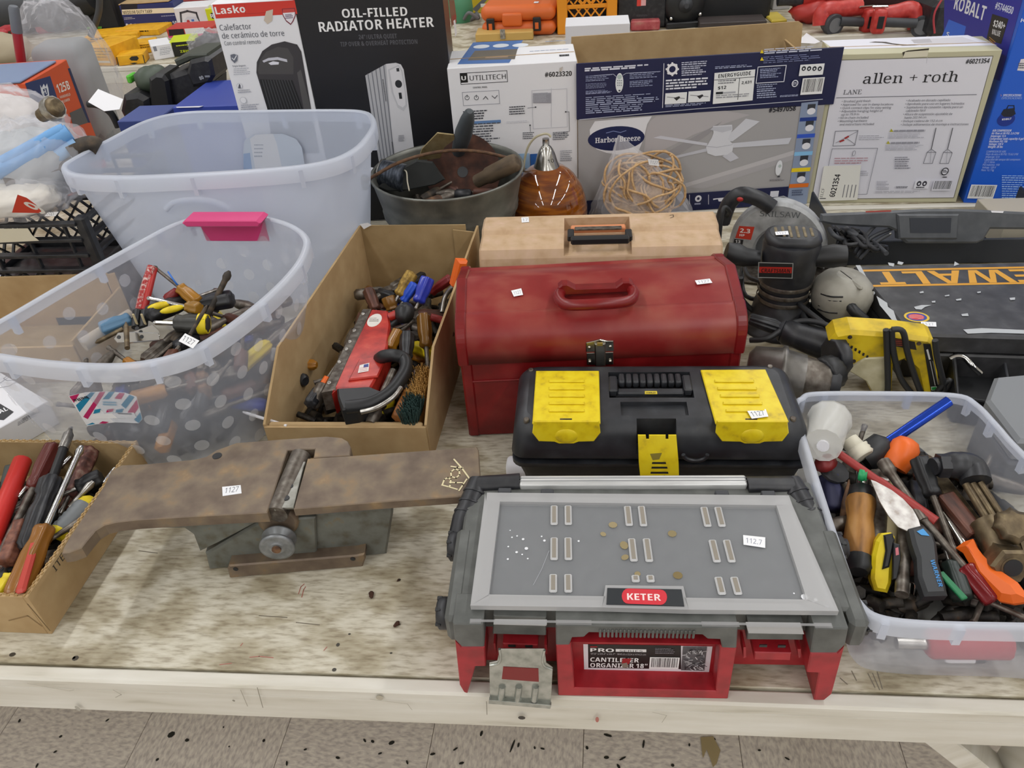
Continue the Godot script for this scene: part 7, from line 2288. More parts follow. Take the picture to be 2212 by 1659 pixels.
func tools_in_tray():
	clutter("dark loose hardware under the screwdrivers in the cardboard tray", Vector3(-0.87, TT + 0.003, -0.70), Vector3(0.16, 0.02, 0.11), 63)
	heap(34, "worn screwdriver at the bottom of the cardboard tray", "screwdrivers heaped in the cardboard tray", func(r): return Vector3(-0.97 + r.randf() * 0.21, 0, -0.63 - r.randf() * 0.15), 0.012, 0.035, 0.12, 31)
	stick("pipe_wrench_handle", "bright red tubular tool handle with a hanging slot in the cardboard tray", "tool handle", P(50, 992, 0.07), P(-20, 1170, 0.05), [["tube", plain("d0302a", 0.35), [[0, 0.008], [0.02, 0.013], [1.0, 0.0135]]], ["slot", M.black, [[-0.002, 0.006], [0.001, 0.006]]]])  # a tool handle alone; its slot is a black disc for shade
	driver("screwdriver with a dark red fluted handle in the cardboard tray", P(118, 962, 0.07), P(-10, 1220, 0.045), 0.4, 0.0145, plain("5f2620", 0.3), 0.0055, M.oldsteel, true, 6)
	var t := stick("ratchet_screwdriver", "black ratchet screwdriver with a taped steel tip in the cardboard tray", "screwdriver", P(58, 1188, 0.055), P(154, 922, 0.095), [["handle", M.black2, [[0, 0.008], [0.03, 0.015], [0.28, 0.016], [0.34, 0.013], [0.4, 0.013], [0.42, 0.017], [0.52, 0.017], [0.55, 0.013]], 8], ["shaft", M.black, [[0.55, 0.0065], [0.82, 0.0065]]], ["tip", M.steel, [[0.8, 0.0075], [0.93, 0.0075], [0.96, 0.004], [1.0, 0.002]]]])
	driver("screwdriver with a long flat polished blade and red and amber handle", P(30, 1296, 0.065), P(176, 965, 0.085), 0.43, 0.017, plain("8a5a20", 0.25), 0.0042, M.chrome, true, 6)
	var b := B.new()
	b.X = CUR.transform.affine_inverse() * Transform3D(Basis(Vector3.UP, 0.35) , P(60, 1225, 0.08))
	b.box(Vector3.ZERO, Vector3(0.012, 0.008, 0.085), 0.003)
	obj("red_inlay", b, plain("b83a2e", 0.35))
	driver("screwdriver with a scuffed brown wooden handle in the cardboard tray", P(198, 968, 0.06), P(130, 1110, 0.04), 0.75, 0.015, mottled([0.0, "3a211c", 0.5, "6a4038", 0.75, "8c6a5c", 1.0, "a89488"], 0.6, 0, Vector3(14, 14, 14)))
	t = stick("box_cutter", "grey ridged utility knife with yellow ends in the cardboard tray", "knife", P(122, 1160, 0.05), P(200, 1078, 0.055), [["grip", plain("74787a", 0.5), [[0.12, 0.014], [0.2, 0.0165], [0.26, 0.015], [0.32, 0.0165], [0.38, 0.015], [0.44, 0.0165], [0.5, 0.015], [0.56, 0.0165], [0.62, 0.015], [0.68, 0.0165], [0.8, 0.015]]], ["end_cap", M.yellow, [[0.0, 0.008], [0.05, 0.014], [0.13, 0.015]]], ["collar", M.yellow, [[0.8, 0.0145], [0.92, 0.013], [1.0, 0.008]]]])
	driver("screwdriver with a plain black handle near the back of the cardboard tray", P(222, 1030, 0.06), P(120, 1075, 0.05), 0.55, 0.014, M.black)
	driver("screwdriver with a faded red square handle in the cardboard tray", P(14, 1218, 0.05), P(60, 1095, 0.05), 0.72, 0.013, mottled([0.0, "4c2a20", 0.5, "7a4a38", 1.0, "9a6a54"], 0.5, 0, Vector3(14, 14, 14)))
	stick("chisel", "narrow steel chisel with a paint stained tip in the cardboard tray", "chisel", P(150, 1095, 0.055), P(202, 1040, 0.07), [["blade", M.steel, [[0, 0.003], [0.5, 0.004], [0.85, 0.006], [1.0, 0.003]]]])
	stick("steel_blade", "dull steel blade resting over the edge of the cardboard tray", "blade", P(95, 1175, 0.06), P(182, 1118, 0.065), [["blade", M.oldsteel, [[0, 0.0025], [0.5, 0.004], [1.0, 0.005]]]])  # a loose blade, not a whole tool
	driver("screwdriver with a green black handle at the near end of the cardboard tray", P(30, 1010, 0.05), P(10, 1090, 0.04), 0.8, 0.014, plain("2f3530", 0.5))
	driver("screwdriver with a black and yellow handle lying at the near corner of the tray", P(-5, 1290, 0.05), P(45, 1215, 0.05), 0.6, 0.012, M.yellow)
	for q in [[[130, 1010], [155, 985]], [[40, 1075], [60, 1050]], [[225, 1045], [250, 1010]]]:
		stick("steel_rod", "bright steel rod end among the screwdrivers in the tray", "rod", P(q[0][0], q[0][1], 0.055), P(q[1][0], q[1][1], 0.06), [["rod", M.chrome, [[0, 0.004], [0.9, 0.004], [1, 0.002]]]], "steel rod ends in the tray")

func tools_in_bin():
	clutter("dark loose hardware under the tools in the small clear bin", Vector3(0.445, TT + 0.006, -0.715), Vector3(0.12, 0.035, 0.14), 64)
	heap(44, "hand tool lying low in the small clear bin", "tools heaped in the small clear bin", func(r): return Vector3(0.35 + r.randf() * 0.19, 0, -0.6 - r.randf() * 0.24), 0.012, 0.055, 0.13, 43)
	# translucent cup
	stick("plastic_cup", "translucent white plastic cup lying on its side in the small clear bin", "cup", P(1792, 905, 0.11), P(1778, 962, 0.125), [["wall", M.cup, [[0.0, 0.026], [0.02, 0.03], [0.1, 0.03], [0.14, 0.026], [1.0, 0.024]]], ["hub", M.white, [[0.98, 0.008], [1.04, 0.008]]]])
	stick("pipe_adapter", "cream threaded plastic pipe adapter beside the translucent cup", "pipe fitting", P(1866, 988, 0.09), P(1834, 950, 0.1), [["thread", plain("d9d4c0", 0.5), [[0, 0.014], [0.1, 0.017], [0.2, 0.0155], [0.3, 0.017], [0.4, 0.0155], [0.5, 0.017], [0.55, 0.013], [1.0, 0.012]]], ["dark_bore_disc", M.dkgrey, [[1.0, 0.008], [1.004, 0.008]]]])  # grey end disc carries the shade of the open end as colour
	stick("blue_tube", "bright metallic blue tube sticking out of the small clear bin", "tube", P(1912, 960, 0.09), P(2050, 866, 0.14), [["tube", plain("2a4fc4", 0.18, 0.7), [[0, 0.0075], [1.0, 0.0075]]], ["socket", M.black, [[-0.35, 0.02], [-0.02, 0.02], [0.06, 0.009]]]])
	stick("orange_grip", "stubby orange plastic handle standing behind the rods in the small clear bin", "tool handle", P(1930, 1010, 0.075), P(1966, 948, 0.105), [["grip", M.orange, [[0, 0.018], [0.3, 0.02], [0.75, 0.019], [0.95, 0.013], [1, 0.006]]]])
	stick("red_rod", "long dull red rod lying across the tools in the small clear bin", "rod", P(1812, 980, 0.11), P(2022, 1126, 0.09), [["rod", plain("9c3430", 0.5), [[0, 0.0055], [0.4, 0.0055], [0.44, 0.0065], [1.0, 0.0062]]]])
	driver("thin probe with a green knob in the small clear bin", P(1855, 1024, 0.1), P(1921, 1038, 0.105), 0.3, 0.0085, plain("1f9a5c", 0.4), 0.0022, M.steel, false, 0)
	stick("wood_rasp_handle", "turned yellow wooden handle with black ferrule and steel shaft in the small clear bin", "tool handle", P(1854, 1236, 0.055), P(1862, 1020, 0.085), [["grip", M.wood, [[0.12, 0.015], [0.3, 0.019], [0.5, 0.016], [0.66, 0.019], [0.72, 0.018]]], ["butt_cap", M.black, [[0.0, 0.011], [0.03, 0.016], [0.13, 0.0165]]], ["ferrule", M.black, [[0.7, 0.0185], [0.8, 0.0175], [0.83, 0.012]]], ["shaft", M.chrome, [[0.82, 0.0075], [1.0, 0.0075]]]])  # a wooden handle with ferrule; no rasp is built
	# putty knife
	var F := plane3(P(1985, 1290, 0.07), P(2060, 1290, 0.07), P(1975, 1145, 0.09))
	thing("putty_knife", "putty knife with a rusty triangular blade and black handle lettered in blue", "putty knife", Transform3D(Basis(), P(2010, 1290, 0.06)))
	plate("blade", mottled([0.0, "6a5a4c", 0.3, "8f8a84", 0.6, "a9a5a0", 1.0, "bcb8b2"], 0.35, 0.6, Vector3(9, 9, 9)), F, [1881, 1036, 1892, 1040, 1940, 1066, 1972, 1100, 1984, 1122, 1990, 1142, 1962, 1148, 1940, 1138, 1920, 1115, 1900, 1082], -0.0015, 0.0, 0.0)
	plate("handle", plain("2f3133", 0.5), F, [1960, 1146, 1992, 1138, 2012, 1158, 2020, 1180, 2024, 1220, 2036, 1260, 2044, 1290, 1994, 1292, 1980, 1250, 1978, 1210, 1968, 1180], -0.012, 0.008, 0.004)
	var p := Pr.new(self, Transform3D(F.basis, F.origin + F.basis.z * 0.0085))
	p.text("WARNER", "2f86c8", 2009, 1209, 2028, 1268, 9, "sb")
	p.done("lettering")
	p = Pr.new(self, p.F)
	p.poly("3a90d0", [1980, 1148, 1994, 1142, 2008, 1158, 1990, 1156])
	p.done("lettering")
	# tape measure
	var T := Transform3D(Basis(Vector3.UP, 0.25), P(1912, 1285, 0.035))
	F = plane3(P(1882, 1270, 0.05), P(1935, 1282, 0.05), P(1900, 1165, 0.09))
	thing("tape_measure", "yellow and black tape measure standing on edge in the small clear bin", "tape measure", T)
	plate("case", M.yellow, F, [1882, 1250, 1885, 1200, 1893, 1168, 1905, 1152, 1926, 1150, 1934, 1160, 1930, 1200, 1926, 1260, 1918, 1281, 1890, 1276], -0.03, 0.0, 0.004)
	plate("side_panel", M.black, F, [1908, 1156, 1927, 1152, 1932, 1166, 1920, 1225, 1905, 1230, 1912, 1190], -0.02, 0.004, 0.002)
	plate("belt_clip", M.black, F, [1928, 1172, 1942, 1176, 1944, 1206, 1936, 1250, 1926, 1252], -0.002, 0.006, 0.001)
	p = Pr.new(self, Transform3D(F.basis, F.origin + F.basis.z * 0.0065))
	p.poly("c9707a", [1934, 1184, 1940, 1182, 1942, 1198, 1935, 1200])
	p.done("sticker")
	# cutting torch
	thing("cutting_torch", "old brass cutting torch with black elbow head, twin tubes and a hex valve knob", "torch", Transform3D(Basis(), P(2150, 1200, 0.06)))
	tubeo("head", M.black2, [L(2015, 1008, 0.12), L(2035, 1005, 0.12), L(2070, 1005, 0.12), L(2098, 1012, 0.118), L(2108, 1040, 0.112)], [0.011, 0.011, 0.011, 0.011, 0.011, 0.011, 0.014, 0.014, 0.015, 0.016, 0.017, 0.017, 0.017, 0.018, 0.018, 0.018, 0.018, 0.018, 0.018, 0.018, 0.018, 0.018, 0.018, 0.018, 0.018], 14)
	var k := B.new()
	k.X = Transform3D(Basis(Vector3(0, 0, 1), PI / 2), L(2036, 1006, 0.12))
	k.lathe([[-0.006, 0.016], [0.006, 0.016]], 6, 0, 0, true, true, false)
	obj("head_nut", k, M.black2)
	for q in [[[2086, 1046], [2130, 1120], [2150, 1150]], [[2100, 1045], [2142, 1112], [2160, 1140]], [[2116, 1042], [2150, 1095], [2165, 1120]]]: tubeo("gas_tube", M.brass, [L(q[0][0], q[0][1], 0.11), L(q[1][0], q[1][1], 0.095), L(q[2][0], q[2][1], 0.085)], 0.0048, 10)
	tubeo("valve_body", M.brass, [L(2128, 1128, 0.09), L(2150, 1165, 0.085), L(2165, 1200, 0.08)], 0.019, 14)
	tubeo("valve_branch", M.brass, [L(2150, 1165, 0.085), L(2185, 1178, 0.085), L(2215, 1190, 0.085)], 0.012, 12)
	k = B.new()
	k.X = Transform3D(Basis(Vector3(1, 0, 0), 0.5), L(2160, 1150, 0.09))
	k.lathe([[0.0, 0.008], [0.02, 0.008], [0.022, 0.02], [0.034, 0.022], [0.038, 0.016]], 24, 8, 0.18)
	obj("valve_knob", k, M.brass)
	k = B.new()
	k.X = Transform3D(Basis(Vector3(1, 0, 0), 1.15), L(2166, 1208, 0.08))
	k.lathe([[-0.005, 0.022], [0.018, 0.023], [0.022, 0.02]], 6, 0, 0, true, true, false)
	k.lathe([[0.02, 0.013], [0.0225, 0.013]], 20)
	obj("hex_coupling", k, M.brass)
	k = B.new()
	k.X = Transform3D(Basis(Vector3(1, 0, 0), 1.15), L(2166, 1208, 0.08))
	k.lathe([[0.0225, 0.0105], [0.0232, 0.0105]], 18)
	obj("dark_coupling_disc", k, M.black)  # black disc, the dark of the open coupling put into colour
	k = B.new()
	k.X = Transform3D(Basis(Vector3(0, 0, 1), -1.4), L(2198, 1184, 0.085))
	k.lathe([[0.0, 0.016], [0.02, 0.016], [0.024, 0.013]], 6, 0, 0, true, true, false)
	obj("branch_nut", k, M.brass)
	# steel and wooden bars
	for q in [[[2020, 1030], [2105, 1140], "flat tan wooden bar leaning under the torch in the small clear bin", M.brass], [[2040, 1070], [2110, 1155], "narrow brown wooden wedge beside the tan bar in the small clear bin", M.dkwood]]:
		var a := P(q[0][0], q[0][1], 0.09)
		var b := P(q[1][0], q[1][1], 0.08)
		var y := (b - a).normalized()
		var x := y.cross(Vector3.UP).normalized()
		thing("wooden_bar", q[2], "bar", Transform3D(Basis(x, y, x.cross(y)), a))
		bxo("bar", q[3], Vector3(0, a.distance_to(b) / 2, 0), Vector3(0.022, a.distance_to(b), 0.014), 0.002)
	driver("screwdriver with a glossy black fluted handle in the small clear bin", P(1985, 990, 0.11), P(2062, 1195, 0.07), 0.42, 0.0135, M.black, 0.004, M.oldsteel)
	driver("screwdriver with a clear red lettered handle in the small clear bin", P(2148, 1300, 0.06), P(1990, 1116, 0.09), 0.4, 0.013, plain("7a1e22", 0.2), 0.0045, M.oldsteel)
	stick("long_extension", "long dull steel extension bar lying in the small clear bin", "extension bar", P(1908, 998, 0.1), P(1995, 1125, 0.09), [["bar", M.oldsteel, [[0, 0.009], [0.18, 0.009], [0.22, 0.006], [1.0, 0.006]]]])
	stick("chrome_wrench", "polished chrome bar between the orange knife and the screwdriver", "bar", P(2038, 1110, 0.075), P(2085, 1180, 0.07), [["bar", M.chrome, [[0, 0.005], [1, 0.006]]]])
	# orange knife handle
	F = plane3(P(2080, 1190, 0.075), P(2200, 1290, 0.075), P(2110, 1160, 0.09))
	thing("drywall_knife", "large bright orange plastic tool handle at the end of the small clear bin", "tool handle", Transform3D(Basis(), P(2140, 1250, 0.05)))
	plate("grip", M.orange, F, [2066, 1186, 2084, 1172, 2104, 1166, 2112, 1184, 2124, 1200, 2150, 1226, 2200, 1260, 2230, 1300, 2190, 1306, 2160, 1300, 2130, 1270, 2108, 1246, 2096, 1220, 2082, 1196], -0.012, 0.012, 0.008)
	stick("flat_file", "dark flat steel file lying beside the tape measure", "file", P(1948, 1285, 0.06), P(1956, 1120, 0.075), [["blade", M.oldsteel, [[0, 0.008], [0.9, 0.008], [1.0, 0.005]]]])
	stick("pipe_nipple", "thick dark steel pipe lying beside the wooden handle in the small clear bin", "pipe", P(1888, 1238, 0.05), P(1893, 1030, 0.07), [["pipe", M.oldsteel, [[0, 0.016], [1.0, 0.016]]]])
	stick("yellow_stick_rule", "cream folding rule edge with numbers in the small clear bin", "rule", P(1922, 1180, 0.06), P(1932, 1045, 0.07), [["rule", plain("b8ab84", 0.6), [[0, 0.009], [1, 0.009]]]])
	t_green()
	driver("screwdriver with a dark blue rubber handle by the wall of the small clear bin", P(1800, 1105, 0.05), P(1790, 1000, 0.08), 0.75, 0.017, plain("2a2c4c", 0.6))
	stick("scratch_awl", "rusty tapered spike standing by the wall of the small clear bin", "spike", P(1822, 1140, 0.05), P(1834, 1036, 0.09), [["spike", M.rust, [[0, 0.006], [0.5, 0.006], [1.0, 0.001]]]])
	stick("red_knob", "round red knob beside the translucent cup in the small clear bin", "knob", P(1788, 1010, 0.085), P(1778, 990, 0.1), [["knob", M.dkred, [[0, 0.008], [0.3, 0.015], [0.8, 0.013], [1.0, 0.005]]]])  # a loose knob rather than a ball
	stick("ring_pull", "black steel ring lying under the green knob probe", "ring", P(1800, 1020, 0.08), P(1803, 1016, 0.084), [["ring", M.black2, [[0, 0.02], [1, 0.02]]]])
	stick("brass_ball", "dull brass ball fitting beside the orange handle", "fitting", P(2000, 1002, 0.085), P(2004, 985, 0.095), [["ball", M.brass, [[0, 0.005], [0.3, 0.012], [0.7, 0.012], [1, 0.004]]]])
	stick("socket_bit", "chrome socket lying near the front of the small clear bin", "socket", P(1962, 1288, 0.045), P(1966, 1262, 0.05), [["socket", M.chrome, [[0, 0.009], [0.8, 0.009], [1, 0.007]]]])
	# long tools seen through the front wall
	stick("red_level", "red plastic tool body seen through the front of the small clear bin", "tool body", P(2000, 1390, 0.035), P(2185, 1392, 0.035), [["body", plain("b03038", 0.4), [[0, 0.012], [0.05, 0.017], [0.95, 0.017], [1, 0.01]]], ["shaft", M.steel, [[-0.35, 0.007], [0.0, 0.007]]]])
	stick("white_pen", "white and black marker lying on the floor of the small clear bin", "marker", P(2040, 1424, 0.012), P(2125, 1424, 0.012), [["barrel", M.white, [[0, 0.003], [0.1, 0.0045], [0.75, 0.0045]]], ["cap", M.black, [[0.75, 0.005], [1, 0.0045]]]])

func t_green():
	driver("screwdriver with a dark handle and green label band in the small clear bin", P(2080, 1296, 0.055), P(2040, 1180, 0.07), 0.7, 0.014, plain("26302c", 0.4))
	var b := B.new()
	b.X = CUR.transform.affine_inverse() * Transform3D(Basis(Vector3.UP, 0.35), P(2057, 1265, 0.072))
	b.box(Vector3.ZERO, Vector3(0.008, 0.004, 0.04), 0.001)
	obj("label_band", b, M.green)
# ---------------------------------------------------------------- things at the far side
func upbox(called: String, label: String, cat: String, px: Array, z: float, d: float, m: Material, yaw := 0.0, group := "", base := 0.0) -> Transform3D:
	# a box that stands on a table: px = upper left x, upper y, lower right x of its front; its front stands at z
	var a := PZ(px[0], px[1], z)
	var b := PZ(px[2], px[1], z)
	var h := a.y - TT - base
	var T := Transform3D(Basis(Vector3.UP, yaw), Vector3(a.x, TT + base, z))
	thing(called, label, cat, T, group)
	bxo("body", m, Vector3((b.x - a.x) / 2, h / 2, -d / 2), Vector3(b.x - a.x, h, d), 0.002)
	return T

func standing(called: String, label: String, cat: String, bl: Array, br: Array, top: float, d: float, m: Material, group := "", bev := 0.003) -> Transform3D:
	# a box whose front foot line shows: lower left and lower right pixel, y pixel of its front upper edge
	var a := P(bl[0], bl[1])
	var b := P(br[0], br[1])
	var T := frame(a, b)
	var h := HG(a, bl[0], top)
	thing(called, label, cat, T, group)
	bxo("body", m, Vector3(a.distance_to(b) / 2, h / 2, -d / 2), Vector3(a.distance_to(b), h, d), bev)
	return T

func far_left():
	# ---- orange and navy blower box
	var z := -1.98
	var c0 := PZ(54, 180, z)
	var c1 := PZ(151, 147, z - 0.24)
	var h := c0.y - TT
	var dir := Vector3(c1.x - c0.x, 0, c1.z - c0.z)
	dir = dir.normalized()
	var T := Transform3D(Basis(dir, Vector3.UP, dir.cross(Vector3.UP)), Vector3(c0.x, TT, c0.z))
	thing("blower_box", "navy and orange leaf blower box with white crown emblem, behind the bagged parts", "box", T)
	var wd := Vector2(c1.x - c0.x, c1.z - c0.z).length()
	var om := plain("d4552c", 0.5)
	bxo("body", om, Vector3(wd / 2, h / 2, -0.2), Vector3(wd, h, 0.4), 0.002)
	var p := Pr.new(self, face(T, Vector3.ZERO))
	p.poly("24386c", [54, 180, 108, 164, 140, 262, 160, 330, 100, 330, 72, 235])
	p.poly("1c2c58", [146, 148, 151, 147, 195, 265, 188, 265])
	p.poly("e8ecf2", [86, 183, 90, 190, 94, 181, 98, 188, 101, 180, 104, 190, 106, 206, 101, 212, 94, 210, 89, 200])
	p.poly("24386c", [92, 193, 100, 190, 103, 204, 98, 208, 93, 204])
	p.text("H", "e8ecf2", 94, 205, 101, 203, 10, "sb")
	p.text("125B", "f0ebe6", 126, 202, 152, 192, 17, "sb")
	p.text("HANDHELD", "f0d8cc", 130, 213, 152, 206, 5, "sb")
	p.text("BLOWER", "f0d8cc", 134, 223, 151, 217, 5, "sb")
	p.poly("5a5a5c", [150, 244, 176, 232, 190, 265, 158, 275])
	p.done()
	p = Pr.new(self, face(T, Vector3.ZERO, Vector3(-dir.z, 0, 0).normalized() * 0 + Vector3(0, 0, 1)))
	p.text("5B", "f0ebe6", 1, 226, 21, 222, 17, "sb")
	p.done()
	bxo("torn_flap", plain("7d8fb0", 0.4), Vector3(wd / 2 - 0.02, h + 0.004, -0.2), Vector3(wd * 0.85, 0.006, 0.38), 0.002)
	# ---- wrapped grey block
	var q := PZ(145, 200, -2.3)
	thing("wrapped_block", "grey foam block wrapped in crinkled clear plastic behind the blower box", "wrapped package", Transform3D(Basis(Vector3.UP, 0.2), Vector3(q.x, TT, q.z)))
	var bh := PZ(120, 85, -2.3).y - TT
	bxo("core", plain("8b8e90", 0.7), Vector3(0, bh * 0.47, -0.08), Vector3(0.15, bh * 0.94, 0.14), 0.03, null, 4)
	var b := B.new()
	b.X = Transform3D(Basis(), Vector3(0, bh * 0.64, -0.08))
	wrinkled(b, Vector3(0.125, bh * 0.62, 0.12), 14, 0.14)
	obj("film", b, M.film)
	# ---- red pole
	var pa := PZ(52, 150, -2.25)
	var pt := PZ(29, 13, -2.25)
	stick("broom_pole", "red pole with a grey grip standing behind the blower box", "pole", Vector3(pa.x + (pa.x - pt.x) * 2.0, TT, -2.25), pt, [["pole", plain("a02630", 0.35), [[0, 0.013], [0.86, 0.013]]], ["grip", plain("6a6f76", 0.5), [[0.85, 0.0145], [0.985, 0.014], [1.0, 0.011]]]])
	# ---- battery blower
	q = PZ(330, 240, -2.0)
	T = Transform3D(Basis(Vector3.UP, 0.0), Vector3(q.x, TT, q.z))
	thing("battery_blower", "black battery garden blower with a square battery pack, partly in clear plastic", "blower", T)
	var F := face(T, Vector3.ZERO)
	plate("battery_pack", M.black2, F, [408, 132, 440, 125, 455, 128, 463, 165, 452, 182, 415, 190, 402, 160], -0.12, 0.0, 0.008)
	plate("battery_top", plain("3b4038", 0.5), F, [368, 135, 400, 122, 440, 120, 445, 128, 410, 134, 375, 150], -0.14, -0.02, 0.004)
	plate("nozzle", M.black, F, [320, 170, 334, 160, 352, 162, 362, 175, 374, 250, 322, 250], -0.1, 0.0, 0.008)
	plate("motor_body", M.black2, F, [268, 205, 300, 200, 322, 212, 330, 275, 280, 275, 262, 240], -0.1, 0.01, 0.012)
	plate("housing", M.black2, F, [352, 168, 410, 150, 450, 185, 452, 230, 400, 275, 350, 275], -0.14, -0.02, 0.012)
	tubeo("cable", M.cord, [INV * PF(190, 225, F), INV * PF(215, 228, F), INV * PF(240, 245, F), INV * PF(256, 275, F)], 0.009, 10)
	bxo("stand", M.black, Vector3(0.0, (INV * PF(330, 275, F)).y * 0.5, -0.05), Vector3(0.2, (INV * PF(330, 275, F)).y, 0.12), 0.01)
	p = Pr.new(self, F)
	p.text("80", "c8ccd0", 433, 173, 441, 170, 7, "sb")
	p.bars("9a9ea2", 442, 163, 456, 170, 1, 0.6)
	p.done("lettering")
	b = B.new()
	b.X = INV * Transform3D(Basis(), PF(310, 185, F) + Vector3(0, 0, -0.06))
	b.blob(Vector3.ZERO, Vector3(0.05, 0.035, 0.05), 14, 9, 0.2, 3)
	obj("green_trim", b, plain("3f4a3c", 0.5))
	b = B.new()
	b.X = INV * Transform3D(Basis(), PF(262, 182, F) + Vector3(0, 0, -0.06))
	b.box(Vector3.ZERO, Vector3(0.012, 0.02, 0.04), 0.003)
	obj("green_switch", b, plain("5ec23c", 0.4))
	# papers and flat boxes
	q = PZ(225, 215, -1.95)
	thing("paper_sheet", "white crumpled instruction paper beside the black battery blower", "paper", Transform3D(Basis(), q))
	plate("sheet", M.paper, plane3(PZ(195, 235, -1.93), PZ(265, 232, -1.93), PZ(212, 193, -2.02)), [212, 192, 240, 204, 266, 214, 258, 236, 225, 240, 190, 220], -0.0008, 0.0, 0.0)
	z = -1.80
	T = upbox("printed_box", "blue and white printed box lying flat behind the large empty bin", "box", [372, 232, 520], z, 0.22, plain("3346a0", 0.45))
	p = Pr.new(self, face(T, Vector3(0, PZ(372, 232, z).y - TT, 0), Vector3.RIGHT, Vector3(0, 0, -1)))
	p.poly("e6e6ec", [380, 231, 440, 229, 430, 232, 382, 233])
	p.done()
	T = upbox("printed_box", "blue box with white lettering under the black battery blower", "box", [252, 262, 340], -1.8, 0.12, plain("41508c", 0.5))
	# ---- far table, starting from its near edge
	var g := "small yellow tool boxes on the far table"
	var yb := mottled([0.0, "d89a10", 0.5, "e8ac16", 1.0, "f0bc2a"], 0.5, 0, Vector3(4, 4, 4))
	T = standing("yellow_box", "long yellow box stacked along the edge of the far table", "box", [190, 142], [247, 143], 98, 0.2, yb, g)
	p = Pr.new(self, face(T, Vector3.ZERO))
	p.bars("8a6a10", 190, 104, 240, 128, 4, 0.3)
	p.rect("d8d0c0", 198, 131, 239, 136)
	p.done()
	T = standing("yellow_box", "small yellow box with a printed grinder at the edge of the far table", "box", [258, 143], [315, 137], 120, 0.1, yb, g)
	p = Pr.new(self, face(T, Vector3.ZERO))
	p.poly("2a2824", [279, 127, 284, 122, 296, 121, 300, 126, 296, 131, 284, 131])
	p.poly("2a2824", [280, 137, 290, 135, 298, 136, 290, 139])
	p.line("3a3018", [252, 124, 256, 141], 2)
	p.line("3a3018", [309, 120, 313, 136], 2)
	p.done()
	T = standing("yellow_box", "yellow box behind the printed grinder box", "box", [275, 120], [340, 112], 98, 0.12, yb, g)
	p = Pr.new(self, face(T, Vector3.ZERO)); p.bars("7a5c10", 282, 100, 330, 110, 2, 0.35); p.done()
	T = standing("yellow_box", "flat yellow box with dark lettering at the back of the yellow boxes", "box", [185, 92], [300, 82], 80, 0.18, yb, g)
	p = Pr.new(self, face(T, Vector3.ZERO)); p.bars("5a4410", 195, 84, 290, 90, 1, 0.5); p.done()
	T = standing("yellow_box", "yellow flat box leaning between the tarp box and the other yellow boxes", "box", [252, 80], [345, 76], 66, 0.16, yb, g)
	p = Pr.new(self, face(T, Vector3.ZERO)); p.bars("5a4410", 262, 68, 330, 74, 1, 0.5); p.done()
	T = standing("white_box", "small white printed box beside the yellow boxes on the far table", "box", [335, 131], [378, 124], 98, 0.14, M.paper)
	p = Pr.new(self, face(T, Vector3.ZERO)); p.rect("8a8c94", 330, 101, 340, 110); p.bars("a8aab2", 345, 104, 372, 122, 5, 0.3); p.done()
	T = standing("lime_box", "black and lime green box on the far table near the white heater box", "box", [374, 124], [428, 118], 90, 0.14, plain("c8d81c", 0.5))
	p = Pr.new(self, face(T, Vector3.ZERO))
	p.poly("1e201c", [370, 92, 424, 88, 428, 118, 375, 123])
	p.bars("c8d81c", 380, 98, 415, 103, 1, 0.5)
	p.text("ZBH", "c8d81c", 390, 114, 408, 112, 5, "sb")
	p.done()
	T = standing("accessory_box", "red, black and white flat box behind the lime green box", "box", [364, 82], [465, 76], 62, 0.14, plain("c03a34", 0.5))
	p = Pr.new(self, face(T, Vector3.ZERO)); p.poly("202022", [364, 64, 396, 62, 400, 76, 366, 78]); p.poly("e6e6e8", [398, 62, 440, 59, 446, 72, 402, 76]); p.poly("d84a80", [364, 78, 465, 70, 465, 74, 365, 82]); p.done()
	T = standing("tarp_box", "navy box with cream band for a tarpaulin on the far table", "box", [274, 66], [388, 58], 10, 0.16, plain("25306e", 0.45))
	p = Pr.new(self, face(T, Vector3.ZERO))
	p.poly("1a1c2a", [260, 9, 296, 8, 297, 20, 262, 22])
	p.poly("ece4cc", [263, 21, 384, 16, 386, 27, 264, 32])
	p.text("MEDIUM DUTY TARP", "4a4234", 267, 31, 330, 28, 7, "sb")
	p.text("30' x 50'", "f0f0f2", 353, 56, 386, 53, 8, "sb")
	p.bars("b8bccc", 268, 38, 292, 44, 2, 0.4)
	p.bars("9aa0c0", 348, 34, 384, 38, 1, 0.5)
	for x in [275, 284, 293]: p.ell("e6e8ee", x, 55, 3, 4)
	p.done()
	bxo("open_flap", M.card, Vector3(0.13, (INV * PF(320, 6, face(T, Vector3.ZERO))).y, -0.08), Vector3(0.26, 0.004, 0.16), 0.001)
	T = standing("appliance_box", "white appliance box with a grey machine printed on it on the far table", "box", [386, 60], [460, 55], 16, 0.16, M.paper)
	p = Pr.new(self, face(T, Vector3.ZERO))
	p.line("4a4a4e", [392, 50, 390, 28, 405, 24, 424, 28, 430, 46], 4)
	p.poly("d8dae2", [398, 44, 404, 36, 424, 36, 430, 46, 426, 54, 400, 54])
	p.ell("c03838", 407, 47, 3.5, 4); p.rect("4a78c0", 413, 42, 420, 46)
	p.done()
	T = standing("lime_box", "tall lime green and white box beside the white heater box", "box", [452, 56], [480, 54], 18, 0.16, plain("d6e01e", 0.5))
	p = Pr.new(self, face(T, Vector3.ZERO)); p.rect("1e201c", 455, 28, 465, 40); p.text("R", "f0f0f0", 456, 39, 463, 38, 8, "sb"); p.done()
	standing("checkered_box", "red and black checkered box with a white lid behind the appliance box", "box", [385, 16], [470, 10], 2, 0.14, plain("8c2a2c", 0.5))
	# bagged black tool
	q = P(462, 124)
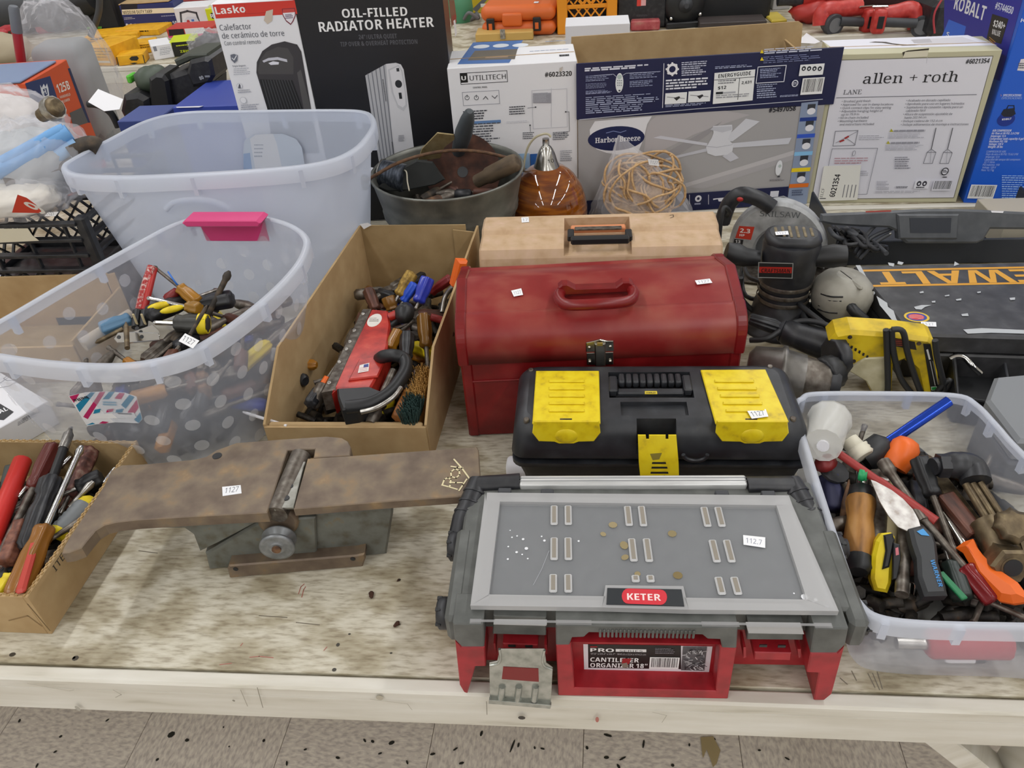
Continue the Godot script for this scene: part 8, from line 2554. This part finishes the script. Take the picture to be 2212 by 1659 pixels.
	thing("bagged_tool", "black and chrome tool in a clear bag on the far table", "bagged tool", Transform3D(Basis(), q))
	b = B.new(); b.blob(Vector3(0, 0.05, 0), Vector3(0.07, 0.05, 0.05), 16, 10, 0.4, 7); obj("tool", b, M.black2)
	b = B.new(); b.X = Transform3D(Basis(), Vector3(0, 0.055, 0)); wrinkled(b, Vector3(0.09, 0.06, 0.06), 4, 0.2); obj("film", b, M.film)
	# black garden machines with red boxes
	for e in [["long dark grey blower tube lying across the machines on the far table", -40, 30, 150, 14, 0.085, M.dkgrey, 0.28], ["black corrugated blower hose behind the red boxes on the far table", 95, 40, 200, -5, 0.07, M.black, 0.26]]:
		var a := PZ(e[1], e[2], -4.2)
		var bb := PZ(e[3], e[4], -4.2)
		stick("blower_tube", e[0], "blower", a, bb, [["tube", e[6], [[0, e[5]], [0.1, e[5] * 1.05], [0.9, e[5]], [1.0, e[5] * 0.9]]]])
	for e in [["bright red tool housing with a dark slot, standing by the wrapped grey block", [80, 75, 122, 70, 38], plain("b02428", 0.4)], ["dark red tool housing with a brown slot hanging beside the black cabinet", [140, 68, 176, 58, 20], plain("7c1c20", 0.4)], ["red battery tool lying at the end of the far table", [0, 110, 30, 108, 62], plain("b4323a", 0.45)]]:
		T = standing("tool_housing", e[0], "power tool", [e[1][0], e[1][1]], [e[1][2], e[1][3]], e[1][4], 0.12, e[2], "", 0.012)
		p = Pr.new(self, face(T, Vector3.ZERO))
		var xm: float = (e[1][0] + e[1][2]) / 2.0
		p.poly("3a2a1c", [xm + 2, e[1][4] + 6, xm + 8, e[1][4] + 5, xm + 14, e[1][3] - 8, xm + 6, e[1][3] - 6])
		p.done("slot")
	T = standing("black_cabinet", "black machine cabinet with green feet on the far table", "machine", [172, 66], [262, 62], -30, 0.2, M.black, "", 0.01)
	p = Pr.new(self, face(T, Vector3.ZERO))
	p.poly("e8eaec", [186, 6, 190, 3, 193, 7, 189, 11]); p.rect("c8ccd0", 170, 3, 181, 9)
	p.poly("5a9a3a", [188, 58, 204, 57, 204, 62, 188, 63]); p.poly("5a9a3a", [208, 57, 220, 57, 220, 62, 208, 62])
	p.done("marking")
	T = standing("black_cabinet", "low black engine block behind the red tool housings", "machine", [20, 70], [172, 64], 24, 0.3, M.black, "", 0.02)
	q = P(215, 80)
	thing("hose_loop", "grey hose looping down in front of the black cabinet", "hose", Transform3D(Basis(), q))
	var hp := []
	for e in [[215, -8], [214, 20], [208, 45], [196, 78]]: hp.append(INV * PZ(e[0], e[1], -3.6))
	tubeo("hose", M.dkgrey, hp, 0.014, 10)
	q = P(15, 142)
	thing("canvas_bag", "beige canvas bundle on the end of the far table", "bag", Transform3D(Basis(), q))
	b = B.new(); b.blob(Vector3(0, 0.07, 0), Vector3(0.16, 0.07, 0.1), 16, 10, 0.3, 12); obj("bundle", b, plain("b0a48c", 0.9))

func far_right():
	# orange moulded cases
	for e in [["orange moulded plastic tool case with black latches on the far table", [1040, 82, 1200, 78], 22, plain("d8682a", 0.45), 0.34], ["amber yellow moulded tool case lying behind the orange one", [1068, 44, 1206, 40], 2, plain("e0a038", 0.45), 0.3]]:
		var a := P(e[1][0], e[1][1])
		var b := P(e[1][2], e[1][3])
		var T := frame(a, b)
		thing("tool_case", e[0], "tool case", T)
		var w := a.distance_to(b)
		var h := 0.13
		bxo("lower_shell", e[3], Vector3(w / 2, h * 0.24, -e[4] / 2), Vector3(w, h * 0.46, e[4]), 0.03, null, 4)
		bxo("upper_shell", e[3], Vector3(w / 2, h * 0.72, -e[4] / 2), Vector3(w, h * 0.5, e[4]), 0.03, null, 4)
		bxo("handle_recess", e[3], Vector3(w * 0.43, h * 0.55, 0.0), Vector3(w * 0.27, h * 0.42, 0.02), 0.01, null, 3)
		for x in [0.14, 0.76]: bxo("latch", M.black, Vector3(w * x, h * 0.4, 0.004), Vector3(0.035, 0.055, 0.012), 0.003)
		for x in [0.14, 0.76]: bxo("latch_window", e[3], Vector3(w * x, h * 0.36, 0.011), Vector3(0.015, 0.026, 0.002), 0.0)
		bxo("price_tag", M.paper, Vector3(w * 0.74, h * 0.99, -0.05), Vector3(0.02, 0.002, 0.024), 0.0)
	var T := standing("wooden_case", "shallow pale wooden case with a metal clasp in front of the orange case", "case", [1028, 92], [1152, 86], 74, 0.12, plain("c8a45c", 0.5))
	bxo("clasp", M.steel, Vector3(0.12, 0.03, 0.003), Vector3(0.022, 0.04, 0.006), 0.001)
	# orange lattice crate
	var a := P(1208, 74)
	var b := P(1328, 68)
	T = frame(a, b)
	thing("lattice_crate", "orange plastic crate with diamond lattice sides on the far table", "crate", T)
	var om := plain("e8941e", 0.45)
	var w := a.distance_to(b)
	var h := 0.27
	for x in [0.015, w - 0.015]: bxo("corner_post", om, Vector3(x, h / 2, 0), Vector3(0.045, h, 0.03), 0.004)
	for x in [0.015, w - 0.015]: bxo("corner_post", om, Vector3(x, h / 2, -0.28), Vector3(0.045, h, 0.03), 0.004)
	for y in [0.01, h * 0.4, h - 0.01]:
		for z in [0.0, -0.28]: bxo("rail", om, Vector3(w / 2, y, z), Vector3(w, 0.016, 0.014), 0.002)
		for x in [0.0, w]: bxo("rail", om, Vector3(x, y, -0.14), Vector3(0.014, 0.016, 0.28), 0.002)
	for i in 9:
		for s in [-1, 1]:
			for zz in [0.0, -0.28]:
				var k := B.new()
				k.box(Vector3.ZERO, Vector3(0.006, h * 0.62, 0.005), 0.0)
				var o := obj("lattice_bar", k, om)
				o.transform = Transform3D(Basis(Vector3(0, 0, 1), s * 0.7), Vector3(0.05 + (w - 0.1) * i / 8.0, h * (0.25 if i % 2 else 0.68), zz + s * 0.002))
	bxo("floor_panel", om, Vector3(w / 2, 0.006, -0.14), Vector3(w - 0.02, 0.008, 0.26), 0.0)
	bxo("dark_inside_block", M.black, Vector3(w / 2, 0.1, -0.15), Vector3(w - 0.06, 0.18, 0.2), 0.02)  # black block added as the dark inside of the crate
	# black cases
	T = standing("black_case", "upright black tool case with a red and white label on the far table", "tool case", [1332, 64], [1438, 60], -20, 0.14, M.black2, "", 0.008)
	var p := Pr.new(self, face(T, Vector3.ZERO)); p.rect("d8443a", 1376, 0, 1385, 13); p.rect("e8b0b0", 1385, 0, 1395, 12); p.bars("4a4c50", 1375, 32, 1400, 37, 2, 0.4); p.done("label")
	T = standing("red_case", "dusty red flat case behind the open ceiling fan box", "case", [1362, 68], [1425, 66], 46, 0.16, mottled([0.0, "a03a40", 0.5, "b4585a", 1.0, "b88a78"], 0.6), "", 0.006)
	a = P(1478, 60)
	thing("hose_reel", "round black hose reel with chrome bolts on the far table", "reel", Transform3D(Basis(Vector3.UP, 0.1), a))
	var k := B.new()
	k.X = Transform3D(Basis(Vector3.RIGHT, PI / 2), Vector3(0, 0.09, -0.05))
	k.lathe([[0, 0.09], [0.012, 0.092], [0.02, 0.085], [0.045, 0.075], [0.05, 0.03]], 32)
	obj("drum", k, M.black)
	k = B.new()
	k.X = Transform3D(Basis(Vector3.RIGHT, PI / 2), Vector3(0, 0.09, 0.0))
	k.lathe([[0, 0.028], [0.004, 0.03], [0.008, 0.012], [0.02, 0.01]], 20)
	obj("hub", k, M.dkgrey)
	for e in [[-0.06, 0.04], [0.065, 0.05]]:
		k = B.new(); k.blob(Vector3(e[0], e[1], 0.0), Vector3(0.008, 0.008, 0.006), 10, 6); obj("bolt", k, M.chrome)
	bxo("stand", M.black, Vector3(0, 0.012, -0.04), Vector3(0.16, 0.024, 0.1), 0.004)
	T = standing("black_case", "large black case with a slanted grey lid behind the hose reel", "tool case", [1505, 46], [1662, 40], -40, 0.3, M.black, "", 0.01)
	bxo("lid_panel", M.dkgrey, Vector3(0.3, 0.13, 0.005), Vector3(0.2, 0.05, 0.012), 0.004)
	bxo("latch", M.grey, Vector3(0.17, 0.11, 0.008), Vector3(0.02, 0.035, 0.01), 0.003)
	T = standing("dark_case", "small dark brown case with faded yellow lettering behind the open ceiling fan box", "tool case", [1510, 66], [1655, 60], 50, 0.12, plain("3a3230", 0.5))
	p = Pr.new(self, face(T, Vector3(0, (INV * PF(1515, 50, face(T, Vector3.ZERO))).y, 0), Vector3.RIGHT, Vector3(0, 0, -1))); p.text("DEWALT", "b08a3a", 1520, 44, 1632, 40, 6, "sb"); p.done("lettering")
	T = standing("yellow_case", "flat yellow box with a black motif at the far table edge", "box", [1666, 50], [1700, 48], 44, 0.16, plain("d8c04a", 0.5))
	T = standing("grey_carton", "white and grey printed carton at the back of the far table", "box", [1668, 22], [1706, 20], -20, 0.16, plain("c8c8c8", 0.5))
	thing("loose_paper", "white paper corner lying on the far table by the red cordless tools", "paper", Transform3D(Basis(), P(1742, 88)))
	plate("sheet", M.paper, flat_face(0.001), [1722, 92, 1742, 71, 1772, 90, 1760, 94], -0.0008, 0.0, 0.0)
	# red cordless tools
	for e in [["red cordless tool with a round grey battery face, lying against its twin", 1802, 54, 1, 1788, 30, 1868, 20, 1876, 50], ["red cordless tool with a large grey end cap, beside the black bag", 1992, 58, -1, 1975, 28, 1900, 40, 1898, 52]]:
		a = P(e[1], e[2] + 18)
		T = Transform3D(Basis(Vector3.UP, 0.15 * e[3]), a)
		thing("cordless_tool", e[0], "power tool", T, "red cordless tools on the far table")
		var F := face(T, Vector3.ZERO)
		k = B.new()
		k.X = INV * Transform3D(Basis(Vector3.UP, 0.35 * e[3]) * Basis(Vector3.RIGHT, PI / 2), PF(e[1], e[2], F))
		k.lathe([[-0.05, 0.03], [-0.02, 0.04], [0.0, 0.042], [0.008, 0.04]], 24)
		obj("motor_end", k, M.dkgrey)
		k = B.new()
		k.X = INV * Transform3D(Basis(Vector3.UP, 0.35 * e[3]) * Basis(Vector3.RIGHT, PI / 2), PF(e[1], e[2], F))
		k.lathe([[0.008, 0.028], [0.0095, 0.028]], 20)
		obj("badge", k, M.grey)
		var red := mottled([0.0, "a82a26", 0.5, "c23a34", 1.0, "cf5a50"], 0.4, 0, Vector3(6, 6, 6))
		k = B.new()
		k.tube(curve([INV * PF(e[4] - 8 * e[3], e[2] + 4, F) + Vector3(0, 0, -0.03), INV * PF(e[4], e[5], F) + Vector3(0, 0, -0.04), INV * PF((e[4] + e[6]) / 2.0, (e[5] + e[7]) / 2.0, F) + Vector3(0, 0, -0.04), INV * PF(e[6], e[7], F) + Vector3(0, 0, -0.04)]), 0.034, 12)
		obj("body", k, red)
		k = B.new()
		k.tube([INV * PF(e[1] + 12 * e[3], e[2] - 8, F), INV * PF(e[8] - 4 * e[3], 48, F)], 0.018, 12)
		obj("grip", k, M.dkgrey)
		bxo("battery_foot", red, INV * PF(e[8], 45, F), Vector3(0.05, 0.09, 0.06), 0.012, null, 2)
		bxo("belt_hook", M.chrome, INV * PF(e[8] - 4 * e[3], 14, F) , Vector3(0.06, 0.008, 0.01), 0.003)
		bxo("foot_window", M.black, INV * PF(e[8] - 2 * e[3], 45, F) + Vector3(0, 0, 0.031), Vector3(0.022, 0.045, 0.003), 0.001)
	a = P(1745, 50)
	T = Transform3D(Basis(), a)
	thing("cordless_tool", "red cordless drill with a black chuck lying behind the other red tools", "power tool", T, "red cordless tools on the far table")
	k = B.new()
	k.blob(Vector3(0.02, 0.05, 0), Vector3(0.1, 0.05, 0.06), 16, 10, 0.25, 5)
	obj("body", k, plain("b4352f", 0.4))
	tubeo("chuck", M.black2, [Vector3(-0.04, 0.09, 0), Vector3(-0.09, 0.1, 0), Vector3(-0.14, 0.1, 0)], 0.028, 10)
	tubeo("upper_body", plain("b4352f", 0.4), [Vector3(-0.04, 0.1, 0), Vector3(0.05, 0.11, 0), Vector3(0.12, 0.1, 0)], 0.036, 12)
	a = P(1890, 28)
	thing("tool_bag", "dark maroon canvas tool bag behind the red cordless tools", "bag", Transform3D(Basis(), a))
	k = B.new(); k.blob(Vector3(0, 0.1, 0), Vector3(0.24, 0.1, 0.12), 18, 10, 0.25, 9); obj("canvas", k, plain("3c1a20", 0.85))
	a = P(2040, 82)
	T = standing("tool_bag", "black bag with red piping leaning beside the blue compressor box", "bag", [2004, 84], [2050, 80], 5, 0.2, M.black2, "", 0.02)
	tubeo("piping", plain("b8414a", 0.5), [Vector3(0.02, 0.02, 0.004), Vector3(0.0, 0.1, 0.004), Vector3(0.05, 0.2, 0.004)], 0.004, 6)
	# green vessel and yellow box behind the black heater box
	a = P(997, 46)
	thing("green_vessel", "small green tank with a grey hose on the far table", "tank", Transform3D(Basis(), a))
	k = B.new(); k.lathe([[0, 0.05], [0.05, 0.062], [0.11, 0.058], [0.15, 0.03], [0.16, 0.012]], 20); obj("tank", k, plain("4a8a66", 0.5))
	tubeo("hose", M.grey, [Vector3(0.02, 0.02, 0.05), Vector3(0.05, 0.05, 0.07), Vector3(0.09, 0.02, 0.06)], 0.008, 8)
	T = standing("yellow_case", "yellow and grey printed box behind the small green tank", "box", [985, 30], [1058, 28], -10, 0.14, plain("c8b02a", 0.5))
	p = Pr.new(self, face(T, Vector3.ZERO)); p.poly("6a6c70", [1020, 20, 1046, -5, 1056, -5, 1030, 26]); p.rect("e8e8e4", 1038, 8, 1052, 15); p.done()
	stick("pry_bar", "grey metal pry bar lying on the far table beside the green tank", "pry bar", P(998, 50), P(1032, 33, 0.02), [["bar", M.grey, [[0, 0.01], [0.8, 0.012], [1.0, 0.02]]]])
